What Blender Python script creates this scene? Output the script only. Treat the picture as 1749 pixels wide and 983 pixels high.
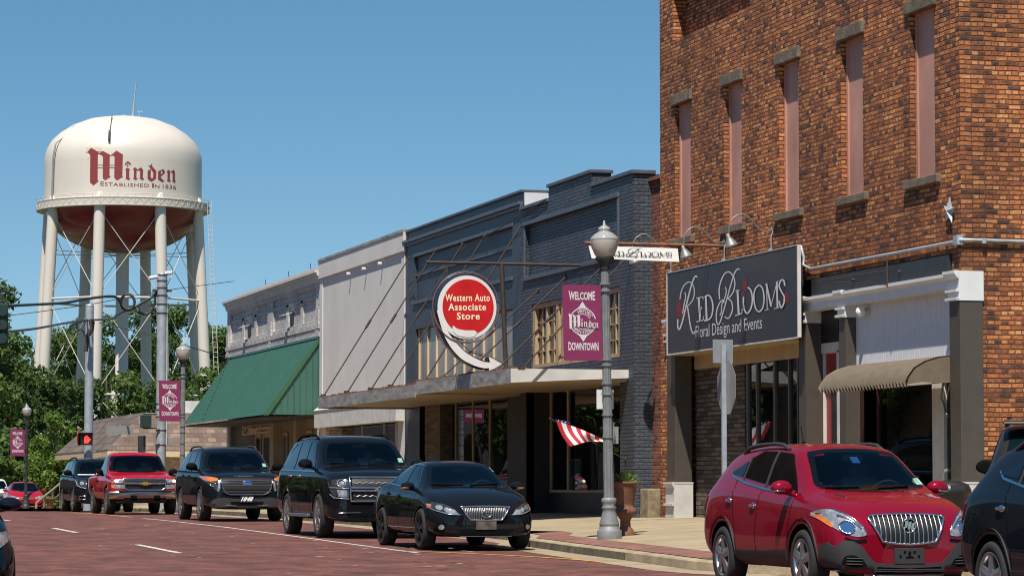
import bpy, bmesh, math, random
import numpy as np
from mathutils import Vector, Matrix, Euler
from mathutils.bvhtree import BVHTree

# ------------------------------------------------------------------ clear
for _o in list(bpy.data.objects):
    bpy.data.objects.remove(_o)
SC = bpy.context.scene
COL = SC.collection

# ------------------------------------------------------------------ camera
# calibration of the photograph (1749 x 983): level courses of the shop fronts give
# the horizon and the street's vanishing point
FPX, UCX, UCY, VH, UVP, EYE = 5000.0, 874.5, 491.5, 824.0, -510.0, 1.1
PITCH = math.atan((VH - UCY) / FPX)
YAW = math.atan((UCX - UVP) / (FPX * math.cos(PITCH) + (VH - UCY) * math.sin(PITCH)))
cam_d = bpy.data.cameras.new('camera')
cam_d.sensor_width = 36.0
cam_d.lens = 36.0 * FPX / 1749.0
cam_d.clip_end = 6000
cam_d.clip_start = 0.5
cam = bpy.data.objects.new('camera', cam_d)
COL.objects.link(cam)
cam.location = (0, 0, EYE)
cam.rotation_euler = (math.radians(90) + PITCH, 0, -YAW)
SC.camera = cam

# ------------------------------------------------------------------ light
SUN = Vector((-0.23, -0.43, 0.87)).normalized()
wd = bpy.data.worlds.new('World')
SC.world = wd
wd.use_nodes = True
wn = wd.node_tree
sky = wn.nodes.new('ShaderNodeTexSky')
sky.sky_type = 'NISHITA'
sky.sun_disc = False
sky.sun_elevation = math.asin(SUN.z)
sky.sun_rotation = math.atan2(SUN.x, SUN.y)
sky.altitude = 0
sky.air_density = 1.0
sky.dust_density = 0.0
sky.ozone_density = 1.0
bg = wn.nodes['Background']
# the photograph's sky stays blue right down to the roofs: look the sky model up a little higher
tcw = wn.nodes.new('ShaderNodeTexCoord'); mpw = wn.nodes.new('ShaderNodeVectorMath'); mpw.operation = 'MULTIPLY_ADD'
mpw.inputs[1].default_value = (1, 1, 1.25); mpw.inputs[2].default_value = (0, 0, 0.07)
nrw = wn.nodes.new('ShaderNodeVectorMath'); nrw.operation = 'NORMALIZE'
wn.links.new(tcw.outputs['Generated'], mpw.inputs[0]); wn.links.new(mpw.outputs[0], nrw.inputs[0]); wn.links.new(nrw.outputs[0], sky.inputs['Vector'])
hsw = wn.nodes.new('ShaderNodeHueSaturation'); hsw.inputs['Hue'].default_value = 0.490; hsw.inputs['Saturation'].default_value = 1.27
wn.links.new(sky.outputs[0], hsw.inputs['Color']); wn.links.new(hsw.outputs[0], bg.inputs['Color'])
bg.inputs['Strength'].default_value = 0.076
sun_d = bpy.data.lights.new('sun', 'SUN')
sun_d.energy = 5.0
sun_d.angle = math.radians(0.5)
sun_d.color = (1.0, 0.94, 0.84)
sun = bpy.data.objects.new('sun', sun_d)
COL.objects.link(sun)
sun.location = (0, 0, 60)
sun.rotation_euler = SUN.to_track_quat('Z', 'Y').to_euler()
SC.view_settings.view_transform = 'Standard'
SC.view_settings.look = 'None'
SC.view_settings.gamma = 1.0
SC.view_settings.exposure = 0.5
SC.view_settings.use_curve_mapping = False
SC.cycles.filter_width = 1.1
SC.cycles.max_bounces = 8
SC.cycles.transparent_max_bounces = 12

# ------------------------------------------------------------------ helpers
CYW, SYW, CPT, SPT = math.cos(YAW), math.sin(YAW), math.cos(PITCH), math.sin(PITCH)
def ray(u, v):
    a, b = u - UCX, UCY - v
    d = FPX * CPT - b * SPT
    return (a * CYW + d * SYW, -a * SYW + d * CYW, FPX * SPT + b * CPT)
def PX(u, v, x):          # photo point -> point on the plane x = const (the street fronts)
    r = ray(u, v); t = x / r[0]
    return Vector((x, r[1] * t, r[2] * t + EYE))
def PY(u, v, y):
    r = ray(u, v); t = y / r[1]
    return Vector((r[0] * t, y, r[2] * t + EYE))
def PD(u, v, d):          # photo point at a given depth from the camera
    r = ray(u, v); k = r[0] * SYW + r[1] * CYW; t = d / k
    return Vector((r[0] * t, r[1] * t, r[2] * t + EYE))
def YX(u, x, v=700):
    return PX(u, v, x).y

def origin(o):
    l = Vector((0, 0, 0))
    while o is not None:
        l += o.location
        o = o.parent
    return l
def tag(o, label=None, cat=None, group=None, kind=None):
    if label: o['label'] = label
    if cat: o['category'] = cat
    if group: o['group'] = group
    if kind: o['kind'] = kind
    return o
def empty(name, loc, label, cat, group=None):
    o = bpy.data.objects.new(name, None)
    o.empty_display_size = 0.3
    COL.objects.link(o)
    o.location = loc
    return tag(o, label, cat, group)
def copy_tree(o, parent=None):
    c = o.copy(); COL.objects.link(c)
    if parent is not None: c.parent = parent
    for ch in o.children: copy_tree(ch, c)
    return c
def cat_rom(pts, n=6, closed=False):
    P = [Vector(p) for p in pts]; out = []
    N = len(P)
    rng = range(N) if closed else range(N - 1)
    for i in rng:
        p0 = P[(i - 1) % N] if closed or i > 0 else P[0] * 2 - P[1]
        p1 = P[i]; p2 = P[(i + 1) % N]
        p3 = P[(i + 2) % N] if closed or i < N - 2 else P[-1] * 2 - P[-2]
        for k in range(n):
            t = k / n
            out.append(0.5 * ((2 * p1) + (p2 - p0) * t + (2 * p0 - 5 * p1 + 4 * p2 - p3) * t * t + (3 * p1 - p0 - 3 * p2 + p3) * t ** 3))
    if not closed: out.append(P[-1])
    return out

class MB:
    """collects shapes; build() links them as ONE mesh object"""
    def __init__(s): s.v = []; s.f = []; s.m = []; s.sm = []
    def add(s, vs, fs, mi=0, smooth=False):
        b = len(s.v)
        s.v += [tuple(p) for p in vs]
        for f in fs:
            s.f.append(tuple(i + b for i in f)); s.m.append(mi); s.sm.append(smooth)
        return s
    def box(s, x0, x1, y0, y1, z0, z1, mi=0):
        x0, x1 = min(x0, x1), max(x0, x1); y0, y1 = min(y0, y1), max(y0, y1); z0, z1 = min(z0, z1), max(z0, z1)
        v = [(x0, y0, z0), (x1, y0, z0), (x1, y1, z0), (x0, y1, z0), (x0, y0, z1), (x1, y0, z1), (x1, y1, z1), (x0, y1, z1)]
        f = [(0, 3, 2, 1), (4, 5, 6, 7), (0, 1, 5, 4), (1, 2, 6, 5), (2, 3, 7, 6), (3, 0, 4, 7)]
        return s.add(v, f, mi)
    def quad(s, a, b, c, d, mi=0): return s.add([a, b, c, d], [(0, 1, 2, 3)], mi)
    def poly(s, pts, mi=0): return s.add(pts, [tuple(range(len(pts)))], mi)
    def prism(s, pts, vec, mi=0):      # polygon swept along a vector, both ends closed
        n = len(pts); vec = Vector(vec)
        A = [Vector(p) for p in pts]; B = [p + vec for p in A]
        f = [tuple(range(n - 1, -1, -1)), tuple(range(n, 2 * n))]
        f += [(i, (i + 1) % n, n + (i + 1) % n, n + i) for i in range(n)]
        return s.add(A + B, f, mi)
    def tube(s, pts, r, n=8, mi=0, closed=False, caps=True):
        P = [Vector(p) for p in pts]; N = len(P)
        R = r if hasattr(r, '__len__') else [r] * N
        rings = []; up = None
        for i in range(N):
            if closed: t = P[(i + 1) % N] - P[i - 1]
            else: t = P[min(i + 1, N - 1)] - P[max(i - 1, 0)]
            if t.length < 1e-9: t = Vector((0, 0, 1))
            t.normalize()
            if up is None:
                up = Vector((0, 0, 1)) if abs(t.z) < 0.9 else Vector((1, 0, 0))
            a = up - t * up.dot(t)
            if a.length < 1e-6: a = t.orthogonal()
            a.normalize(); up = a; b = t.cross(a)
            rings.append([P[i] + (a * math.cos(k * 2 * math.pi / n) + b * math.sin(k * 2 * math.pi / n)) * R[i] for k in range(n)])
        vs = [p for rg in rings for p in rg]; fs = []
        M = N if closed else N - 1
        for i in range(M):
            j = (i + 1) % N
            for k in range(n):
                l = (k + 1) % n
                fs.append((i * n + k, i * n + l, j * n + l, j * n + k))
        if caps and not closed:
            s.add(rings[0], [tuple(range(n - 1, -1, -1))], mi); s.add(rings[-1], [tuple(range(n))], mi)
        return s.add(vs, fs, mi, True)
    def lathe(s, prof, n=24, c=(0, 0, 0), axis='z', mi=0, smooth=True, flute=0.0, caps=True):
        vs = []; fs = []; N = len(prof)
        for r, h in prof:
            for k in range(n):
                a = 2 * math.pi * k / n
                q = r * (1 - flute * (k % 2)) if flute else r
                p = (q * math.cos(a), q * math.sin(a), h)
                if axis == 'y': p = (p[0], h, p[1])
                if axis == 'x': p = (h, p[0], p[1])
                vs.append((p[0] + c[0], p[1] + c[1], p[2] + c[2]))
        for i in range(N - 1):
            for k in range(n):
                l = (k + 1) % n
                fs.append((i * n + k, i * n + l, (i + 1) * n + l, (i + 1) * n + k))
        s.add(vs, fs, mi, smooth)
        if caps and prof[0][0] > 1e-6 and prof[0] != prof[-1]: s.add(vs[:n], [tuple(range(n - 1, -1, -1))], mi)
        if caps and prof[-1][0] > 1e-6 and prof[0] != prof[-1]: s.add(vs[-n:], [tuple(range(n))], mi)
        return s
    def ell(s, c, r, n=16, m=10, mi=0):
        prof = [(max(1e-4, math.sin(math.pi * i / m)), -math.cos(math.pi * i / m)) for i in range(m + 1)]
        b = len(s.v); s.lathe(prof, n, (0, 0, 0), 'z', mi)
        for i in range(b, len(s.v)):
            p = s.v[i]; s.v[i] = (c[0] + p[0] * r[0], c[1] + p[1] * r[1], c[2] + p[2] * r[2])
        return s
    def wall(s, x, depth, y0, y1, z0, z1, holes, mi=0):
        """wall front on the plane x, facing -x, with rectangular openings and their reveals"""
        ys = sorted({y0, y1, *[h[0] for h in holes], *[h[1] for h in holes]})
        zs = sorted({z0, z1, *[h[2] for h in holes], *[h[3] for h in holes]})
        ys = [y for y in ys if y0 - 1e-6 <= y <= y1 + 1e-6]; zs = [z for z in zs if z0 - 1e-6 <= z <= z1 + 1e-6]
        for a, b in zip(ys, ys[1:]):
            for c, d in zip(zs, zs[1:]):
                my, mz = (a + b) / 2, (c + d) / 2
                if any(h[0] < my < h[1] and h[2] < mz < h[3] for h in holes): continue
                s.quad((x, b, c), (x, a, c), (x, a, d), (x, b, d), mi)
        for a, b, c, d in holes:
            X = x + depth
            s.quad((x, a, c), (X, a, c), (X, a, d), (x, a, d), mi)
            s.quad((X, b, c), (x, b, c), (x, b, d), (X, b, d), mi)
            if d < z1 - 1e-6: s.quad((x, a, d), (X, a, d), (X, b, d), (x, b, d), mi)
            if c > z0 + 1e-6: s.quad((X, a, c), (x, a, c), (x, b, c), (X, b, c), mi)
        return s
    def build(s, name, mat, parent=None, smooth=None, bevel=0):
        me = bpy.data.meshes.new(name)
        og = origin(parent) if parent is not None else Vector((0, 0, 0))
        me.from_pydata([(p[0] - og.x, p[1] - og.y, p[2] - og.z) for p in s.v], [], s.f)
        mats = mat if isinstance(mat, (list, tuple)) else [mat]
        for m in mats: me.materials.append(m)
        me.polygons.foreach_set('material_index', s.m)
        me.polygons.foreach_set('use_smooth', [bool(b) if smooth is None else smooth for b in s.sm])
        me.update()
        o = bpy.data.objects.new(name, me)
        COL.objects.link(o)
        if parent is not None: o.parent = parent
        if bevel:
            bv = o.modifiers.new('bevel', 'BEVEL'); bv.width = bevel; bv.segments = 2; bv.limit_method = 'ANGLE'
        return o

# ---- lettering: flat meshes, mapped by a function (s, t) -> world
def text_geo(txt, bold=0.0, space=1.0):
    cu = bpy.data.curves.new('lettering', 'FONT'); cu.body = txt; cu.size = 1.0
    cu.offset = bold; cu.resolution_u = 3; cu.space_character = space
    ob = bpy.data.objects.new('lettering', cu); COL.objects.link(ob)
    dg = bpy.context.evaluated_depsgraph_get(); dg.update()
    me = bpy.data.meshes.new_from_object(ob.evaluated_get(dg))
    vs = [tuple(v.co[:2]) for v in me.vertices]; fs = [tuple(p.vertices) for p in me.polygons]
    bpy.data.objects.remove(ob); bpy.data.meshes.remove(me)
    xs = [v[0] for v in vs]; zs = [v[1] for v in vs]
    x0, x1 = min(xs), max(xs); z0, z1 = min(zs), max(zs)
    return [((a - x0) / (x1 - x0), (b - z0) / (z1 - z0)) for a, b in vs], fs
def put_text(mb, txt, fn, bold=0.0, mi=0, space=1.0):
    vs, fs = text_geo(txt, bold, space)
    mb.add([fn(a, b) for a, b in vs], fs, mi)
def ribbon2d(pts, w, n=6):
    """flat stroke: pts (x,y) or (x,y,w)"""
    P = cat_rom([(p[0], p[1], p[2] if len(p) > 2 else w) for p in pts], n) if len(pts) > 2 else [Vector((p[0], p[1], p[2] if len(p) > 2 else w)) for p in pts]
    L = []; R = []
    for i, p in enumerate(P):
        t = Vector(P[min(i + 1, len(P) - 1)][:2]) - Vector(P[max(i - 1, 0)][:2])
        if t.length < 1e-9: t = Vector((1, 0))
        t.normalize(); nrm = Vector((-t.y, t.x)) * p[2] / 2
        L.append((p[0] + nrm.x, p[1] + nrm.y)); R.append((p[0] - nrm.x, p[1] - nrm.y))
    n_ = len(L)
    return L + R, [(i, i + 1, n_ + i + 1, n_ + i) for i in range(n_ - 1)]
def poly2d(pts): return list(pts), [tuple(range(len(pts)))]

# ------------------------------------------------------------------ materials
def nt(name):
    m = bpy.data.materials.new(name); m.use_nodes = True
    return m, m.node_tree, m.node_tree.nodes['Principled BSDF']
def rgb(c): return (c[0], c[1], c[2], 1.0)
def plain(name, c, rough=0.6, metal=0.0, var=0.12, scale=6.0, bump=0.0, coat=0.0, spec=0.5, bscale=None, stretch=None):
    m, t, b = nt(name)
    b.inputs['Roughness'].default_value = rough; b.inputs['Metallic'].default_value = metal
    b.inputs['Coat Weight'].default_value = coat; b.inputs['Coat Roughness'].default_value = 0.02
    b.inputs['Specular IOR Level'].default_value = spec
    tc = t.nodes.new('ShaderNodeTexCoord')
    mp = t.nodes.new('ShaderNodeMapping'); t.links.new(tc.outputs['Object'], mp.inputs['Vector'])
    if stretch: mp.inputs['Scale'].default_value = stretch
    if var:
        n = t.nodes.new('ShaderNodeTexNoise'); n.inputs['Scale'].default_value = scale; n.inputs['Detail'].default_value = 6
        t.links.new(mp.outputs[0], n.inputs['Vector'])
        r = t.nodes.new('ShaderNodeValToRGB')
        r.color_ramp.elements[0].position = 0.3; r.color_ramp.elements[1].position = 0.7
        r.color_ramp.elements[0].color = rgb([x * (1 - var) for x in c]); r.color_ramp.elements[1].color = rgb([min(1, x * (1 + var)) for x in c])
        t.links.new(n.outputs['Fac'], r.inputs[0]); t.links.new(r.outputs[0], b.inputs['Base Color'])
    else: b.inputs['Base Color'].default_value = rgb(c)
    if bump:
        n2 = t.nodes.new('ShaderNodeTexNoise'); n2.inputs['Scale'].default_value = bscale or scale * 5; n2.inputs['Detail'].default_value = 5
        t.links.new(mp.outputs[0], n2.inputs['Vector'])
        bp = t.nodes.new('ShaderNodeBump'); bp.inputs['Strength'].default_value = bump; bp.inputs['Distance'].default_value = 0.02
        t.links.new(n2.outputs['Fac'], bp.inputs['Height']); t.links.new(bp.outputs[0], b.inputs['Normal'])
    return m
def brick(name, cols, mortar, bw=0.20, bh=0.072, ms=0.010, bump=0.6, rough=0.85, axis='auto', soft=0.3, dirt=0.35, dist=0.012, wob=0.006, squash=1.0, weather=0.3, upright=0.65):
    """brick courses in world metres; the wall's own direction picks the horizontal axis"""
    m, t, b = nt(name); L = t.links.new; N = t.nodes.new
    geo = N('ShaderNodeNewGeometry'); sep = N('ShaderNodeSeparateXYZ'); L(geo.outputs['Position'], sep.inputs[0])
    sn = N('ShaderNodeSeparateXYZ'); L(geo.outputs['True Normal'], sn.inputs[0])
    ab = N('ShaderNodeMath'); ab.operation = 'ABSOLUTE'; L(sn.outputs['X'], ab.inputs[0])
    gt = N('ShaderNodeMath'); gt.operation = 'GREATER_THAN'; L(ab.outputs[0], gt.inputs[0]); gt.inputs[1].default_value = 0.5
    mx = N('ShaderNodeMix'); mx.data_type = 'FLOAT'
    L(gt.outputs[0], mx.inputs['Factor']); L(sep.outputs['X'], mx.inputs['A']); L(sep.outputs['Y'], mx.inputs['B'])
    cmb = N('ShaderNodeCombineXYZ'); L(mx.outputs['Result'], cmb.inputs['X']); L(sep.outputs['Y' if axis == 'ground' else 'Z'], cmb.inputs['Y'])
    if axis == 'ground': L(sep.outputs['X'], cmb.inputs['X'])
    # crooked courses
    wn_ = N('ShaderNodeTexNoise'); wn_.inputs['Scale'].default_value = 3.0; L(geo.outputs['Position'], wn_.inputs['Vector'])
    wv = N('ShaderNodeVectorMath'); wv.operation = 'MULTIPLY_ADD'; L(wn_.outputs['Color'], wv.inputs[0]); wv.inputs[1].default_value = (wob * 3, wob * 3, 0); L(cmb.outputs[0], wv.inputs[2])
    br = N('ShaderNodeTexBrick'); L(wv.outputs[0], br.inputs['Vector'])
    br.squash = squash; br.squash_frequency = 2
    br.inputs['Scale'].default_value = 1.0; br.inputs['Brick Width'].default_value = bw; br.inputs['Row Height'].default_value = bh
    br.inputs['Mortar Size'].default_value = ms; br.inputs['Mortar Smooth'].default_value = soft
    br.inputs['Color1'].default_value = (0, 0, 0, 1); br.inputs['Color2'].default_value = (1, 1, 1, 1); br.inputs['Mortar'].default_value = (0.5, 0.5, 0.5, 1)
    rp = N('ShaderNodeValToRGB'); e = rp.color_ramp.elements
    e[0].position = 0; e[0].color = rgb(cols[0]); e[1].position = 1; e[1].color = rgb(cols[-1])
    for i, c in enumerate(cols[1:-1]):
        x = e.new((i + 1) / (len(cols) - 1)); x.color = rgb(c)
    # each brick's own tone plus stains inside it
    ns = N('ShaderNodeTexNoise'); ns.inputs['Scale'].default_value = 9; ns.inputs['Detail'].default_value = 8; L(geo.outputs['Position'], ns.inputs['Vector'])
    md = N('ShaderNodeMath'); md.operation = 'MULTIPLY_ADD'; L(ns.outputs['Fac'], md.inputs[0]); md.inputs[1].default_value = dirt
    sb = N('ShaderNodeMath'); sb.operation = 'SUBTRACT'; L(br.outputs['Color'], sb.inputs[0]); sb.inputs[1].default_value = dirt * 0.5
    L(sb.outputs[0], md.inputs[2]); L(md.outputs[0], rp.inputs[0])
    # bed joints read stronger than the upright joints
    s2 = N('ShaderNodeSeparateXYZ'); L(wv.outputs[0], s2.inputs[0])
    m1 = N('ShaderNodeMath'); m1.operation = 'DIVIDE'; L(s2.outputs['Y'], m1.inputs[0]); m1.inputs[1].default_value = bh
    m2 = N('ShaderNodeMath'); m2.operation = 'FRACT'; L(m1.outputs[0], m2.inputs[0])
    m3 = N('ShaderNodeMath'); m3.operation = 'SUBTRACT'; L(m2.outputs[0], m3.inputs[0]); m3.inputs[1].default_value = 0.5
    m4 = N('ShaderNodeMath'); m4.operation = 'ABSOLUTE'; L(m3.outputs[0], m4.inputs[0])
    m5 = N('ShaderNodeMapRange'); m5.inputs['From Min'].default_value = 0.5 - ms * 1.2 / bh; m5.inputs['From Max'].default_value = 0.5 - ms * 0.4 / bh; L(m4.outputs[0], m5.inputs['Value'])
    m6 = N('ShaderNodeMath'); m6.operation = 'MULTIPLY'; L(br.outputs['Fac'], m6.inputs[0]); m6.inputs[1].default_value = upright
    fac = N('ShaderNodeMath'); fac.operation = 'MAXIMUM'; L(m5.outputs[0], fac.inputs[0]); L(m6.outputs[0], fac.inputs[1])
    mm = N('ShaderNodeMix'); mm.data_type = 'RGBA'; L(fac.outputs[0], mm.inputs['Factor']); L(rp.outputs[0], mm.inputs['A']); mm.inputs['B'].default_value = rgb(mortar)
    # broad weathering, streaked downwards
    wt_ = N('ShaderNodeVectorMath'); wt_.operation = 'MULTIPLY'; L(geo.outputs['Position'], wt_.inputs[0]); wt_.inputs[1].default_value = (1, 1, .35) if axis != 'ground' else (1.5, .9, 1)
    nw = N('ShaderNodeTexNoise'); nw.inputs['Scale'].default_value = 0.9; nw.inputs['Detail'].default_value = 7; L(wt_.outputs[0], nw.inputs['Vector'])
    mr = N('ShaderNodeMapRange'); mr.inputs['From Min'].default_value = .3; mr.inputs['From Max'].default_value = .7; mr.inputs['To Min'].default_value = 1 - weather; mr.inputs['To Max'].default_value = 1 + weather * .6; L(nw.outputs['Fac'], mr.inputs['Value'])
    vm = N('ShaderNodeVectorMath'); vm.operation = 'SCALE'; L(mm.outputs['Result'], vm.inputs[0]); L(mr.outputs[0], vm.inputs['Scale'])
    L(vm.outputs[0], b.inputs['Base Color'])
    b.inputs['Roughness'].default_value = rough
    ht = N('ShaderNodeMath'); ht.operation = 'MULTIPLY_ADD'; L(fac.outputs[0], ht.inputs[0]); ht.inputs[1].default_value = -1.0
    n3 = N('ShaderNodeTexNoise'); n3.inputs['Scale'].default_value = 22; n3.inputs['Detail'].default_value = 6; L(geo.outputs['Position'], n3.inputs['Vector'])
    L(n3.outputs['Fac'], ht.inputs[2])
    h2 = N('ShaderNodeMath'); h2.operation = 'MULTIPLY_ADD'; L(br.outputs['Color'], h2.inputs[0]); h2.inputs[1].default_value = 0.35; L(ht.outputs[0], h2.inputs[2])
    bp = N('ShaderNodeBump'); bp.inputs['Strength'].default_value = bump; bp.inputs['Distance'].default_value = dist; L(h2.outputs[0], bp.inputs['Height'])
    L(bp.outputs[0], b.inputs['Normal'])
    return m
def pane(name, tint=(0.55, 0.6, 0.58), ior=1.5, rough=0.0):
    m, t, b = nt(name); L = t.links.new; N = t.nodes.new
    t.nodes.remove(b); out = [n for n in t.nodes if n.type == 'OUTPUT_MATERIAL'][0]
    fr = N('ShaderNodeFresnel'); fr.inputs['IOR'].default_value = ior
    tr = N('ShaderNodeBsdfTransparent'); tr.inputs['Color'].default_value = rgb(tint)
    gl = N('ShaderNodeBsdfGlossy'); gl.inputs['Roughness'].default_value = rough; gl.inputs['Color'].default_value = (0.95, 0.97, 1, 1)
    mx = N('ShaderNodeMixShader'); L(fr.outputs[0], mx.inputs[0]); L(tr.outputs[0], mx.inputs[1]); L(gl.outputs[0], mx.inputs[2]); L(mx.outputs[0], out.inputs[0])
    return m
def leafy(name, cols, trans=0.35):
    m, t, b = nt(name); L = t.links.new; N = t.nodes.new
    geo = N('ShaderNodeNewGeometry'); ns = N('ShaderNodeTexNoise'); ns.inputs['Scale'].default_value = 0.35; ns.inputs['Detail'].default_value = 3
    L(geo.outputs['Position'], ns.inputs['Vector'])
    a = N('ShaderNodeMath'); a.operation = 'MULTIPLY_ADD'; L(geo.outputs['Random Per Island'], a.inputs[0]); a.inputs[1].default_value = 0.55
    c = N('ShaderNodeMath'); c.operation = 'MULTIPLY_ADD'; L(ns.outputs['Fac'], c.inputs[0]); c.inputs[1].default_value = 0.9; c.inputs[2].default_value = -0.22
    L(c.outputs[0], a.inputs[2])
    rp = N('ShaderNodeValToRGB'); e = rp.color_ramp.elements
    e[0].color = rgb(cols[0]); e[1].color = rgb(cols[-1])
    for i, k in enumerate(cols[1:-1]): e.new((i + 1) / (len(cols) - 1)).color = rgb(k)
    L(a.outputs[0], rp.inputs[0]); L(rp.outputs[0], b.inputs['Base Color'])
    b.inputs['Roughness'].default_value = 0.6; b.inputs['Specular IOR Level'].default_value = 0.25
    tl = N('ShaderNodeBsdfTranslucent'); L(rp.outputs[0], tl.inputs['Color'])
    mx = N('ShaderNodeMixShader'); mx.inputs[0].default_value = trans
    out = [n for n in t.nodes if n.type == 'OUTPUT_MATERIAL'][0]
    L(b.outputs[0], mx.inputs[1]); L(tl.outputs[0], mx.inputs[2]); L(mx.outputs[0], out.inputs[0])
    return m
def glow(name, c, st):
    m, t, b = nt(name)
    b.inputs['Base Color'].default_value = rgb(c); b.inputs['Emission Color'].default_value = rgb(c); b.inputs['Emission Strength'].default_value = st
    return m

M = {}
M['brick'] = brick('orange_brown_brick', [(0.065, 0.030, 0.019), (0.195, 0.063, 0.024), (0.305, 0.092, 0.029), (0.37, 0.115, 0.033), (0.435, 0.142, 0.040), (0.505, 0.182, 0.054), (0.60, 0.262, 0.095)], (0.072, 0.035, 0.022), bump=1.0, dirt=0.55, dist=0.018, squash=0.55, wob=0.010, weather=0.48)
M['brick_dark'] = brick('dull_red_brick', [(0.05, 0.02, 0.015), (0.20, 0.055, 0.03), (0.28, 0.09, 0.05)], (0.09, 0.06, 0.045), bump=0.9)
M['brick_blue'] = brick('blue_painted_brick', [(0.042, 0.051, 0.068), (0.053, 0.064, 0.083), (0.067, 0.079, 0.100)], (0.019, 0.024, 0.035), bump=1.0, dist=0.018, rough=0.5)
M['brick_white'] = brick('white_painted_brick', [(0.46, 0.435, 0.415), (0.50, 0.48, 0.46), (0.54, 0.52, 0.495)], (0.34, 0.325, 0.315), bump=1.0, dist=0.016, rough=0.7)
M['brick_tan'] = brick('tan_brick', [(0.27, 0.17, 0.12), (0.37, 0.26, 0.19), (0.46, 0.36, 0.28)], (0.40, 0.35, 0.29), bump=0.5)
M['stone'] = brick('stacked_ledge_stone', [(0.05, 0.035, 0.027), (0.12, 0.085, 0.062), (0.19, 0.14, 0.10)], (0.025, 0.018, 0.014), bw=0.42, bh=0.085, bump=1.0, dist=0.03, dirt=0.8)
M['road'] = brick('red_brick_paving', [(0.062, 0.023, 0.017), (0.118, 0.037, 0.027), (0.142, 0.045, 0.033), (0.175, 0.064, 0.046)], (0.092, 0.038, 0.028), bw=0.24, bh=0.11, ms=0.007, bump=0.12, rough=0.8, axis='ground', dirt=0.9, weather=0.42)
M['pavers'] = brick('red_sidewalk_pavers', [(0.15, 0.060, 0.045), (0.20, 0.084, 0.062), (0.245, 0.107, 0.08)], (0.18, 0.10, 0.075), bw=0.2, bh=0.1, bump=0.3, axis='ground')
M['shingle'] = brick('brown_roof_shingles', [(0.085, 0.060, 0.048), (0.12, 0.088, 0.07), (0.15, 0.115, 0.09)], (0.06, 0.042, 0.034), bw=0.6, bh=0.28, ms=0.02, bump=0.4)
M['shingle_tan'] = brick('tan_wood_shakes', [(0.10, 0.065, 0.048), (0.155, 0.104, 0.078), (0.215, 0.152, 0.115)], (0.085, 0.056, 0.042), bw=0.36, bh=0.19, ms=0.015, bump=0.4)
M['concrete'] = plain('pale_concrete', (0.30, 0.240, 0.150), 0.85, var=0.16, scale=1.2, bump=0.25, bscale=30)
M['gutter'] = plain('gutter_concrete', (0.275, 0.215, 0.14), 0.85, var=0.22, scale=1.5, bump=0.3, bscale=25)
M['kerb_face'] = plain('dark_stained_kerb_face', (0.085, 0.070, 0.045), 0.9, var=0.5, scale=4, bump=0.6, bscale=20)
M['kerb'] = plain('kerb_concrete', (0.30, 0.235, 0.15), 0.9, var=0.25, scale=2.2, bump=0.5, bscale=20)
M['stone_block'] = plain('mottled_sandstone', (0.20, 0.155, 0.095), 0.9, var=0.45, scale=6, bump=0.6, bscale=30)
M['lintel'] = plain('weathered_lintel_stone', (0.135, 0.105, 0.075), 0.9, var=0.35, scale=5, bump=0.5)
M['asphalt'] = plain('grey_asphalt', (0.09, 0.088, 0.085), 0.9, var=0.2, scale=2, bump=0.3)
M['soil'] = plain('grassy_ground', (0.085, 0.10, 0.045), 0.95, var=0.4, scale=0.4)
M['line_white'] = plain('worn_white_road_paint', (0.46, 0.43, 0.40), 0.8, var=0.35, scale=8)
M['line_yellow'] = plain('worn_yellow_road_paint', (0.52, 0.27, 0.05), 0.8, var=0.3, scale=8)
M['pink'] = plain('faded_pink_painted_board', (0.42, 0.215, 0.165), 0.6, var=0.20, scale=1.6, bump=0.35, bscale=2.5, stretch=(1, 1, .5))
M['white'] = plain('white_paint', (0.60, 0.60, 0.60), 0.55, var=0.05, scale=4)
M['white_old'] = plain('weathered_white_paint', (0.50, 0.48, 0.455), 0.7, var=0.12, scale=3)
M['stucco'] = plain('grey_white_stucco', (0.55, 0.525, 0.495), 0.9, var=0.07, scale=0.7, bump=0.08, bscale=10)
M['brown'] = plain('dark_brown_paint', (0.062, 0.050, 0.040), 0.55, var=0.1, scale=5)
M['black'] = plain('black_paint', (0.012, 0.012, 0.013), 0.45, var=0.0)
M['charcoal'] = plain('charcoal_board', (0.028, 0.029, 0.033), 0.45, var=0.15, scale=3)
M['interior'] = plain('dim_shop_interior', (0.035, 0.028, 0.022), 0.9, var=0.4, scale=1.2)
M['tan'] = plain('tan_paint', (0.40, 0.29, 0.17), 0.6, var=0.1, scale=3)
M['cream'] = plain('cream_paint', (0.55, 0.42, 0.27), 0.6, var=0.1, scale=3)
M['beige'] = plain('beige_wall', (0.33, 0.255, 0.18), 0.85, var=0.1, scale=2)
M['blue'] = plain('slate_blue_paint', (0.038, 0.047, 0.064), 0.5, var=0.15, scale=3, bump=0.4, bscale=14)
M['blue_lip'] = plain('slate_blue_ledge_paint', (0.070, 0.083, 0.105), 0.5, var=0.12, scale=4, bump=0.3)
M['tin'] = plain('weathered_tin_fascia', (0.29, 0.27, 0.25), 0.5, 0.2, var=0.4, scale=4, bump=0.4, bscale=5, stretch=(1, 0.5, 2))
M['rust'] = plain('rusty_metal', (0.19, 0.075, 0.040), 0.8, 0.1, var=0.4, scale=8)
M['rod'] = plain('dark_rusted_rod', (0.055, 0.040, 0.033), 0.7, 0.3, var=0.2, scale=8)
M['galv'] = plain('galvanised_steel', (0.36, 0.39, 0.42), 0.5, 0.35, var=0.18, scale=5)
M['shade'] = plain('dull_grey_zinc', (0.20, 0.20, 0.195), 0.5, 0.4, var=0.15, scale=8)
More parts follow.
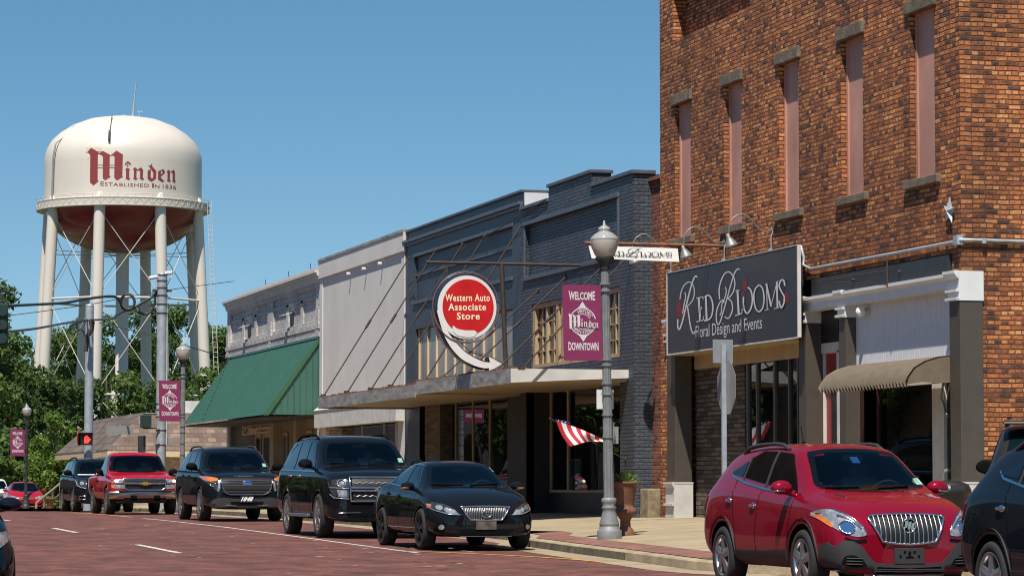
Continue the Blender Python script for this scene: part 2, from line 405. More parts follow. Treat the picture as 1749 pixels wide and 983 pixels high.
M['lamp_grey'] = plain('grey_painted_cast_iron', (0.17, 0.175, 0.18), 0.55, 0.1, var=0.16, scale=9)
M['lamp_black'] = plain('black_painted_cast_iron', (0.03, 0.032, 0.035), 0.5, 0.1, var=0.1)
M['globe'] = plain('frosted_lamp_glass', (0.40, 0.37, 0.32), 0.18, var=0.05, coat=0.6)
M['globe_top'] = plain('ribbed_clear_lamp_glass', (0.30, 0.30, 0.29), 0.15, var=0.05, coat=0.8)
M['banner'] = plain('plum_vinyl', (0.185, 0.018, 0.075), 0.5, var=0.08, scale=3)
M['vinyl_white'] = plain('white_vinyl', (0.55, 0.52, 0.52), 0.5, var=0.03)
M['cloth_white'] = plain('white_cloth_sign', (0.80, 0.79, 0.77), 0.7, var=0.04)
M['grey_letter'] = plain('pale_grey_letters', (0.55, 0.53, 0.55), 0.5, var=0.03)
M['ink'] = plain('black_ink', (0.03, 0.028, 0.03), 0.6, var=0.0)
M['petal'] = plain('dark_red_petal', (0.16, 0.015, 0.018), 0.5, var=0.1)
M['sign_red'] = plain('enamel_red', (0.50, 0.012, 0.014), 0.3, var=0.14, scale=3, coat=0.3)
M['sign_white'] = plain('enamel_white', (0.64, 0.64, 0.63), 0.35, var=0.05, coat=0.2)
M['green'] = plain('green_sheet_metal', (0.044, 0.122, 0.092), 0.35, 0.0, var=0.06, scale=2)
M['green_dark'] = plain('dark_green_trim', (0.035, 0.11, 0.055), 0.4, var=0.06)
M['awning'] = plain('taupe_canvas', (0.135, 0.102, 0.072), 0.85, var=0.14, scale=5, bump=0.2)
M['tower_white'] = plain('aged_white_tank_paint', (0.545, 0.49, 0.435), 0.5, var=0.05, scale=0.25, stretch=(1, 1, 0.3))
M['tower_red'] = plain('maroon_tank_paint', (0.175, 0.014, 0.016), 0.25, var=0.15, scale=0.5)
M['maroon'] = plain('maroon_lettering', (0.215, 0.030, 0.030), 0.5, var=0.05)
M['terracotta'] = plain('terracotta', (0.155, 0.064, 0.036), 0.85, var=0.3, scale=7, bump=0.3)
M['bark'] = plain('grey_brown_bark', (0.11, 0.08, 0.055), 0.9, var=0.3, scale=8, bump=0.5)
M['leaf_dark'] = leafy('dark_oak_leaves', [(0.024, 0.042, 0.011), (0.054, 0.090, 0.021), (0.098, 0.150, 0.034)])
M['leaf_mid'] = leafy('mid_green_leaves', [(0.034, 0.060, 0.013), (0.078, 0.128, 0.026), (0.135, 0.20, 0.042)])
M['leaf_bright'] = leafy('bright_green_leaves', [(0.030, 0.062, 0.012), (0.085, 0.15, 0.020), (0.17, 0.26, 0.035)])
M['red_flower'] = plain('red_flower', (0.45, 0.03, 0.06), 0.6, var=0.1)
M['flag_red'] = plain('flag_red_cloth', (0.50, 0.020, 0.045), 0.7, var=0.05)
M['flag_white'] = plain('flag_white_cloth', (0.78, 0.76, 0.76), 0.7, var=0.03)
M['flag_blue'] = plain('flag_navy_cloth', (0.015, 0.022, 0.09), 0.7, var=0.05)
M['glass'] = pane('shop_window_glass', (0.50, 0.53, 0.50), 1.55)
M['glass_old'] = plain('milky_corrugated_panel', (0.21, 0.20, 0.18), 0.25, var=0.25, scale=2, stretch=(1, 1, 0.3))
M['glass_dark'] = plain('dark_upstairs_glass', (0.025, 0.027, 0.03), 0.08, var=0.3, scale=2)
M['signal_green'] = plain('dark_green_signal_paint', (0.014, 0.034, 0.028), 0.45, var=0.1)
M['sign_back'] = plain('bare_aluminium', (0.33, 0.32, 0.31), 0.45, 0.5, var=0.08)
M['red_light'] = glow('lit_red_hand', (1.0, 0.03, 0.02), 2.2)
M['door_red'] = plain('red_door_paint', (0.26, 0.012, 0.018), 0.4, var=0.06)
M['bulb'] = plain('white_glass_bulb', (0.75, 0.74, 0.70), 0.2, var=0.0, coat=0.5)
M['paper'] = plain('white_paper', (0.6, 0.6, 0.58), 0.7, var=0.05)
M['poster_blue'] = plain('pale_blue_print', (0.16, 0.33, 0.45), 0.6, var=0.1)
M['yellow_paint'] = plain('yellow_window_paint', (0.55, 0.36, 0.05), 0.6, var=0.05)
M['beadboard'] = plain('white_beadboard', (0.60, 0.60, 0.63), 0.6, var=0.04)
# ================================================================== GROUND
GY = [-80, -20, 20, 31, 40, 47, 54, 62, 70, 80, 90, 100, 118, 141, 170, 220, 320, 900, 3000]
GZ = [-1.0, -0.5, -0.18, -0.085, -0.005, 0.045, 0.105, 0.165, 0.20, 0.21, 0.19, 0.13, -0.04, -0.24, -0.6, -1.3, -2.2, -3, -3]
def g(y): return float(np.interp(y, GY, GZ))
GYS = [-80, -40, -20, 0, 10, 20, 26, 31, 36, 40, 43, 47, 50, 54, 58, 62, 66, 70, 75, 80, 85, 90, 95, 100, 106, 112, 118, 130, 141, 155, 170, 220, 320]
def sheet(name, xa, xb, ys, mat, dz, label=None, zf=g):
    b = MB()
    for y0, y1 in zip(ys, ys[1:]):
        b.quad((xa, y0, zf(y0) + dz), (xb, y0, zf(y0) + dz), (xb, y1, zf(y1) + dz), (xa, y1, zf(y1) + dz))
    return tag(b.build(name, mat), kind='structure', label=label)
sheet('ground', -2500, 2500, GYS + [900, 3000], M['soil'], -0.16)
sheet('road', 0.3, 13.92, GYS, M['road'], 0.0)
XC = [(13.9, 106), (13.9, 49.6), (13.78, 48.6), (13.2, 46.9), (12.95, 43.7), (12.72, 40.0), (12.5, 36.4), (12.62, 35.4), (13.1, 34.5), (14.0, 34.15), (16, 34.0), (26, 34.0), (60, 34.0)]
def xc(y):
    P = XC[:8]
    return float(np.interp(y, [p[1] for p in P][::-1], [p[0] for p in P][::-1]))
BZ = 0.44                    # pavement level at the shop fronts
def sw(x, y):
    a = xc(max(y, 35.4)); t = min(1, max(0, (x - a) / (18 - a)))
    return (g(max(y, 30)) + 0.135) * (1 - t) + BZ * t
# kerb: a real step following the kerb line
path = [(x, y) for x, y in XC]
dense = []
for (x0, y0), (x1, y1) in zip(path, path[1:]):
    n = max(1, int(math.hypot(x1 - x0, y1 - y0) / 2.5))
    dense += [(x0 + (x1 - x0) * i / n, y0 + (y1 - y0) * i / n) for i in range(n)]
dense.append(path[-1])
def offs(P, d):
    out = []
    for i, p in enumerate(P):
        t = Vector(P[min(i + 1, len(P) - 1)]) - Vector(P[max(i - 1, 0)]); t.normalize()
        out.append((p[0] - t.y * d, p[1] + t.x * d))
    return out
def ribbon3(P, prof, mat, name):
    """sweep a (offset to the right of travel, height above road) profile along a ground path"""
    b = MB(); rows = []
    for d, h in prof:
        rows.append([(x, y, g(y) + h) for x, y in offs(P, d)])
    n = len(P)
    vs = [p for r in rows for p in r]; fs = []
    for i in range(len(prof) - 1):
        for k in range(n - 1): fs.append((i * n + k, i * n + k + 1, (i + 1) * n + k + 1, (i + 1) * n + k))
    b.add(vs, fs)
    return tag(b.build(name, mat), kind='structure')
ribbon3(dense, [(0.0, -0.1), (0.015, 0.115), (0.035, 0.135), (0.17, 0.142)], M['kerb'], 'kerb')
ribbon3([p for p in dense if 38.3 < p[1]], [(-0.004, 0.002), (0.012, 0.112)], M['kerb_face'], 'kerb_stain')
ribbon3([p for p in dense if p[1] > 34.2], [(-0.55, 0.004), (0.0, 0.006)], M['gutter'], 'gutter')
ys = [36.4, 38, 40, 42, 43.7, 45, 46.9, 48.6, 49.6, 52, 54, 57, 60, 64, 68, 72, 76, 80, 85, 90, 95, 100, 106]
def walk(x, y): return (x, y, sw(x, y) + 0.006)
sb, pb = MB(), MB()
for y0, y1 in zip(ys, ys[1:]):
    fr = [0.0, 0.12, 0.3, 0.5, 0.75, 1.0]
    def col(y, f): a = xc(y) + (0.75 if 36 < y < 50 else 0.17); return a + (19.9 - a) * f
    for a, b_ in zip(fr, fr[1:]):
        sb.quad(walk(col(y0, a), y0), walk(col(y0, b_), y0), walk(col(y1, b_), y1), walk(col(y1, a), y1))
    if y1 < 50:
        pb.quad(walk(xc(y0) + 0.17, y0), walk(xc(y0) + 0.75, y0), walk(xc(y1) + 0.75, y1), walk(xc(y1) + 0.17, y1))
# corner of the pavement round to the side street
cr = [(12.67, 36.4), (12.8, 35.5), (13.2, 34.65), (14.0, 34.3), (16, 34.17), (26, 34.17), (60, 34.17)]
for (x0, y0), (x1, y1) in zip(cr, cr[1:]):
    xa, xb = max(x0, 12.67), max(x1, 12.67)
    sb.quad((xa, y0, sw(xa, y0) + .004), (xb, y1, sw(xb, y1) + .004), (max(xb, 13.25), 36.4, sw(xb, 36.4) + .004), (max(xa, 13.25), 36.4, sw(xa, 36.4) + .004))
sb.quad((18.2, 36.4, BZ + .004), (60, 36.4, BZ + .004), (60, 40.2, BZ + .004), (18.2, 40.2, BZ + .004))
# score joints are a real groove colour: thin dark strips in the slab
tag(sb.build('sidewalk', M['concrete']), kind='structure')
tag(pb.build('paver_strip', M['pavers']), kind='structure')
jb = MB()
for y in np.arange(37.5, 105, 1.55):
    a = xc(y) + (0.76 if y < 50 else 0.18)
    for k in range(6):
        x0 = a + (17.6 - a) * k / 6; x1 = a + (17.6 - a) * (k + 1) / 6
        jb.quad((x0, y, sw(x0, y) + .009), (x1, y, sw(x1, y) + .009), (x1, y + .02, sw(x1, y) + .009), (x0, y + .02, sw(x0, y) + .009))
tag(jb.build('sidewalk_joints', M['stone_block']), kind='structure')
sheet('side_street', 13.0, 80, [14, 20, 26, 31, 34.05], M['asphalt'], -0.01)
sheet('cross_street', 13.9, 80, [106, 110, 114, 118], M['asphalt'], -0.006)
# far side of the street (behind the camera's left shoulder)
lk = MB()
for y0, y1 in zip(GYS, GYS[1:]):
    lk.quad((0.3, y0, g(y0) - .05), (0.3, y1, g(y1) - .05), (0.3, y1, g(y1) + .135), (0.3, y0, g(y0) + .135))
    lk.quad((-3.4, y0, g(y0) + .16), (0.3, y0, g(y0) + .135), (0.3, y1, g(y1) + .135), (-3.4, y1, g(y1) + .16))
tag(lk.build('sidewalk', M['concrete']), kind='structure')
E_ = None
sheet('sidewalk', 13.9, 40, [118, 130, 141, 155, 170, 190], M['concrete'], 0.13)
# painted lines
def strip(b, pts, w, dz=0.004):
    A = offs(pts, w / 2); B = offs(pts, -w / 2)
    for i in range(len(pts) - 1):
        b.quad(*[(p[0], p[1], g(p[1]) + dz) for p in (A[i], B[i], B[i + 1], A[i + 1])])
b = MB(); strip(b, [(10.66 + 0.0035 * (y - 44), y) for y in range(44, 77, 3)], 0.085)
tag(b.build('parking_line', M['line_white']), kind='structure')
b = MB()
for a, c in ((31.8, 35.6), (44.8, 49.3), (57.6, 61.4), (70.5, 74.2)): strip(b, [(7.08, a), (7.08, c)], 0.12)
tag(b.build('centre_line', M['line_white']), kind='structure')
b = MB(); strip(b, [tuple(p) for p in cat_rom([(10.66, 44.8, 0), (11.05, 44.1, 0), (11.7, 42.6, 0), (12.2, 41.0, 0), (12.32, 39.2, 0), (12.2, 37.6, 0)], 5)][:], 0.10) if False else strip(b, [(p.x, p.y) for p in cat_rom([(10.66, 44.8, 0), (11.05, 44.1, 0), (11.7, 42.4, 0), (12.1, 40.6, 0), (12.2, 39.4, 0)], 5)], 0.11, 0.008)
strip(b, [(10.78, 76), (10.85, 80), (11.0, 85), (11.2, 92), (11.4, 100)], 0.11, 0.008)
tag(b.build('kerbside_line', M['line_yellow']), kind='structure')
# scuffs of old paint left on the bricks
rs = random.Random(4); b = MB()
for i in range(60):
    y = rs.uniform(36, 70); x = rs.choice([rs.uniform(8.5, 10.5), rs.uniform(5, 9)]) if i > 18 else rs.uniform(9.3, 10.2); r = rs.uniform(.015, .05); z = g(y) + .005
    if i <= 18: y = rs.uniform(37, 46); r *= .8
    b.poly([(x + r * rs.uniform(.6, 2.2) * math.cos(a), y + r * rs.uniform(1, 3) * math.sin(a), z) for a in np.arange(0, 6.28, 1.05)])
tag(b.build('paint_scuffs', M['line_white']), kind='structure')
# ================================================================== BUILDINGS
# ---------------- corner brick building (florist)
D = 18.0
bb = empty('brick_building', (D, 47, BZ), 'tall corner building of mottled orange brick with five boarded windows above a florist', 'building')
YL = [53.45, 50.62, 47.76, 44.88, 42.02]
wins = [(y - 1.04, y - 0.10, 5.77, 8.36) for y in YL]
b = MB()
b.wall(D, 0.15, 40.05, 54.25, 4.52, 9.3, wins)
b.wall(D, 0.25, 40.05, 54.25, 9.3, 12.6, [(49.1, 53.42, 9.62, 10.5), (43.6, 47.9, 9.62, 10.5)])
b.quad((D + .249, 47.9, 9.62), (D + .249, 43.6, 9.62), (D + .249, 43.6, 10.5), (D + .249, 47.9, 10.5))
b.wall(D, 0.35, 40.05, 54.25, BZ - 0.2, 4.52, [(40.40, 53.85, BZ - 0.2, 4.52)])
b.quad((D + .249, 53.42, 9.62), (D + .249, 49.1, 9.62), (D + .249, 49.1, 10.5), (D + .249, 53.42, 10.5))
# end walls, back, roof
b.quad((D, 40.05, BZ - .2), (42, 40.05, BZ - .2), (42, 40.05, 12.6), (D, 40.05, 12.6))
b.quad((42, 54.25, BZ - .2), (D, 54.25, BZ - .2), (D, 54.25, 12.6), (42, 54.25, 12.6))
b.quad((42, 40.05, BZ - .2), (42, 54.25, BZ - .2), (42, 54.25, 12.6), (42, 40.05, 12.6))
b.quad((D, 40.05, 12.6), (42, 40.05, 12.6), (42, 54.25, 12.6), (D, 54.25, 12.6))
b.build('brick_wall', M['brick'], bb)
for y, w in zip(YL, wins):
    q = MB(); q.box(D + .125, D + .155, w[0], w[1], w[2], w[3])
    q.box(D + .095, D + .125, w[1] - .06, w[1], w[2], w[3]); q.box(D + .095, D + .125, w[0], w[0] + .03, w[2], w[3])
    q.build('window_board', M['pink'], bb)
    q = MB(); q.box(D - .06, D + .14, y - 1.14, y, 8.361, 8.56); q.build('lintel', M['lintel'], bb, bevel=.012)
    q = MB(); q.box(D - .075, D + .14, y - 1.25, y + .06, 5.635, 5.768); q.build('sill', M['lintel'], bb, bevel=.012)
# brickbats and plaster crumbs left on the lintel ends
# star shaped anchor plate
q = MB()
c = PX(1622, 360, D - .03)
for k in range(5):
    a = math.radians(90 + 72 * k + 8)
    tip = (D - .04, c.y + .22 * math.cos(a), c.z + .22 * math.sin(a))
    l = (D - .01, c.y + .07 * math.cos(a + .63), c.z + .07 * math.sin(a + .63)); r = (D - .01, c.y + .07 * math.cos(a - .63), c.z + .07 * math.sin(a - .63))
    q.add([tip, l, (D - .09, c.y, c.z), r], [(0, 1, 2), (0, 2, 3)])
q.build('star_anchor', M['galv'], bb)
# header, cornice, piers
q = MB(); q.box(D - .03, D + .3, 53.1, 53.8, 4.235, 4.515); q.build('header_beam', M['charcoal'], bb)
q = MB(); q.box(D - .03, D + .3, 40.45, 46.1, 4.235, 4.515)
for y in (42.3, 44.2): q.lathe([(.03, -.05), (.03, 0)], 8, (D - .03, y, 4.38), 'x')
q.build('header_beam', M['charcoal'], bb)
q = MB()
q.prism([(D - .10, 40.42, 4.22), (D - .10, 40.42, 4.17), (D - .05, 40.42, 4.12), (D - .05, 40.42, 3.99), (D + .2, 40.42, 3.99), (D + .2, 40.42, 4.22)], (0, 6.35, 0))
q.build('cornice', M['white'], bb)
def pier(ya, yb, x0, depth, face):
    q = MB(); q.box(x0, x0 + depth, ya, yb, 1.115, 3.80); p_ = q.build('pier', M['brown'], bb, bevel=.006)
    q = MB(); q.box(x0 - .02, x0 + depth + .012, ya - .012, yb + .012, 3.80, 4.24)
    q.prism([(x0 - .10, ya - .03, 4.245), (x0 - .10, ya - .03, 4.20), (x0 - .03, ya - .03, 4.12), (x0 - .02, ya - .03, 4.245)], (0, yb - ya + .06, 0))
    for z in (3.81, 3.93): q.box(x0 - .065, x0 - .02, ya - .02, yb + .02, z, z + .035)
    q.box(x0 - .06, x0 - .02, ya - .02, yb + .02, 3.80, 3.82)
    q.build('pier_capital', M['white'], p_)
    q = MB(); q.box(x0 - .03, x0 + depth + .014, ya - .014, yb + .014, BZ - .1, 1.085); q.box(x0 - .085, x0 + depth + .02, ya - .02, yb + .02, 1.085, 1.115)
    q.prism([(x0 - .03, ya - .02, 1.085), (x0 - .08, ya - .02, 1.085), (x0 - .03, ya - .02, 1.0)], (0, yb - ya + .04, 0))
    q.box(x0 - .075, x0 - .03, ya - .02, yb + .02, .665, .71)
    q.build('pier_plinth', M['white_old'], p_)
pier(40.02, 40.40, D - .05, .37, 0)
pier(44.60, 44.90, D - .02, .30, 0)
pier(46.38, 46.74, D - .02, .30, 0)
pier(53.33, 53.82, D - .02, .34, 0)
# beadboard panel with its grooves
q = MB(); n = 44
prof = []
for i in range(n):
    y = 40.40 + (44.60 - 40.40) * i / n; w = (44.60 - 40.40) / n
    q.box(D + .162, D + .19, y + .004, y + w - .004, 3.0, 3.99)
q.box(D + .17, D + .2, 40.40, 44.6, 3.0, 3.99)
q.build('beadboard_panel', M['beadboard'], bb)
# brown corrugated awning
b = MB(); n = 56; ya, yb = 40.42, 43.95
prof = [(D + .10, 3.0), (D - .2, 2.965), (D - .42, 2.90), (D - .60, 2.80), (D - .70, 2.67), (D - .74, 2.56)]
rows = []
for i in range(n + 1):
    y = ya + (yb - ya) * i / n; d = .024 * math.cos(i * math.pi)
    z_end = .035 * math.cos(i * math.pi)
    rows.append([(x - d * (.3 if k == 0 else 1), y, z + d * .7 + (z_end if k == len(prof) - 1 else 0)) for k, (x, z) in enumerate(prof)])
vs = [p for r in rows for p in r]; m = len(prof)
b.add(vs, [(i * m + k, i * m + k + 1, (i + 1) * m + k + 1, (i + 1) * m + k) for i in range(n) for k in range(m - 1)], 0, True)
for y in (ya, yb):
    b.poly([(x, y, z) for x, z in prof] + [(D - .5, y, 2.60), (D - .3, y, 2.585), (D + .1, y, 2.60)])
b.build('awning', M['awning'], bb)
# shop front below: frames, panes, door
q = MB()
XS = D + .22
def post(u0, u1, za, zb, x=XS, t=.09, mb=None):
    y1, y0 = YX(u0, x), YX(u1, x); (mb or q).box(x, x + t, y0, y1, za, zb)
post(1476, 1497, BZ, 3.0); post(1592, 1612, BZ, 3.0)
q.box(XS, XS + .08, YX(1630, XS), YX(1476, XS), 2.62, 3.0); q.box(XS, XS + .08, YX(1595, XS), YX(1495, XS), BZ, .85)
q.build('window_frame', M['white_old'], bb)
q = MB(); q.quad((XS + .05, YX(1497, XS), .84), (XS + .05, YX(1592, XS), .84), (XS + .05, YX(1592, XS), 2.63), (XS + .05, YX(1497, XS), 2.63))
q.quad((XS + .05, YX(1612, XS), BZ), (XS + .05, 40.42, BZ), (XS + .05, 40.42, 2.63), (XS + .05, YX(1612, XS), 2.63))
q.build('window_pane', M['glass'], bb)
q = MB(); y1, y0 = YX(1402, D + .3), YX(1438, D + .3)
q.box(D + .25, D + .4, y1 - .16, y1 + .02, BZ, 3.3); q.box(D + .25, D + .4, y0, y0 + .1, BZ, 3.3); q.box(D + .25, D + .4, y0, y1, 3.28, 3.45)
q.build('door_frame', M['white_old'], bb)
q = MB(); q.box(D + .34, D + .39, y0 + .1, y1 - .16, BZ, 3.28); dr = q.build('door', M['door_red'], bb)
q = MB(); q.box(D + .325, D + .338, y0 + .28, y1 - .42, 1.2, 3.0); q.build('door_pane', M['glass_dark'], dr)
q = MB(); q.box(D + .25, D + .3, y0, y1, 3.45, 3.98); q.build('transom_panel', M['black'], bb)
q = MB(); q.box(D + .22, D + .4, 43.9, 44.6, BZ, 3.0); q.build('door_panel', plain('dark_maroon_panel', (.035, .01, .01), .5, var=.1), bb)
# recessed florist front: ledge stone wall, aluminium front, ceiling
XR = D + .42
ys0, ys1 = YX(1272, XR, 750), 53.4
q = MB(); q.box(XR, XR + .2, ys0, ys1, BZ - .1, 3.55); q.build('stone_wall', M['stone'], bb)
q = MB()
for u, w in ((1276, .07), (1292, .06), (1322, .07), (1347, .06), (1362, .05), (1374, .05)):
    y = YX(u, XR, 700); q.box(XR, XR + .08, y - w / 2, y + w / 2, BZ, 3.55)
q.box(XR + .002, XR + .078, 46.7, ys0, .78, .86)
q.build('shop_front_frame', plain('dull_aluminium', (.11, .10, .09), .4, .4, var=.1), bb)
q = MB(); q.quad((XR + .04, ys0, BZ), (XR + .04, 46.7, BZ), (XR + .04, 46.7, 3.55), (XR + .04, ys0, 3.55)); q.build('shop_front_pane', M['glass'], bb)
q = MB(); q.box(D - .22, XR + .2, 46.75, 53.3, 3.53, 3.545); q.box(XR - .06, XR - .02, 46.75, 53.3, 3.27, 3.53); q.build('soffit', M['tan'], bb)
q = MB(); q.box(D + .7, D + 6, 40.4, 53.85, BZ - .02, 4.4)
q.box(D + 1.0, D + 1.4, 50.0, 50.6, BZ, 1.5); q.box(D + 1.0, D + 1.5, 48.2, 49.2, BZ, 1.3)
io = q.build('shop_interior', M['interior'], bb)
for i, (u, v, w, h) in enumerate(((1333, 790, .35, .3), (1318, 770, .25, .45))):
    pass
# sign cabinet
sg = empty('shop_sign', (D - .25, 49.6, 4.3), 'long charcoal sign board lettered RED BLOOMS Floral Design and Events over the shop front', 'sign')
XG = D - .26
q = MB(); q.box(XG, XG + .06, 46.14, 53.05, 3.55, 5.09); q.box(XG + .06, XG + .24, 46.5, 52.7, 3.7, 4.95); q.build('sign_cabinet', M['charcoal'], sg)
q = MB(); q.box(XG - .012, XG + .05, 46.11, 46.139, 3.54, 5.10); q.box(XG - .012, XG + .105, 53.051, 53.08, 3.54, 5.10)
q.box(XG - .012, XG + .02, 46.14, 53.05, 3.525, 3.549); q.box(XG - .012, XG + .02, 46.14, 53.05, 5.091, 5.105); q.build('sign_frame', M['white_old'], sg)
def S2(p):                         # enlarged photo point -> metres on the board (to the right, up)
    w = PX(1140 + p[0] / 6.552, 450 + p[1] / 6.552, XG - .004)
    return (53.05 - w.y, w.z - 3.55)
LOGO = [  # strokes traced from the lettering: points, width in enlarged pixels
 ([(140, 400), (150, 330), (185, 245), (240, 205), (285, 240), (302, 320), (285, 400), (245, 455), (210, 480)], 11),
 ([(335, 150), (315, 140), (290, 180), (255, 290), (215, 450), (180, 600), (150, 700), (130, 735), (115, 700), (116, 620)], 16),
 ([(195, 320), (205, 370), (190, 440), (170, 560)], 12),
 ([(225, 480), (240, 580), (255, 680), (275, 760), (295, 780), (312, 752)], 14),
 ([(808, 66), (785, 60), (750, 110), (715, 220), (670, 380), (625, 540), (595, 640), (570, 682), (550, 640), (550, 540), (575, 460), (600, 420), (632, 410), (630, 440)], 13),
 ([(585, 400), (580, 280), (610, 170), (650, 105), (700, 97), (745, 160), (755, 240), (735, 320), (700, 370), (680, 390), (715, 420), (730, 490), (715, 560), (680, 612), (640, 592)], 13),
 ([(650, 260), (660, 310), (640, 390), (612, 450), (605, 540), (588, 582)], 11),
 ([(352, 376), (368, 648)], 22), ([(325, 387), (402, 369)], 10), ([(360, 505), (388, 498)], 9), ([(326, 652), (405, 630)], 11), ([(399, 368), (403, 402)], 8), ([(404, 588), (403, 632)], 8), ([(388, 478), (388, 520)], 7),
 ([(432, 362), (442, 628)], 21), ([(412, 372), (465, 354), (500, 405), (512, 495), (497, 585), (462, 626), (414, 638)], 16),
 ([(787, 295), (802, 575)], 21), ([(763, 306), (813, 293)], 8), ([(760, 583), (838, 556)], 11), ([(839, 505), (838, 558)], 8),
 ([(903, 264), (938, 300), (956, 400), (938, 500), (898, 555), (862, 505), (854, 400), (858, 370)], 17),
 ([(1030, 235), (985, 290), (972, 390), (992, 500), (1032, 535), (1072, 490), (1086, 380), (1068, 275), (1030, 235)], 15),
 ([(1115, 228), (1122, 516)], 9), ([(1112, 226), (1166, 478)], 19), ([(1164, 480), (1232, 205)], 8), ([(1230, 202), (1238, 494)], 19), ([(1093, 522), (1144, 510)], 7), ([(1200, 504), (1254, 489)], 8), ([(1096, 232), (1128, 223)], 7), ([(1220, 205), (1248, 197)], 7),
 ([(1321, 248), (1308, 188), (1275, 190), (1258, 250), (1285, 318), (1313, 368), (1310, 440), (1280, 492), (1262, 445), (1258, 415)], 17),
]
PETALS = [((128, 505), (30, 100)), ((168, 600), (14, 55)), ((868, 240), (28, 75)), ((850, 340), (14, 28)), ((1335, 385), (26, 70))]
logo2d = []
for pts, w in LOGO:
    v2, f2 = ribbon2d([(p[0], p[1]) for p in pts], w)
    logo2d.append(([S2(p) for p in v2], f2))
pet2d = []
for (cx_, cy_), (rx, ry) in PETALS:
    pet2d.append(([S2((cx_ + rx * math.cos(a) * (1 + .15 * math.sin(3 * a)), cy_ + ry * math.sin(a))) for a in np.arange(0, 6.28, .4)], [tuple(range(16))]))
q = MB()
for k, (v2, f2) in enumerate(logo2d): q.add([(XG - .004 - .0004 * k, 53.05 - a, 3.55 + c) for a, c in v2], f2)
y0, y1 = YX(1140 + 318 / 6.552, XG, 575), YX(1140 + 1060 / 6.552, XG, 560)
z0 = PX(1140 + 320 / 6.552, 450 + 847 / 6.552, XG).z
hh = PX(1140 + 320 / 6.552, 450 + 710 / 6.552, XG).z - z0
put_text(q, 'Floral Design and Events', lambda s, t: (XG - .004, y0 + (y1 - y0) * s, z0 - .045 + (hh * 1.28) * t), bold=0.0)
q.build('lettering', M['grey_letter'], sg)
for k, (v2, f2) in enumerate(pet2d): MB().add([(XG - .002 - .0003 * k, 53.05 - a, 3.55 + c) for a, c in v2], f2).build('petal_print', M['petal'], sg)
# gooseneck lamps over the sign
for i, (um, vm, uh, vh) in enumerate(((1318, 393, 1244, 420), (1238, 413, 1167, 431), (1147, 424, 1110, 444))):
    m_ = PX(um, vm, D - .02)
    lamp = empty('gooseneck_lamp', (D, m_.y, m_.z), ['bent-pipe wall lamp with metal shade over the right end of the florist sign', 'bent-pipe wall lamp over the left half of the florist sign, at the rod tip', 'bent-pipe wall lamp mostly hidden behind the white blade banner'][i], 'wall lamp', 'gooseneck lamps over the florist sign')
    x0 = m_.x; y = m_.y; z = m_.z
    L_ = .78
    pts = cat_rom([(x0, y, z), (x0 - .12, y, z - .02), (x0 - .24, y, z + .02), (x0 - .36, y, z + .16), (x0 - .52, y, z + .26), (x0 - .68, y, z + .22), (x0 - L_, y, z + .08), (x0 - L_ - .01, y, z - .10)], 5)
    q = MB(); q.tube(pts, .013, 8); q.lathe([(.05, -.03), (.05, 0)], 10, (x0, y, z), 'x'); q.build('arm', M['shade'], lamp)
    q = MB(); q.lathe([(.03, .12), (.045, .11), (.05, .03), (.075, 0), (.13, -.12), (.165, -.17), (.16, -.172), (.07, -.02), (.001, -.02)], 20)
    R_ = Matrix.Rotation(math.radians(-20), 4, 'Y')
    q.v = [tuple((R_ @ (Vector(p) * .82)) + Vector((x0 - L_ - .01, y, z - .17))) for p in q.v]
    q.build('shade', M['shade'], lamp)
    q = MB(); q.tube([(x0 + .005, y - .05, z - .02), (x0 - .03, y - .05, z - .12), (x0 - .03, y - .05, 5.2), (x0 - .05, y - .05, 5.1)], .011, 6); q.box(x0 - .08, x0 - .02, y - .085, y - .02, 5.11, 5.18); q.build('wire_drop', M['galv'], lamp)
# conduit, globe light, hook
q = MB()
pts = [PX(1368, 420, D - .05), PX(1373, 440, D - .05), PX(1372, 453, D - .05), PX(1385, 459, D - .05), PX(1420, 452, D - .05), PX(1520, 434, D - .05), PX(1636, 412, D - .05), Vector((D - .05, 40.0, 4.70)), Vector((D + .2, 40.0, 4.70)), Vector((D + 6, 40.0, 4.66))]
q.tube(pts, .026, 8); q.box(D - .09, D, 40.0, 40.16, 4.63, 4.77); q.box(D + .3, D + .36, 39.96, 40.04, 4.65, 4.73); q.build('conduit', M['galv'], bb)
c = PX(1470, 532, D + .02)
gl = tag(MB().ell(c, (.085, .085, .085)).build('globe_light', M['bulb']), 'small round white globe light beside the beadboard panel', 'lamp')
q = MB(); q.lathe([(.05, .03), (.05, .1), (.07, .1), (.07, .14)], 12, (c.x, c.y, c.z), 'x'); q.build('lamp_base', M['galv'], gl)
q = MB(); a = PX(1395, 481, D - .1); e = PX(1515, 462, D - .1); q.tube([a, e], .008, 6)
q.tube([PX(1515, 440, D - .1), PX(1516, 490, D - .1)], .02, 6); q.tube([PX(1400, 480, D - .1), PX(1515, 485, D - .1)], .006, 6)
q.build('old_sign_bracket', M['rod'], bb)
# small wrought hanging ornament by the last window
q = MB(); c = PX(1612, 690, D + .1)
q.tube([c + Vector((0, 0, .35)), c + Vector((-.03, .03, .1)), c, c + Vector((-.02, -.1, -.12)), c + Vector((0, -.16, -.2))], .018, 6)
tag(q.build('hanging_ornament', M['sign_back']), 'twisted pale metal ornament hanging beside the corner pier', 'ornament')

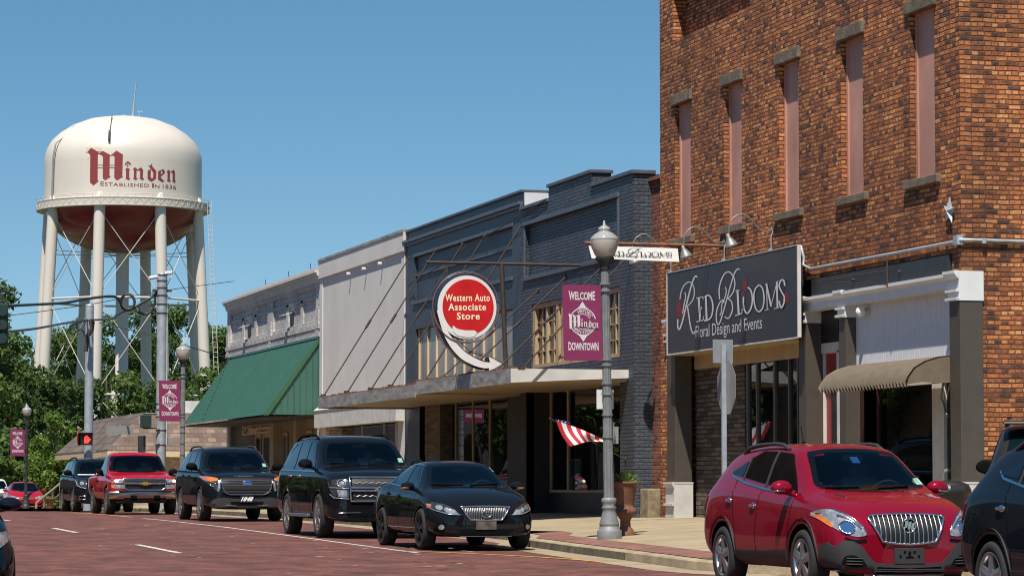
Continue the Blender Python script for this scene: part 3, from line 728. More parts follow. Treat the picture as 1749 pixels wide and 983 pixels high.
# ---------------- narrow gap wall between the two buildings
gw = empty('party_wall', (D + .05, 54.6, BZ), 'narrow strip of dull red brick wall between the blue and the orange brick buildings', 'wall')
q = MB(); q.box(D + .05, D + 8, 54.255, 55.05, BZ - .2, 7.05); q.build('brick_strip', M['brick_dark'], gw)
q = MB(); q.box(D - .02, D + 8, 54.255, 55.0, 7.051, 7.12); q.build('coping', M['rust'], gw)
q = MB(); q.box(D - .22, D + .049, 54.40, 54.93, BZ - .2, .99); tag(q.build('stone_block', M['stone_block'], bevel=.03), 'mottled brown stone block at the foot of the narrow brick strip', 'stone block')

# ---------------- slate blue building
BX = 17.67
bl = empty('blue_building', (BX, 64.7, BZ), 'slate blue painted brick shop building with stepped parapet and a suspended metal canopy', 'building')
Z0 = BZ - .2
b = MB()
hr = [(55.87, 62.35, 3.62, 5.03), (55.95, 62.8, 5.68, 6.82), (55.85, 62.72, Z0, 3.35)]
b.wall(BX, .16, 54.95, 63.2, Z0, 7.2, hr)
# parapet steps with thickness
TH = .42
b.box(BX, BX + TH, 57.75, 60.95, 7.2, 7.5)
b.quad((BX + .07, 62.8, 5.68), (BX + .07, 55.95, 5.68), (BX + .07, 55.95, 6.82), (BX + .07, 62.8, 6.82))
b.quad((BX, 54.95, Z0), (BX + 8, 54.95, Z0), (BX + 8, 54.95, 7.2), (BX, 54.95, 7.2))
b.quad((BX, 54.95, 7.2), (BX + TH, 54.95, 7.2), (BX + TH, 63.2, 7.2), (BX, 63.2, 7.2))
b.quad((BX + TH, 54.95, 7.2), (BX + TH, 63.2, 7.2), (BX + TH, 63.2, 6.2), (BX + TH, 54.95, 6.2))
b.build('brick_front', M['brick_blue'], bl)
q = MB()
q.box(BX - .05, BX + TH + .04, 54.90, 57.75, 7.201, 7.28); q.box(BX - .05, BX + TH + .04, 60.95, 63.2, 7.201, 7.28); q.box(BX - .05, BX + TH + .04, 57.71, 60.99, 7.501, 7.575)
# ledges that frame the sunken panel
for z in (5.58, 6.82): q.box(BX - .05, BX + .02, 55.85, 62.95, z, z + .085)
q.box(BX - .03, BX + .02, 62.8, 62.92, 5.665, 6.82); q.box(BX - .03, BX + .02, 55.86, 55.95, 5.665, 6.82)
q.build('parapet_coping', M['blue_lip'], bl, bevel=.01)
# left, smoother half
b = MB()
hl = [(64.05, 73.45, 3.7, 5.05), (64.1, 73.6, 5.78, 6.92), (64.28, 73.0, Z0, 3.35)]
LX = BX + .04
b.wall(LX, .14, 63.2, 74.55, Z0, 7.38, hl)
b.quad((LX + .07, 73.6, 5.78), (LX + .07, 64.1, 5.78), (LX + .07, 64.1, 6.92), (LX + .07, 73.6, 6.92))
b.box(LX + .04, LX + .6, 63.25, 74.55, 7.38, 7.63)
b.build('stucco_front', M['blue'], bl)
q = MB()
q.box(LX - .1, LX + .02, 63.2, 74.6, 7.34, 7.42); q.box(LX - .05, LX + .02, 63.2, 74.6, 7.26, 7.34); q.box(LX - .03, LX + .66, 63.25, 74.58, 7.631, 7.69)
q.box(LX - .05, LX + .02, 64.0, 73.7, 5.69, 5.78); q.box(LX - .03, LX + .02, 64.0, 73.7, 6.92, 7.0)
q.box(LX + .03, LX + .09, 64.1, 73.6, 6.42, 6.47)
q.build('ledge', M['blue_lip'], bl, bevel=.008)
q = MB(); q.box(LX + .05, LX + .6, 63.21, 63.249, 7.30, 7.62); q.build('parapet_end', M['white'], bl)
q = MB(); q.box(BX, BX + 20, 63.2, 74.55, 3.4, 7.1); q.v = [(p[0] + .35, p[1], p[2]) for p in q.v]; q.build('shell', M['blue'], bl)
# upstairs windows: milky ribbed panels on the left, small-paned sashes on the right
q = MB(); q.box(LX + .10, LX + .13, 64.05, 73.45, 3.7, 5.05); q.build('panel_glazing', M['glass_old'], bl)
q = MB()
for i in range(11): y = 64.15 + 9.2 * i / 10; q.box(LX + .06, LX + .10, y - .03, y + .03, 3.7, 5.05)
q.build('mullions', M['cream'], bl)
q = MB(); q.box(BX + .12, BX + .15, 55.87, 62.35, 3.62, 5.03); q.build('window_pane', M['glass_dark'], bl)
q = MB()
q.box(BX + .03, BX + .12, 55.87, 62.35, 4.93, 5.029); q.box(BX + .03, BX + .12, 55.87, 62.35, 3.621, 3.70)
for y in (55.92, 57.9, 58.3, 60.0, 60.4, 62.22): q.box(BX + .035, BX + .12, y - .06, y + .13, 3.701, 4.929)
for y in (56.9, 59.15, 61.3): q.box(BX + .05, BX + .12, y - .05, y + .05, 3.701, 4.929)
for z in (3.98, 4.30, 4.62):
    q.box(BX + .085, BX + .118, 55.97, 62.2, z - .012, z + .012)
for y in (56.4, 57.4, 58.75, 59.6, 60.85, 61.75): q.box(BX + .085, BX + .118, y - .012, y + .012, 3.70, 4.93)
q.build('window_frame', M['tan'], bl)
# canopy and its tie rods
CX, CY0, CY1 = 15.27, 55.3, 73.9
q = MB()
q.box(CX, BX - .002, CY0, 63.2, 3.21, 3.235, 1); q.box(CX, LX - .002, 63.2, CY1, 3.155, 3.18, 1)
q.box(CX + .03, BX - .01, CY0 + .03, 63.2, 3.10, 3.205, 2); q.box(CX + .03, LX - .01, 63.2, CY1 - .03, 3.05, 3.15, 2)
q.box(CX - .02, CX, CY0, 63.25, 3.05, 3.34); q.box(CX - .02, CX, 63.3, CY1, 3.0, 3.28); q.prism([(CX - .02, CY0, 3.06), (BX, CY0, 3.17), (BX, CY0, 3.335), (CX - .02, CY0, 3.335)], (0, -.02, 0), 3); q.box(CX - .02, LX, CY1, CY1 + .02, 3.0, 3.28)
# ragged rusty roofing edge
rr = random.Random(2)
for i in range(46):
    y = CY0 + .3 + i * .4
    q.box(CX - .015, CX + .4, y, y + rr.uniform(.2, .38), 3.335 - (.055 if y > 63.2 else 0), 3.34 - (.055 if y > 63.2 else 0) + rr.uniform(.01, .045), 4)
q.build('canopy', [M['tin'], M['rust'], M['tan'], M['white_old'], M['rust']], bl)
for (ut, vt, ub, vb) in ((690, 443, 558, 672), (735, 430, 598, 668), (780, 420, 640, 662), (820, 405, 672, 655), (878, 385, 735, 647), (897, 500, 768, 643), (943, 478, 810, 637), (998, 465, 866, 627), (1040, 440, 925, 628)):
    t_ = PX(ut, vt, BX - .01); bt = PX(ub, vb, CX + .12)
    yy = (t_.y + bt.y) / 2
    q = MB(); q.tube([(BX, yy, t_.z), (CX + .15, yy, 3.33)], .017, 6)
    f = .45; q.tube([(BX + (CX + .15 - BX) * f, yy, t_.z + (3.33 - t_.z) * f), (BX + (CX + .15 - BX) * (f + .06), yy, t_.z + (3.33 - t_.z) * (f + .06))], .032, 6)
    q.lathe([(.05, -.02), (.05, .01)], 8, (BX, yy, t_.z), 'x'); q.box(CX + .08, CX + .2, yy - .05, yy + .05, 3.3, 3.38)
    q.build('tie_rod', M['rod'], bl)
q = MB(); q.tube([(BX - .05, 74.0, 6.2), (BX - .06, 68, 6.7), (BX - .06, 63.5, 7.05), (BX - .05, 61, 7.25)], .012, 5); q.build('slack_cable', M['rod'], bl)
# street level fronts
q = MB()
q.box(LX + .02, LX + .5, 73.0, 74.5, Z0, 3.34); q.build('side_pier', M['brick_tan'], bl)
q = MB(); q.box(BX - .02, BX + .6, 62.72, 64.28, Z0, 3.34); q.build('middle_pier', plain('black_painted_brick', (.022, .02, .02), .7, var=.3, scale=4), bl)
SX = BX + .55
q = MB(); q.quad((SX, 73.0, .78), (SX, 64.28, .78), (SX, 64.28, 3.1), (SX, 73.0, 3.1)); q.quad((SX, 62.72, .95), (SX, 55.9, .95), (SX, 55.9, 3.1), (SX, 62.72, 3.1)); q.build('shop_pane', M['glass'], bl)
q = MB()
for y in (72.9, 71.2, 69.5, 67.9, 66.2, 64.4): q.box(SX - .03, SX + .04, y - .03, y + .03, .78, 3.1)
for y in (62.65, 61.3): q.box(SX - .03, SX + .04, y - .04, y + .04, .95, 3.1)
q.box(SX - .04, SX + .05, 55.9, 62.7, .89, .95); q.box(SX - .04, SX + .05, 64.3, 73, .72, .78)
q.build('shop_frame', M['tan'], bl)
q = MB(); q.box(SX - .02, SX + .1, 55.9, 62.7, Z0, .89); q.box(SX - .02, SX + .1, 64.3, 73, Z0, .72); q.build('bulkhead', M['charcoal'], bl)
q = MB(); q.box(BX + .02, SX, 55.86, 73, 3.102, 3.34); q.build('soffit', M['tan'], bl)
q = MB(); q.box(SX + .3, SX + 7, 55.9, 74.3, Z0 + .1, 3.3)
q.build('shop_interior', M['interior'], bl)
q = MB(); q.box(BX + .02, SX + .1, 54.97, 55.86, Z0, 3.34); q.build('end_pier', M['brick_blue'], bl)
# poster standing in the right-hand window
pa, pb_ = PX(969, 800, SX + .12), PX(993, 835, SX + .12)
po = tag(MB().box(SX + .10, SX + .13, pb_.y, pa.y, .96, 1.62).build('window_poster', M['paper']), 'small white card with a pale blue print standing inside the dark shop window', 'poster')
q = MB(); q.box(SX + .094, SX + .099, pb_.y + .04, pa.y - .04, 1.28, 1.58); q.build('print', M['poster_blue'], po)

# ---------------- grey stucco building
gr = empty('stucco_building', (17.7, 80, BZ), 'plain pale grey stucco shop building with a blank upper wall', 'building')
GXF = 17.7
b = MB(); b.wall(GXF, .5, 74.56, 85.45, Z0, 7.66, [(75.4, 84.7, Z0, 2.75)])
b.box(GXF + .01, GXF + 20, 74.57, 85.44, 3.4, 7.5)
b.build('stucco_wall', M['stucco'], gr)
q = MB(); q.box(GXF - .075, GXF - .001, 74.5, 85.5, 7.16, 7.66); q.box(GXF - .03, GXF - .001, 74.56, 74.9, 3.4, 7.16); q.box(GXF - .03, GXF - .001, 85.1, 85.48, 3.4, 7.16)
q.build('upper_band', M['stucco'], gr)
q = MB(); q.box(GXF - .1, GXF + .5, 74.5, 85.5, 7.661, 7.73); q.build('parapet_cap', M['tin'], gr)
q = MB()
for y in (81.2, 79.2, 77.2): q.lathe([(.045, -.14), (.045, -.0)], 10, (GXF, y, 7.02), 'x')
q.build('scupper', M['white'], gr)
q = MB(); q.box(GXF - .22, GXF - .002, 74.7, 85.3, 2.72, 3.2); q.prism([(GXF - .22, 74.7, 3.2), (GXF - .25, 74.7, 3.23), (GXF - .002, 74.7, 3.42)], (0, 10.6, 0)); q.build('fascia_board', M['white_old'], gr)
q = MB()
for y in (84.7, 75.4): q.box(GXF + .02, GXF + .4, y - .4, y + .4, Z0, 2.72)
q.build('side_pier', M['brick_tan'], gr)
q = MB(); q.quad((GXF + .4, 84.4, Z0), (GXF + .4, 75.7, Z0), (GXF + .4, 75.7, 2.72), (GXF + .4, 84.4, 2.72)); q.build('shop_pane', M['glass'], gr)
q = MB()
for y in (84.3, 81.4, 78.6, 75.9): q.box(GXF + .36, GXF + .44, y - .05, y + .05, Z0, 2.72)
q.build('shop_frame', M['sign_back'], gr)
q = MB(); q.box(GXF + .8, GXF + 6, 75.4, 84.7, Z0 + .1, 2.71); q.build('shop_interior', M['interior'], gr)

# ---------------- white brick building with the green sheet-metal awning
gn = empty('white_brick_building', (17.7, 93.5, BZ), 'low white painted brick office building with a cornice and a large green sheet metal awning', 'building')
WX = 17.7
b = MB()
pan = [(86.2, 93.1, 5.95, 6.95), (94.0, 101.0, 5.95, 6.95)]
b.wall(WX, .09, 85.5, 101.6, Z0, 7.4, pan + [(86.0, 101.2, Z0, 3.3)])
for p in pan: b.quad((WX + .08, p[1], p[2]), (WX + .08, p[0], p[2]), (WX + .08, p[0], p[3]), (WX + .08, p[1], p[3]))
b.quad((WX, 101.6, Z0), (WX + 20, 101.6, Z0), (WX + 20, 101.6, 7.4), (WX, 101.6, 7.4))
b.quad((WX, 85.5, Z0), (WX + 20, 85.5, Z0), (WX + 20, 85.5, 7.4), (WX, 85.5, 7.4))
b.quad((WX, 85.5, 7.4), (WX, 101.6, 7.4), (WX + 20, 101.6, 7.4), (WX + 20, 85.5, 7.4))
for z in (5.70, 5.45): b.box(WX - .06, WX - .001, 85.5, 101.65, z, z + .14)
for y in (93.2, 85.6, 101.1): b.box(WX - .05, WX - .001, y, y + .45, 5.45, 6.3)
for p in pan:
    for k in (1, 2): y = p[0] + (p[1] - p[0]) * k / 3; b.box(WX + .03, WX + .079, y - .18, y + .18, 5.95, 6.7)
    b.box(WX + .03, WX + .079, p[0], p[1], 6.62, 6.72)
b.build('brick_front', M['brick_white'], gn)
q = MB()
for x, z0_, z1_ in ((.20, 7.35, 7.42), (.13, 7.27, 7.35), (.07, 7.19, 7.27), (.04, 7.10, 7.19)): q.box(WX - x, WX - .002, 85.45, 101.7, z0_, z1_)
q.build('cornice', M['white_old'], gn)
q = MB(); q.box(WX + .25, WX + 19, 85.55, 101.5, 7.405, 7.66); q.build('parapet', M['white_old'], gn)
q = MB()
for y in (92.0, 96.0, 88.5): q.tube([(WX + .3, y, 7.6), (WX + .3, y, 7.85)], .012, 5)
q.build('roof_pin', M['rod'], gn)
for yv in (90.2, 97.6):
    q = MB(); q.box(WX + .04, WX + .1, yv - .22, yv + .22, 6.05, 6.4, 1); q.prism([(WX + .02, yv - .22, 6.42), (WX - .30, yv - .22, 6.33), (WX - .30, yv - .22, 6.31), (WX + .02, yv - .22, 6.40)], (0, .44, 0))
    q.build('vent_flap', [M['white'], M['black']], gn)
# awning: ribbed slope with a gable end
AY0, AY1, AX = 85.62, 100.7, 16.05
top, bot = (WX - .02, 5.40), (AX, 3.12)
q = MB(); n = 60
for i in range(n):
    y0 = AY0 + (AY1 - AY0) * i / n; y1 = AY0 + (AY1 - AY0) * (i + 1) / n; m_ = y1 - .035
    q.quad((bot[0], y0, bot[1]), (top[0], y0, top[1]), (top[0], m_, top[1]), (bot[0], m_, bot[1]))
    q.quad((bot[0] - .012, m_, bot[1] + .02), (top[0] - .012, m_, top[1] + .02), (top[0] - .012, y1, top[1] + .02), (bot[0] - .012, y1, bot[1] + .02))
    q.quad((bot[0], m_, bot[1]), (top[0], m_, top[1]), (top[0] - .012, m_, top[1] + .02), (bot[0] - .012, m_, bot[1] + .02))
q.box(WX - .07, WX - .01, AY0, AY1, 5.40, 5.47)
aw = q.build('awning', M['green'], gn)
q = MB(); m_ = 8
for i in range(m_):
    x0 = AX + .14 + (WX - AX - .14) * i / m_; x1 = AX + .14 + (WX - AX - .14) * (i + 1) / m_
    def zt(x): return bot[1] + (top[1] - bot[1]) * (x - AX) / (top[0] - AX) - .03
    q.quad((x0, AY0 + .03, 3.12), (x1 - .02, AY0 + .03, 3.12), (x1 - .02, AY0 + .03, zt(x1 - .02)), (x0, AY0 + .03, zt(x0)))
    q.quad((x1 - .02, AY0 + .01, 3.12), (x1, AY0 + .01, 3.12), (x1, AY0 + .01, zt(x1)), (x1 - .02, AY0 + .01, zt(x1 - .02)))
q.build('awning_gable', M['green'], aw)
q = MB(); q.prism([(bot[0] - .03, AY0 - .03, bot[1] - .02), (bot[0] + .12, AY0 - .03, bot[1] - .02), (top[0], AY0 - .03, top[1] - .14), (top[0], AY0 - .03, top[1] + .05), (bot[0] - .03, AY0 - .03, bot[1] + .05)], (0, .05, 0)); q.build('awning_rake', M['green_dark'], aw)
q = MB(); q.box(AX + .05, WX - .05, AY0 + .1, AY1 - .1, 3.02, 3.08); q.build('awning_framing', M['rod'], aw)
# recessed office front
OX = WX + .9
q = MB(); q.box(OX, OX + .2, 86.0, 101.2, Z0, 3.3); q.box(WX + .05, OX, 85.9, 86.3, Z0, 3.3); q.box(WX + .02, WX + .35, 93.0, 93.5, Z0, 3.3); q.box(WX + .02, WX + .35, 89.3, 89.7, Z0, 3.3)
q.box(WX + .01, OX, 86, 101.2, 3.2, 3.3)
q.build('office_front', M['beige'], gn)
for a, c in ((99.8, 100.6), (98.0, 99.2), (95.0, 96.3), (91.0, 92.6), (87.2, 88.7)):
    od = MB().box(OX - .03, OX - .002, a, c, .55, 2.6).build('office_door', M['black'], gn)
    q = MB(); q.box(OX - .05, OX - .031, a - .08, a, .5, 2.68); q.box(OX - .05, OX - .031, c, c + .08, .5, 2.68); q.box(OX - .05, OX - .031, a - .08, c + .08, 2.68, 2.76)
    q.build('door_frame', M['cream'], od)
# attorney's board under the awning
sa, se = YX(415, WX + .1, 730), YX(470, WX + .1, 730)
z_t, z_b = PX(440, 722, WX + .1).z, PX(440, 741, WX + .1).z
ab = tag(MB().box(WX + .08, WX + .11, se, sa, z_b, z_t).build('office_sign', M['cream']), 'small cream attorney sign board hanging under the green awning', 'sign')
q = MB(); put_text(q, 'Richard E. McCullough', lambda s, t: (WX + .074, sa - (sa - se) * (.26 + .72 * s), z_b + (z_t - z_b) * (.50 + .36 * t)), bold=.02)
put_text(q, 'ATTORNEY AT LAW', lambda s, t: (WX + .074, sa - (sa - se) * (.46 + .5 * s), z_b + (z_t - z_b) * (.18 + .2 * t)), bold=.01)
put_text(q, 'G', lambda s, t: (WX + .074, sa - (sa - se) * (.03 + .12 * s), z_b + (z_t - z_b) * (.1 + .85 * t)), bold=.02)
put_text(q, 'C', lambda s, t: (WX + .073, sa - (sa - se) * (.15 + .08 * s), z_b + (z_t - z_b) * (.25 + .5 * t)), bold=.0)
q.build('lettering', M['ink'], ab)

# ---------------- shop with the shingled mansard beyond the crossing
bs = empty('mansard_shop', (16.8, 124, g(124)), 'low brick shop with a brown shingled mansard roof beyond the crossing', 'building')
zb = g(124) + .1
def mp(u, v, y): return PY(u, v, y)
ex, ey, ez = 16.5, 124.0, mp(182, 768, 124).z
rz = mp(230, 704, 125.5).z
X1, Y1 = 33.0, 143.0
q = MB()
q.quad((ex, ey, ez), (ex, Y1, ez), (ex + 1.7, Y1 - 1.6, rz), (ex + 1.7, ey + 1.6, rz)); ro = q.build('roof', M['shingle'], bs)
q = MB(); q.quad((X1, ey, ez), (ex, ey, ez), (ex + 1.7, ey + 1.6, rz), (X1, ey + 1.6, rz)); q.build('front_slope', M['shingle_tan'], ro)
q = MB(); q.box(ex + 1.7, X1, ey + 1.6, Y1 - 1.6, rz - .3, rz - .02); q.build('flat_roof', M['tin'], ro)
q = MB(); q.box(ex + 3.4, ex + 8, ey + 3, ey + 9, rz - .02, rz + .35); q.box(ex + 3.6, ex + 5.0, ey + 2.7, ey + 5, rz - .02, rz + .55); q.build('roof_unit', M['white_old'], ro)
q = MB(); q.box(ex + .02, X1, ey + .02, Y1, ez - .28, ez - .01); q.build('eave', M['cream'], bs)
q = MB(); q.box(ex + .9, X1, ey + .9, Y1 - .9, zb - .3, ez - .28); q.build('wall', M['brick_tan'], bs)
q = MB(); q.box(ex + 6.3, ex + 10.5, ey + .86, ey + .9, .55, 1.75); wp = q.build('window', M['glass_dark'], bs)
q = MB()
for k, pts in enumerate(([(0, 0), (.15, .35), (.3, .1), (.45, .4)], [(.55, .1), (.8, .3), (.7, .0), (1.0, .12)], [(1.15, .35), (1.2, .05), (1.45, .3), (1.6, .1)])):
    v2, f2 = ribbon2d(pts, .06); q.add([(ex + 6.7 + a, ey + .85 - k * .001, 1.05 + c) for a, c in v2], f2)
q.build('window_script', M['yellow_paint'], wp)
q = MB(); q.box(ex + 5.3, ex + 5.75, ey + .25, ey + .6, zb - .3, ez - .28); q.build('porch_post', M['white'], bs)

TREES_LATER = []
# ---------------- arcaded building across the street (seen in the shop windows)
for i_, yy in enumerate((46, 62, 77, 93, 108, 124, 141)):
    st_ = empty('street_tree', (-1.6, yy, g(yy) + .15), 'leafy street tree across the road, seen only as a reflection in shop glass', 'tree', 'street trees across the road')
    rs_ = random.Random(300 + i_); lb_ = [((rs_.uniform(-1.3, 1.3), rs_.uniform(-1.6, 1.6), rs_.uniform(2.6, 5.6)), (1.1, 1.2, .9)) for _ in range(9)]
    TREES_LATER.append((st_, lb_, yy))
ac = empty('arcaded_building', (-3.5, 80, 0), 'tan arcaded building across the street, seen only as a reflection in the shop windows', 'building')
q = MB()
for i in range(44):
    y0 = 30 + i * 7.0
    n = 12; R_ = 2.2; zc = 2.0
    arc = [(-3.4, y0 + 3.5 + R_ * math.cos(math.pi * k / n), zc + R_ * .8 * math.sin(math.pi * k / n)) for k in range(n + 1)]
    q.poly([(-3.4, y0 + 7, -.3), (-3.4, y0 + 7, 7.5), (-3.4, y0, 7.5), (-3.4, y0, -.3), (-3.4, y0 + 1.3, -.3)] + arc[::-1] + [(-3.4, y0 + 5.7, -.3)])
    q.add([(-3.33, p[1], p[2]) for p in arc] + [(-3.33, y0 + 3.5 + (R_ + .25) * math.cos(math.pi * k / n), zc + (R_ + .25) * .8 * math.sin(math.pi * k / n)) for k in range(n + 1)], [(k, k + 1, n + 2 + k, n + 1 + k) for k in range(n)])
q.build('arcade_wall', plain('tan_render', (.36, .285, .205), .8, var=.08), ac)
q = MB(); q.box(-9, -4.4, 30, 338, -2.3, 7.4); q.build('shell', M['interior'], ac)
# ================================================================== WATER TOWER
TD = 278.0
TC = PD(208, 600, TD); TX, TY = TC.x, TC.y
vd = Vector((-TX, -TY, 0)).normalized()          # towards the viewer
rd = Vector((-vd.y, vd.x, 0))                    # to the right as seen from the street
def tz(v): return PD(208, v, TD).z
wt = empty('water_tower', (TX, TY, 0), 'white water tower with a maroon bowl, lettered Minden Established In 1836', 'water tower')
PM = TD / FPX
q = MB()
prof = [(0.001, 200), (30, 201), (60, 206), (88, 217), (108, 230), (122, 243), (130, 257), (133.5, 270), (134, 285), (134, 362)]
q.lathe([(r * PM, tz(v)) for r, v in prof], 72, (TX, TY, 0))
q.build('tank', M['tower_white'], wt)
q = MB()
zt_, zb_ = tz(358), tz(433)
q.lathe([(131 * PM * math.cos(a), zt_ - (zt_ - zb_) * math.sin(a)) for a in np.linspace(0, math.pi / 2 - .02, 16)], 64, (TX, TY, 0))
q.build('bowl', M['tower_red'], wt)
# balcony with lattice girder and rail
q = MB(); Rb = 147 * PM; zf, zr = tz(361), tz(344)
q.lathe([(Rb, zf - .12), (Rb, zf), (Rb - .9, zf), (Rb - .9, zf - .12), (Rb, zf - .12)], 64, (TX, TY, 0), smooth=False)
def ringp(r, z, k, n=64): a = 2 * math.pi * k / n; return (TX + r * math.cos(a), TY + r * math.sin(a), z)
q.tube([ringp(Rb, zr, k) for k in range(64)], .032, 5, closed=True)
q.tube([ringp(Rb, (zf * .35 + zr * .65), k) for k in range(64)], .03, 5, closed=True)
q.lathe([(Rb - .03, zf), (Rb - .03, zf + (zr - zf) * .62)], 64, (TX, TY, 0), smooth=True)
for k in range(64):
    q.tube([ringp(Rb, zf, k), ringp(Rb, zr, k)], .018, 4)
    q.tube([ringp(Rb + .02, zf + .04, k), ringp(Rb + .02, zf + (zr - zf) * .62, k + .5)], .012, 4); q.tube([ringp(Rb + .02, zf + (zr - zf) * .62, k + .5), ringp(Rb + .02, zf + .04, k + 1)], .012, 4)
q.build('balcony', M['tower_white'], wt)
ANG = [-62, -17, 28, 73, 118, 163, 208, 253]
def colp(a, z):
    t = (z - 0) / tz(345); r = (158 * (1 - t) + 131 * t) * PM
    a = math.radians(a); d_ = vd * math.cos(a) + rd * math.sin(a)
    return Vector((TX, TY, z)) + d_ * r
for a in ANG:
    q = MB(); q.tube([colp(a, -2), colp(a, tz(362))], .53, 16)
    p = colp(a, tz(352)); q.ell((p.x, p.y, p.z), (.5, .5, .75), 12, 8)
    q.build('leg', M['tower_white'], wt)
q = MB(); q.lathe([(.95, -2), (.95, tz(668)), (.62, tz(655)), (.62, tz(425))], 20, (TX, TY, 0)); q.build('riser', M['tower_white'], wt)
levels = [tz(370), tz(515), tz(677), tz(800)]
for i in range(8):
    a, b_ = ANG[i], ANG[(i + 1) % 8]
    for z in levels[1:3]: MB().tube([colp(a, z), colp(b_, z)], .10, 6).build('strut', M['tower_white'], wt)
for i in range(8):
    a, b_ = ANG[i], ANG[(i + 1) % 8]
    for z0_, z1_ in zip(levels, levels[1:]):
        MB().tube([colp(a, z0_), colp(b_, z1_)], .038, 5).build('brace_rod', M['tower_white'], wt); MB().tube([colp(b_, z0_), colp(a, z1_)], .038, 5).build('brace_rod', M['tower_white'], wt)
    MB().tube([colp(a, levels[1] + 4.6), (TX, TY, levels[1] + 4.4)], .035, 4).build('spoke_rod', M['tower_white'], wt)
# ladder on the right, pipes, antenna and vent on the roof
q = MB()
for sx in (-.2, .2):
    q.tube([colp(73, -1) + rd * (1.0 + sx), colp(73, tz(345)) + rd * (1.15 + sx)], .035, 5)
for k in range(60):
    t = k / 60; p = colp(73, tz(345) * t); q.tube([p + rd * (.85 + .12 * t), p + rd * (1.2 + .12 * t)], .02, 4)
q.build('ladder', M['tower_white'], wt)
def onr(u, v, off=0.04):
    r = 134 * PM + off; sn = max(-.999, min(.999, (u - 208) / 134)); cs = math.sqrt(1 - sn * sn)
    z = EYE + (tz(v) - EYE) * (TD - r * cs) / TD
    return Vector((TX, TY, z)) + vd * (r * cs) + rd * (r * sn)
q = MB(); q.tube([onr(92, 345, .2), onr(93, 300, .2), onr(94, 270, .22), onr(96, 246, .1)] + [Vector((TX, TY, tz(236))) + vd * 3.4 - rd * 5.2, Vector((TX, TY, tz(222))) + vd * 2.6 - rd * 4.6], .085, 6); q.build('tank_ladder', M['sign_back'], wt)
q = MB(); q.tube([Vector((TX, TY, tz(207))) + vd * 3.9 - rd * 1.1, Vector((TX, TY, tz(226))) + vd * 5.6 - rd * 1.2, Vector((TX, TY, tz(240))) + vd * 6.7 - rd * 1.3], .045, 5)
q.tube([Vector((TX, TY, tz(238))) + vd * 6.6 - rd * 1.3, Vector((TX, TY, tz(255))) + vd * 7.3 - rd * 1.35], .12, 6); q.build('overflow_pipe', M['rod'], wt)
q = MB(); q.tube([(TX + rd.x * .85, TY + rd.y * .85, tz(202)), (TX + rd.x * .9, TY + rd.y * .9, tz(185)), (TX + rd.x * 1.15, TY + rd.y * 1.15, tz(139))], [.16, .09, .045], 6)
q.tube([(TX + rd.x * 1.5, TY + rd.y * 1.5, tz(202)), (TX + rd.x * 1.5, TY + rd.y * 1.5, tz(189))], .05, 5); q.tube([(TX + rd.x * 1.3, TY + rd.y * 1.3, tz(190)), (TX + rd.x * 1.8, TY + rd.y * 1.8, tz(190))], .04, 5)
q.lathe([(.4, tz(202)), (.4, tz(199)), (.25, tz(197)), (.001, tz(196.5))], 12, (TX, TY, 0)); q.build('antenna', M['galv'], wt)
# blackletter name, traced (pixels of an enlargement)
BL = {
 'M': [[(55, 235), (105, 195), (143, 135), (265, 205), (285, 225), (262, 245), (262, 690), (280, 718), (190, 795), (133, 740), (133, 270), (115, 230), (90, 215)],
       [(262, 240), (350, 187), (475, 255), (465, 275), (463, 620), (485, 635), (390, 700), (350, 665), (350, 290), (335, 265), (300, 245)],
       [(463, 278), (580, 177), (688, 245), (682, 620), (695, 635), (595, 698), (545, 655), (548, 290), (530, 262), (490, 270)],
       [(262, 430), (350, 432), (350, 442), (262, 440)], [(262, 478), (350, 480), (350, 490), (262, 488)], [(463, 428), (548, 430), (548, 440), (463, 438)], [(463, 472), (548, 474), (548, 484), (463, 482)]],
 'i': [[(730, 505), (770, 472), (810, 500), (800, 520), (800, 655), (820, 675), (785, 692), (735, 665), (745, 650), (745, 530)],
       [(720, 420), (740, 385), (775, 358), (810, 385), (832, 420), (812, 428), (795, 405), (770, 397), (750, 405), (737, 430)], [(752, 442), (770, 408), (790, 442), (770, 452)]],
 'n': [[(862, 495), (900, 465), (930, 490), (922, 520), (922, 650), (945, 668), (905, 690), (865, 660), (878, 645), (880, 525)],
       [(922, 515), (1000, 465), (1035, 505), (1030, 645), (1055, 665), (1025, 692), (975, 655), (985, 640), (985, 530), (960, 512), (935, 525)]],
 'd': [[(1113, 525), (1165, 490), (1165, 640), (1205, 672), (1180, 712), (1113, 668)],
       [(1120, 425), (1160, 435), (1185, 390), (1195, 450), (1260, 525), (1255, 660), (1180, 710), (1168, 680), (1210, 640), (1210, 550), (1150, 460)]],
 'e': [[(1293, 530), (1340, 508), (1340, 640), (1375, 678), (1405, 690), (1360, 718), (1293, 670)],
       [(1330, 520), (1380, 487), (1415, 540), (1345, 612), (1338, 588), (1380, 545), (1355, 520)]],
 'N': [[(1442, 530), (1470, 500), (1500, 525), (1495, 550), (1495, 680), (1515, 695), (1485, 712), (1442, 690), (1455, 675), (1455, 555)],
       [(1495, 545), (1560, 498), (1585, 535), (1582, 680), (1600, 695), (1575, 727), (1535, 690), (1545, 675), (1545, 560), (1525, 540)]],
}
NAME = [poly for k in BL for poly in BL[k]]
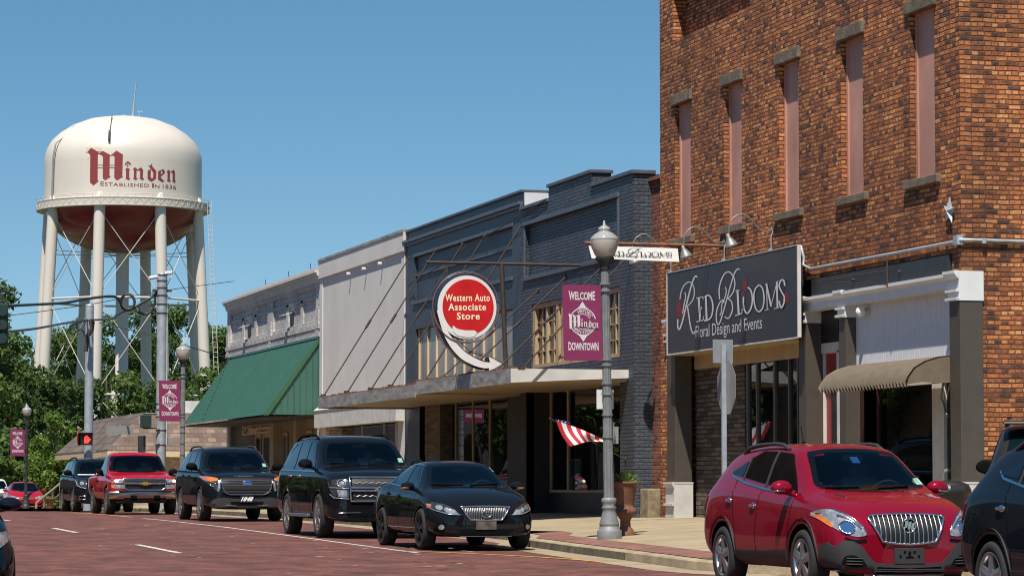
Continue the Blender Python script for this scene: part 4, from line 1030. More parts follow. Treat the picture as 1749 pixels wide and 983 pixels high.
def subdiv_poly(pts, fn, mb, mi=0):
    """fill a 2D outline with small faces so that it can bend with its surface"""
    bm = bmesh.new(); bm.faces.new([bm.verts.new((p[0], p[1], 0)) for p in pts])
    bm.normal_update(); bmesh.ops.triangulate(bm, faces=bm.faces[:])
    for c_ in range(0, 1700, 45): bmesh.ops.bisect_plane(bm, geom=bm.verts[:] + bm.edges[:] + bm.faces[:], plane_co=(c_ + .37, 0, 0), plane_no=(1, 0, 0))
    bmesh.ops.triangulate(bm, faces=bm.faces[:])
    bm.verts.index_update(); bm.normal_update()
    mb.add([fn(v.co.x, v.co.y) for v in bm.verts], [tuple(v.index for v in f.verts) for f in bm.faces], mi)
    bm.free()
q = MB()
for k, pl in enumerate(NAME): subdiv_poly(pl, lambda x, y, k=k: onr(140 + x / 10.288, 240 + y / 10.288, .012 + .0006 * k), q)
q.build('name_lettering', M['maroon'], wt)
def small_caps(s_, x0, x1, yb, yt, ybe):
    q = MB(); put_text(q, s_, lambda s, t: onr(140 + (x0 + (x1 - x0) * s) / 10.288, 240 + (yb + (ybe - yb) * s + (yt - yb) * t) / 10.288, .014), bold=.0, space=1.1); q.build('date_lettering', M['maroon'], wt)
small_caps('E', 312, 372, 795, 722, 796); small_caps('STABLISHED', 385, 1140, 797, 737, 812); small_caps('I', 1192, 1222, 816, 743, 816); small_caps('N', 1240, 1318, 820, 765, 822); small_caps('1836', 1375, 1605, 828, 757, 848)
q = MB()
for pl in ([(50, 130), (320, 118), (320, 190), (262, 200), (143, 132), (100, 190), (55, 230)], [(45, 290), (115, 280), (110, 320), (75, 325), (72, 440), (45, 440)]):
    subdiv_poly(pl, lambda x, y: onr(140 + x / 10.288, 240 + y / 10.288, .012), q)
q.build('touch_up_paint', plain('cream_touch_up_paint', (.62, .53, .42), .6, var=.05), wt)

# ================================================================== STREET LAMPS AND BANNERS
def street_lamp(loc, label, metal, H=5.05, n=24):
    t = empty('street_lamp', loc, label, 'street lamp', 'acorn street lamps along the pavement')
    x, y, z = loc; k = H / 5.05
    def P(pr): return [(r, z + h * k) for r, h in pr]
    q = MB(); q.lathe(P([(.20, -.05), (.20, .13), (.19, .145), (.175, .15), (.165, .2), (.15, .215), (.165, .23), (.16, .25), (.135, .33), (.115, .42), (.105, .47), (.12, .49), (.12, .51), (.10, .53), (.115, .57), (.125, .6), (.12, .64), (.09, .66)]), n, (x, y, 0), flute=.05); q.build('base', metal, t)
    q = MB(); q.lathe(P([(.082, .66), (.066, 4.3)]), n, (x, y, 0), smooth=False, flute=.10)
    for h in (4.03, 3.92, 2.83, 2.74, 2.45, 2.28, 1.95, 1.6): q.lathe(P([(.09, h), (.09, h + .035)]), 16, (x, y, 0))
    q.build('shaft', metal, t)
    q = MB(); q.lathe(P([(.075, 4.26), (.09, 4.30), (.085, 4.33), (.12, 4.40), (.15, 4.43), (.15, 4.47)]), n, (x, y, 0)); q.build('lamp_holder', M['lamp_black'], t)
    q = MB(); q.lathe(P([(.13, 4.47), (.165, 4.52), (.205, 4.62), (.222, 4.71), (.222, 4.75)]), n, (x, y, 0)); q.build('globe', M['globe'], t)
    q = MB(); q.lathe(P([(.226, 4.75), (.226, 4.765), (.205, 4.80), (.15, 4.85), (.10, 4.875), (.085, 4.89), (.10, 4.905), (.095, 4.94), (.06, 4.965), (.025, 4.98), (.012, 5.05), (.001, 5.06)]), n, (x, y, 0)); q.build('globe_cap', M['globe_top'], t)
    return t
def banner(loc, label, w=.64, h=1.2, z1=4.02, detail=True, lean=.06):
    x, y, z = loc; zt = z + z1; zb = zt - h; xr = x - .10; yb = y - .03
    t = empty('banner', (xr - w / 2, yb, zb), label, 'banner', 'plum street banners on the lamps')
    def F(s, r, k=0):        # s 0..1 left to right, r 0..1 bottom to top, with the slack of the vinyl
        return (xr - w + w * s + lean * (1 - r) * .5, yb - .012 - k + .003 * math.sin(s * 3.1) * (1 - r), zb + (h) * r)
    q = MB(); n, m = 8, 12
    q.add([F(i / n, j / m) for j in range(m + 1) for i in range(n + 1)], [(j * (n + 1) + i, j * (n + 1) + i + 1, (j + 1) * (n + 1) + i + 1, (j + 1) * (n + 1) + i) for j in range(m) for i in range(n)], 0, True)
    q.add([(p[0], p[1] + .006, p[2]) for p in [F(i / n, j / m) for j in range(m + 1) for i in range(n + 1)]], [(j * (n + 1) + i, (j + 1) * (n + 1) + i, (j + 1) * (n + 1) + i + 1, j * (n + 1) + i + 1) for j in range(m) for i in range(n)], 0, True)
    q.build('vinyl', M['banner'], t)
    q = MB()
    for zz in (zt - .02, zb + .05): q.tube([(xr - w - .03, yb, zz), (x, y, zz)], .014, 6)
    q.build('banner_rod', M['lamp_black'], t)
    q = MB()
    e = .004
    def word(txt, s0, s1, r0, r1, arch=0, bold=.03):
        put_text(q, txt, lambda s, u: F(s0 + (s1 - s0) * s, r0 + (r1 - r0) * u * (1 + arch * (abs(2 * s - 1) ** 2)) - (arch * .25 * (r1 - r0) * (abs(2 * s - 1) ** 2)), e), bold=bold)
    word('WELCOME', .16, .84, .80, .905, .22); word('DOWNTOWN', .12, .90, .135, .235, .18)
    # ring emblem
    cx_, cy_ = .51, .515
    def E2(ax, ay, k=e): return F(cx_ + ax / w, cy_ + ay / h, k)
    nn = 40
    for r0, r1 in ((.205, .222), (.115, .127)):
        q.add([E2(r0 * math.cos(2 * math.pi * i / nn), r0 * math.sin(2 * math.pi * i / nn)) for i in range(nn)] + [E2(r1 * math.cos(2 * math.pi * i / nn), r1 * math.sin(2 * math.pi * i / nn)) for i in range(nn)], [(i, (i + 1) % nn, nn + (i + 1) % nn, nn + i) for i in range(nn)])
    for sg_ in (1, -1):
        q.add([E2(a, sg_ * b_, e + .001) for a, b_ in ((-.10, .20), (-.055, .235), (-.03, .275), (0, .32), (.03, .275), (.055, .235), (.10, .20), (0, .226))], [(0, 1, 2, 3, 4, 5, 6, 7)])
    def arcword(txt, a0, a1, r0, r1, flip):
        put_text(q, txt, lambda s, u: E2((r0 + (r1 - r0) * (u if not flip else 1 - u)) * math.cos(a0 + (a1 - a0) * s), (r0 + (r1 - r0) * (u if not flip else 1 - u)) * math.sin(a0 + (a1 - a0) * s)), bold=.02)
    if detail: arcword('HISTORIC', math.radians(118), math.radians(28), .14, .195, False); arcword('MAIN STREET', math.radians(-150), math.radians(-25), .14, .195, True)
    q.build('lettering', M['vinyl_white'], t)
    # plum backing so the name reads over the ring
    q = MB()
    def NM(px_, py_, k): return E2(((px_ - 55) / 1545 - .5) * .50, ((465 - py_) / 660) * .255 - .0, k)
    for k, pl in enumerate(NAME): q.add([NM(a, b_, .010 + .0006 * k) for a, b_ in pl], [tuple(range(len(pl)))])
    q.build('name_lettering', M['vinyl_white'], t)
    q = MB(); q.add([E2(-.235, -.075, .0075), E2(.235, -.075, .0075), E2(.235, .045, .0075), E2(-.03, .05, .0075), E2(-.03, .105, .0075), E2(-.235, .105, .0075)], [(0, 1, 2, 3, 4, 5)])
    q.build('name_ground', M['banner'], t)
    return t
def ped(u, d, v=860):
    p = PD(u, v, d); return Vector((p.x, p.y, (sw(p.x, p.y) if 34 < p.y < 106 else g(p.y) + .13)))
L1 = ped(1041, 46.5); L2 = ped(311, 88); L3 = ped(44, 139)
street_lamp(L1, 'tall grey fluted acorn lamp at the kerb beside the terracotta urn', M['lamp_grey']).rotation_euler = (0, math.radians(-.9), 0)
street_lamp(L2, 'grey acorn lamp in front of the green awning, beside the galvanised signal pole', M['lamp_grey'])
street_lamp(L3, 'slim black acorn lamp farthest down the street by the green bushes', M['lamp_black'], 4.95)
banner(L1 + Vector((-.05, 0, 0)), 'large plum WELCOME DOWNTOWN banner on the lamp beside the terracotta urn')
banner(L2, 'plum WELCOME DOWNTOWN banner hanging between the galvanised pole and the green awning', z1=3.83, h=1.22)
banner(L3, 'small distant plum WELCOME DOWNTOWN banner by the green bushes', w=.68, z1=3.72, h=1.25)
# plates clamped to the near lamp
q = MB(); c = PY(1034, 681, L1.y + .1); q.box(c.x - .15, c.x + .13, L1.y + .085, L1.y + .09, c.z - .16, c.z + .15)
s1 = tag(q.build('sign_plate', M['white'], bevel=.002), 'small white sign plate clamped behind the near lamp post, above the flag', 'sign')
q = MB(); q.box(L1.x + .07, L1.x + .09, L1.y + .02, L1.y + .32, 1.78, 2.06); q.box(L1.x + .10, L1.x + .20, L1.y + .15, L1.y + .17, 1.72, 1.99)
s2 = tag(q.build('sign_plate', M['sign_back'], bevel=.002), 'grey parking sign seen from behind on the right of the near lamp post', 'sign')

# flag on a wall staff
b0 = PX(1068, 784, BX - .02); tp = PY(939, 714, b0.y)
fl = empty('flag', b0, 'small American flag on an angled staff before the dark shop window', 'flag')
q = MB(); q.tube([b0, tp], .010, 6); q.ell(tp, (.02, .02, .02), 8, 6); q.lathe([(.05, -.02), (.05, .0)], 8, b0, 'x'); q.build('staff', M['rod'], fl)
def fp(u, v, w=0): p = PY(u, v, b0.y); return Vector((p.x, p.y + w, p.z))
A_, B_, C_, D_ = (949, 718), (1040, 756), (973, 762), (1040, 757)
ns_ = 11
def cl(s, t):
    tu = A_[0] + (B_[0] - A_[0]) * s; tv = A_[1] + (B_[1] - A_[1]) * s - 3 * math.sin(s * 3.1)
    bu = C_[0] + (D_[0] - C_[0]) * s; bv = C_[1] + (D_[1] - C_[1]) * s - 6 * math.sin(s * 3.1)
    # stripes run down from the staff and swing with the wind
    return fp(tu + (bu - tu) * t - 3 * math.sin(t * 3.1), tv + (bv - tv) * t, -.05 + .07 * math.sin(s * 9 + t * 3) * t)
q = MB()
for i in range(ns_):
    for j in range(6):
        for k in range(2):
            s0_, s1_ = (i + k / 2) / ns_, (i + (k + 1) / 2) / ns_
            q.add([cl(s0_, j / 6), cl(s1_, j / 6), cl(s1_, (j + 1) / 6), cl(s0_, (j + 1) / 6)], [(0, 1, 2, 3)], i % 2, True)
q.build('stripes', [M['flag_red'], M['flag_white']], fl)
q = MB(); q.add([fp(947, 715, -.02), fp(966, 718, -.03), fp(975, 722, -.03), fp(966, 724, -.03), fp(952, 722, -.02)], [(0, 1, 2, 3, 4)]); 
for u, v in ((953, 718), (959, 719.5), (965, 720.5)): c = fp(u, v, -.035); q.add([c + Vector((.012 * math.cos(a), 0, .012 * math.sin(a))) for a in np.arange(0, 6.2, 1.26)], [(0, 1, 2, 3, 4)], 1)
q.build('canton', [M['flag_blue'], M['flag_white']], fl)

# urn and its plant
UR = ped(1068, 47.6)
ur = tag(MB().lathe([(1.03 * a_, b_) for a_, b_ in [(.155, 0), (.155, .06), (.13, .085), (.125, .11), (.085, .14), (.08, .25), (.12, .32), (.175, .36), (.185, .41), (.16, .45), (.13, .47), (.125, .52), (.15, .6), (.175, .75), (.185, .83), (.205, .84), (.205, .875), (.18, .88), (.165, .80), (.001, .80)]], 28, UR).build('urn', M['terracotta']), 'tall brown terracotta pedestal urn behind the near lamp post', 'planter')
rs = random.Random(9); q = MB()
for i in range(240):
    a = rs.uniform(0, 6.28); r = rs.uniform(0, .19); h = rs.uniform(.0, .2) * (1.1 - r * 2)
    p = Vector((UR.x + r * math.cos(a), UR.y + r * math.sin(a), UR.z + .80 + h)); d_ = Vector((math.cos(a) * rs.uniform(.2, 1), math.sin(a) * rs.uniform(.2, 1), rs.uniform(.3, 1))).normalized(); s_ = d_.orthogonal().normalized() * rs.uniform(.008, .016); L_ = rs.uniform(.06, .12)
    q.add([p, p + d_ * L_ * .5 + s_, p + d_ * L_, p + d_ * L_ * .5 - s_], [(0, 1, 2, 3)], 1 if (r > .12 and math.cos(a) < -.4 and i % 3 == 0) else (2 if r > .13 and i % 4 == 0 else 0))
tag(q.build('potted_plant', [M['leaf_bright'], M['red_flower'], M['leaf_dark']]), 'bright green leafy plant growing in the tall terracotta urn', 'plant')

# stop sign seen from behind
sp = PD(1237, 810, 38.6); spz = sw(sp.x, sp.y)
st = empty('stop_sign', (sp.x, sp.y, spz), 'grey back of an octagonal stop sign under a square plate, behind the red crossover', 'road sign')
q = MB(); zt_ = PD(1237, 588, 38.6).z; q.box(sp.x - .03, sp.x + .03, sp.y - .02, sp.y + .02, spz, zt_); q.build('post', M['galv'], st)
zc = PD(1237, 661, 38.6).z; q = MB(); R_ = .385
q.prism([(sp.x + .035, sp.y + R_ * math.cos(math.radians(22.5 + 45 * k)), zc + R_ * math.sin(math.radians(22.5 + 45 * k))) for k in range(8)], (.004, 0, 0)); q.build('octagon_plate', M['sign_back'], st)
zc = PD(1237, 600, 38.6).z; q = MB(); q.v = []; 
q.box(sp.x - .14, sp.x + .14, sp.y + .03, sp.y + .035, zc - .15, zc + .16); q.build('square_plate', M['sign_back'], st)

# white blade banner on its rusty rod
RY = PX(1240, 421, D).y; RZ = PX(1240, 420, D).z
bn = empty('blade_sign', (16.6, RY, RZ), 'white cloth blade banner lettered RED BLOOMS hanging from a rusty rod', 'sign')
q = MB(); q.tube([(D, RY, RZ), (15.30, RY, RZ)], .03, 8); q.build('rod', M['rust'], bn)
q = MB(); xa, xb = PY(1005, 425, RY).x, PY(1160, 430, RY).x
zt0, zt1, zb0, zb1 = PY(1005, 419, RY).z, PY(1158, 424, RY).z, PY(1012, 441, RY).z, PY(1162, 447, RY).z
q.prism([(xa + .06, RY - .005, zb0), (xb, RY - .005, zb1), (xb - .03, RY - .005, zt1), (xa, RY - .005, zt0)], (0, .01, 0)); q.build('cloth', M['cloth_white'], bn)
q = MB(); hb = zt0 - zb0
allp = [p for v2, f2 in logo2d for p in v2]; lx0, lx1 = min(p[0] for p in allp), max(p[0] for p in allp); lz0, lz1 = min(p[1] for p in allp), max(p[1] for p in allp)
for k, (v2, f2) in enumerate(logo2d):
    q.add([(xa + .16 + (xb - xa - .3) * (a - lx0) / (lx1 - lx0), RY - .008 - .0004 * k, (zb0 + zb1) / 2 + .035 + (hb * .82) * (c - lz0) / (lz1 - lz0)) for a, c in v2], f2)
put_text(q, 'Floral Design and Events', lambda s, t: (xa + .5 + (xb - xa) * .5 * s, RY - .008, (zb0 + zb1) / 2 + .03 + .055 * t))
q.build('lettering', M['ink'], bn)
q = MB()
for x in (xa + .05, xb - .06): q.tube([(x, RY, RZ), (x, RY, zt1 - .02)], .008, 5)
q.build('hook', M['rust'], bn)

# neon-era round store sign with its arrow tail
SY_ = 58.4
def W2(u, v, k=0):      # photo point -> point in the upright plane of the sign (facing down the street)
    p = PY(u, v, SY_); return Vector((p.x, SY_ - k, p.z))
ws = empty('store_sign', W2(795, 525), 'round red Western Auto Associate Store sign with a curling white arrow, over the canopy', 'sign')
c0 = W2(795, 525); RX = (W2(846, 525).x - W2(744, 525).x) / 2; RZ_ = (W2(795, 471).z - W2(795, 581).z) / 2
def disc(r0, mb, y0, y1, mi, n=56, cx_=0, cz_=0):
    A = [(c0.x + cx_ + r0 * RX * math.cos(2 * math.pi * k / n), y0, c0.z + cz_ + r0 * RZ_ * math.sin(2 * math.pi * k / n)) for k in range(n)]
    mb.prism(A, (0, y1 - y0, 0), mi)
q = MB(); disc(1.0, q, SY_ - .13, SY_ + .13, 0); q.build('drum', M['black'], ws)
q = MB(); disc(.985, q, SY_ - .138, SY_ - .131, 0); q.build('white_ring', M['sign_white'], ws)
q = MB(); disc(.855, q, SY_ - .145, SY_ - .139, 0, cx_=.02, cz_=.01); q.build('red_disc', M['sign_red'], ws)
# arrow: breaks out of the ring on the lower left and curls to the right
Z5 = lambda x, y, k=0: W2(700 + x / 4.47, 440 + y / 4.47, k)
tail = cat_rom([(205, 400, 26), (240, 520, 30), (275, 600, 42), (330, 680, 54), (400, 750, 58), (480, 795, 54), (545, 818, 48), (600, 822, 44)], 8)
Lp = []; Rp = []
for i, p in enumerate(tail):
    t = Vector(tail[min(i + 1, len(tail) - 1)][:2]) - Vector(tail[max(i - 1, 0)][:2]); t.normalize(); n_ = Vector((-t.y, t.x)) * p[2] / 2
    Lp.append((p[0] + n_.x, p[1] + n_.y)); Rp.append((p[0] - n_.x, p[1] - n_.y))
def slab(mb, A, B, k0, k1, mi, grow=1.0):
    n = len(A)
    vs = [Z5(*a, k0) for a in A] + [Z5(*b_, k0) for b_ in B] + [Z5(*a, k1) for a in A] + [Z5(*b_, k1) for b_ in B]
    fs = []
    for i in range(n - 1):
        fs += [(i, i + 1, n + i + 1, n + i), (2 * n + i, 3 * n + i, 3 * n + i + 1, 2 * n + i + 1), (i, 2 * n + i, 2 * n + i + 1, i + 1), (n + i, n + i + 1, 3 * n + i + 1, 3 * n + i)]
    mb.add(vs, fs, mi)
q = MB(); slab(q, [(p[0] * 1.0, p[1] + 8) for p in Lp], [(p[0] + 4, p[1] - 8) for p in Rp], -.12, .12, 0); q.prism([Z5(582, 762, -.12), Z5(686, 815, -.12), Z5(580, 872, -.12)], (0, -.24, 0)); q.build('arrow_can', M['black'], ws)
q = MB(); slab(q, Lp, Rp, .14, .147, 0); q.prism([Z5(588, 756, .148), Z5(690, 812, .148), Z5(584, 868, .148), Z5(600, 834, .148), Z5(598, 798, .148)], (0, -.004, 0)); q.build('arrow_face', M['sign_white'], ws)
# curled tip of the white band eating into the red disc
q = MB(); q.add([Z5(315, 518, .1475), Z5(350, 545, .1475), Z5(410, 556, .1475), Z5(480, 556, .1475), Z5(500, 572, .1475), Z5(480, 605, .1475), Z5(420, 610, .1475), Z5(350, 595, .1475), Z5(312, 560, .1475)], [tuple(range(9))]); q.build('curl', M['sign_white'], ws)
q = MB()
for txt, x0, x1, yb_, yt_ in (('Western Auto', 258, 597, 335, 280), ('Associate', 280, 568, 405, 350), ('Store', 345, 520, 474, 420)):
    put_text(q, txt, lambda s, t, x0=x0, x1=x1, yb_=yb_, yt_=yt_: Z5(x0 + (x1 - x0) * s, yb_ + (yt_ - yb_) * t, .149), bold=.018, space=1.12)
q.build('lettering', plain('cream_lettering', (.78, .72, .52), .5, var=.03), ws)
q = MB()
for ph in (0, .035):
    q.tube([(c0.x + (1.07 + ph) * RX * math.cos(a) - .03, SY_ - .12 - ph, c0.z + (1.07 + ph) * RZ_ * math.sin(a)) for a in np.arange(.2, 6.5, .2)], .012, 5)
q.tube([Z5(150, 400, .1), Z5(175, 520, .1), Z5(240, 650, .1), Z5(330, 745, .1), Z5(430, 800, .1), Z5(560, 850, .1)], .011, 5)
q.tube([Z5(330, 600, .1), Z5(430, 700, .1), Z5(580, 740, .1), Z5(700, 800, .1), Z5(770, 830, .1)], .011, 5)
q.build('neon_tube', plain('dead_neon_glass', (.14, .10, .12), .3, var=.1), ws)
q = MB()
bz = W2(850, 450).z
q.tube([(W2(728, 452).x, SY_, bz), (BX, SY_, bz)], .032, 8); q.tube([W2(857, 450), W2(864, 628)], .05, 8)
for u in (764, 820): q.tube([(W2(u, 450).x, SY_, bz), (W2(u, 475).x, SY_, W2(u, 478).z)], .022, 6)
q.tube([(W2(880, 600).x, SY_ - .3, 3.36), W2(835, 610), W2(800, 600)], .012, 5)
q.build('hanger', M['rod'], ws)

# waste bin by the corner pier
bp = PD(1622, 870, 41.5); q = MB(); bz_ = sw(bp.x, bp.y)
q.lathe([(.26, 0), (.28, .04), (.29, .56), (.31, .58), (.31, .62), (.27, .70), (.14, .75), (.001, .76)], 24, (bp.x, bp.y, bz_))
wb = tag(q.build('waste_bin', M['black']), 'black waste bin with a domed lid in front of the white corner plinth', 'waste bin')
q = MB(); q.box(bp.x - .1, bp.x + .1, bp.y - .30, bp.y - .2, bz_ + .60, bz_ + .69); q.build('bin_flap', M['charcoal'], wb)

# ================================================================== CROSSING: poles, signals, cables
def pole(u, d, vt, r, label, name='signal_pole'):
    p = ped(u, d); zt = PD(u, vt, d).z
    t = empty(name, p, label, 'pole')
    q = MB(); q.lathe([(r * 1.15, p.z - .1), (r * 1.05, p.z + 2), (r, zt)], 14, (p.x, p.y, 0)); q.lathe([(r * 1.08, zt), (r * .9, zt + .06)], 14, (p.x, p.y, 0))
    q.build('shaft', M['galv'], t)
    return t, p, zt
sp1, P1, Z1 = pole(274, 92, 470, .155, 'thick galvanised signal pole beside the plum banner and the grey acorn lamp')
q = MB()
for v in (470, 480, 492, 505, 520, 535, 690, 700, 712, 735, 760): zz = PD(274, v, 92).z; q.lathe([(.175, zz), (.175, zz + .03)], 14, (P1.x, P1.y, 0))
q.box(P1.x - .3, P1.x + .3, P1.y - .05, P1.y + .05, PD(274, 498, 92).z, PD(274, 494, 92).z); q.build('strap', M['rod'], sp1)
q = MB(); q.tube([(P1.x - .1, P1.y, PD(274, 472, 92).z), (P1.x - .45, P1.y - .15, PD(274, 476, 92).z)], .06, 8); q.tube([(P1.x + .1, P1.y, PD(274, 466, 92).z), (P1.x + .3, P1.y - .1, PD(274, 466, 92).z)], .06, 8); q.build('camera', M['white'], sp1)
q = MB(); q.tube([PD(285, 500, 92), PD(285, 560, 92), PD(284, 760, 92)], .03, 6); q.build('cable_riser', M['white_old'], sp1)
sp2, P2, Z2 = pole(150, 115, 522, .165, 'galvanised signal pole with a lit red hand, behind the dark sport utility vehicle')
q = MB(); q.tube([PD(154, 545, 114.5), PD(157, 560, 114.5), PD(150, 572, 114.5), PD(147, 600, 114.5)], .08, 6); q.tube([PD(160, 548, 114.5), PD(158, 565, 114.5), PD(153, 572, 114.5)], .05, 6); q.build('cable_riser', M['rod'], sp2)
# signal head facing the side street
c = PD(254, 719, 91.5); tg = empty('traffic_signal', c, 'dark green traffic signal head on the thick galvanised pole, seen from the side', 'traffic signal')
q = MB(); q.box(c.x - .24, c.x + .06, c.y - .2, c.y + .2, c.z - .2, c.z + .2); q.build('housing', M['signal_green'], tg, bevel=.02)
q = MB(); q.box(c.x - .18, c.x + .25, c.y - .03, c.y + .03, c.z + .20, c.z + .24); q.build('bracket', M['signal_green'], tg); q = MB(); q.box(c.x - .18, c.x + .25, c.y - .03, c.y + .03, c.z - .24, c.z - .20); q.build('bracket', M['signal_green'], tg)
c = PD(242, 760, 92); tag(MB().box(c.x - .11, c.x + .11, c.y - .1, c.y + .1, c.z - .3, c.z + .3).build('control_box', M['lamp_black'], bevel=.01), 'narrow dark control box on the left of the thick galvanised pole', 'control box')
c = PD(291, 753, 92); tag(MB().box(c.x - .08, c.x + .08, c.y - .1, c.y + .1, c.z - .12, c.z + .12).build('junction_box', M['sign_back'], bevel=.01), 'small grey junction box on the right of the thick galvanised pole', 'junction box')
# walk signal with the red hand
c = PD(149, 749, 114.4); pg = empty('walk_signal', c, 'black pedestrian signal showing a lit red hand', 'pedestrian signal')
q = MB(); q.box(c.x - .27, c.x + .2, c.y - .12, c.y + .1, c.z - .24, c.z + .24); q.build('housing', M['black'], pg, bevel=.015)
q = MB(); q.box(c.x - .29, c.x + .22, c.y - .24, c.y - .121, c.z + .225, c.z + .245); q.build('visor', M['black'], pg)
q = MB(); hx, hz, hy = c.x - .04, c.z - .04, c.y - .13
def hq(*pts): q.add([(hx + a, hy, hz + b_) for a, b_ in pts], [tuple(range(len(pts)))])
hq((-.09, -.12), (.07, -.12), (.10, .02), (-.10, .02))
for k, (a, h_) in enumerate(((-.095, .12), (-.045, .17), (.008, .165), (.06, .11))): hq((a, .02), (a + .04, .02), (a + .04, h_), (a, h_))
hq((.08, -.08), (.17, .03), (.14, .06), (.09, .0))
q.build('hand_symbol', M['red_light'], pg)
# do-not-enter disc turned mostly edge-on
c = PD(135, 746, 114.2); R_ = .36; dd = Vector((.34, .94, 0)); dn = empty('no_entry_sign', c, 'red no-entry disc with a white bar, turned almost edge-on at the far signal pole', 'road sign')
ax_ = (vd * -1 * .0 + Vector((.30, .95, 0))).normalized(); nrm = Vector((-.95, .30, 0))
q = MB(); q.prism([Vector(c) + ax_ * (R_ * math.cos(a)) + Vector((0, 0, R_ * math.sin(a))) for a in np.arange(0, 6.28, .26)], nrm * .01); q.build('disc', M['sign_red'], dn)
q = MB(); q.prism([Vector(c) + nrm * .012 + ax_ * a + Vector((0, 0, b_)) for a, b_ in ((-.26, -.06), (.26, -.06), (.26, .06), (-.26, .06))], nrm * .004); q.build('bar', M['sign_white'], dn)
# back of a street-name plate on its thin post
c = PD(205, 734, 108); zb_ = g(c.y); nm = empty('street_name_sign', (c.x, c.y, zb_), 'long grey back of a street sign on a thin post above the red pickup', 'road sign')
q = MB(); q.box(c.x - .5, c.x + .48, c.y - .01, c.y + .01, c.z - .17, c.z + .16); q.build('plate', M['sign_back'], nm)
q = MB(); q.box(c.x - .03, c.x + .03, c.y + .01, c.y + .05, zb_, c.z + .2); q.build('post', M['sign_back'], nm)
# overhead signal at the left edge
c = PD(3, 555, 86); os_ = empty('hanging_signal', c, 'dark traffic signal hanging from a span cable at the left edge', 'traffic signal')
q = MB(); q.box(c.x - .2, c.x + .17, c.y - .15, c.y + .15, c.z - .62, c.z + .62); q.build('housing', M['signal_green'], os_, bevel=.02)
q = MB()
for dz in (-.4, 0, .4): q.tube([(c.x - .02, c.y - .15, c.z + dz), (c.x - .02, c.y - .38, c.z + dz)], .15, 12)
q.build('visor', M['signal_green'], os_)
q = MB(); q.tube([(c.x, c.y, c.z + .6), (c.x, c.y, c.z + .92)], .03, 6); q.build('hanger', M['lamp_black'], os_)
def cable(pts, r, label, n=5):
    q = MB(); q.tube(cat_rom([PD(u, v, d) for u, v, d in pts], 8), r, n)
    return tag(q.build('overhead_cable', M['lamp_black']), label, 'cable')
cable([(-40, 527, 86), (0, 523, 86.5), (60, 520, 88), (110, 517, 89), (150, 510, 90), (193, 506, 91), (205, 515, 91.5), (215, 527, 91.5), (226, 526, 91.5), (230, 514, 91.5), (223, 503, 91.5), (212, 504, 91.5), (207, 514, 91.6), (210, 526, 91.6), (222, 529, 91.7), (240, 518, 91.8), (258, 508, 92), (274, 494, 92)], .045, 'thick black overhead cable with a round slack loop, upper one at the thick pole')
cable([(8, 567, 86), (60, 561, 95), (115, 551, 108), (150, 546, 115), (165, 546, 112), (190, 544, 104), (205, 535, 97), (226, 525, 93), (233, 530, 92), (245, 536, 92), (258, 532, 92), (264, 518, 92), (265, 507, 92), (272, 500, 92)], .042, 'thick black overhead cable sagging through both galvanised poles, lower of the two')
cable([(152, 546, 115), (138, 549, 114.8), (126, 553, 114.8), (119, 560, 114.8), (121, 567, 114.8), (128, 568, 114.8), (137, 561, 114.8), (143, 566, 114.8), (145, 575, 114.8)], .04, 'black cable coiled into a loop left of the far galvanised pole')
cable([(-20, 541, 120), (20, 538, 120), (150, 520, 122), (275, 497, 130), (400, 480, 150)], .018, 'thin overhead wire crossing in front of the water tower legs')
cable([(170, 551, 115), (230, 565, 104), (300, 585, 96), (392, 612, 102)], .018, 'thin overhead wire running down to the white brick building')

# wooden ramp rail and pot by the far bushes
q = MB(); a0, a1 = PD(62, 858, 128), PD(104, 824, 136)
for dz in (0, -.5): q.tube([a0 + Vector((0, 0, dz)), a1 + Vector((0, 0, dz))], .05, 6)
for t in (0, .33, .66, 1): p = a0.lerp(a1, t); q.tube([p, (p.x, p.y, g(p.y) - .1)], .05, 6)
tag(q.build('handrail', plain('weathered_timber', (.26, .20, .15), .9, var=.2)), 'weathered timber handrail between the far bushes and the dark parked vehicle', 'handrail')
q0 = ped(86, 126); q = MB(); q.lathe([(.12, -.1), (.17, .38), (.20, .39), (.20, .45), (.17, .45), (.15, .4), (.001, .4)], 18, q0); tag(q.build('flower_pot', M['terracotta']), 'orange terracotta pot beside the far red sedan', 'planter')

# ================================================================== TREES
def foliage(c, lobes, n, size, seed, flat=.55):
    """leaf-sized faces spread through a set of leafy clumps; returns MB"""
    rs = np.random.RandomState(seed)
    w = np.array([l[1][0] * l[1][1] * l[1][2] for l in lobes]) ** .7; w /= w.sum()
    pick = rs.choice(len(lobes), n, p=w)
    d = rs.normal(size=(n, 3)); d /= np.linalg.norm(d, axis=1)[:, None]
    rad = rs.uniform(.35, 1.0, n) ** .5 * (1 + .10 * rs.normal(size=n))
    cen = np.array([l[0] for l in lobes])[pick]; rr = np.array([l[1] for l in lobes])[pick]
    P = cen + d * rr * rad[:, None] + np.array(c)
    nrm = d + rs.normal(size=(n, 3)) * .7; nrm[:, 2] += .35; nrm /= np.linalg.norm(nrm, axis=1)[:, None]
    t = np.cross(nrm, rs.normal(size=(n, 3))); t /= np.linalg.norm(t, axis=1)[:, None]; bt = np.cross(nrm, t)
    s = size * rs.uniform(.5, 1.25, n)[:, None]
    V = np.stack([P - t * s, P + bt * s * flat, P + t * s, P - bt * s * flat], 1).reshape(-1, 3)
    return V, np.arange(n * 4).reshape(n, 4)
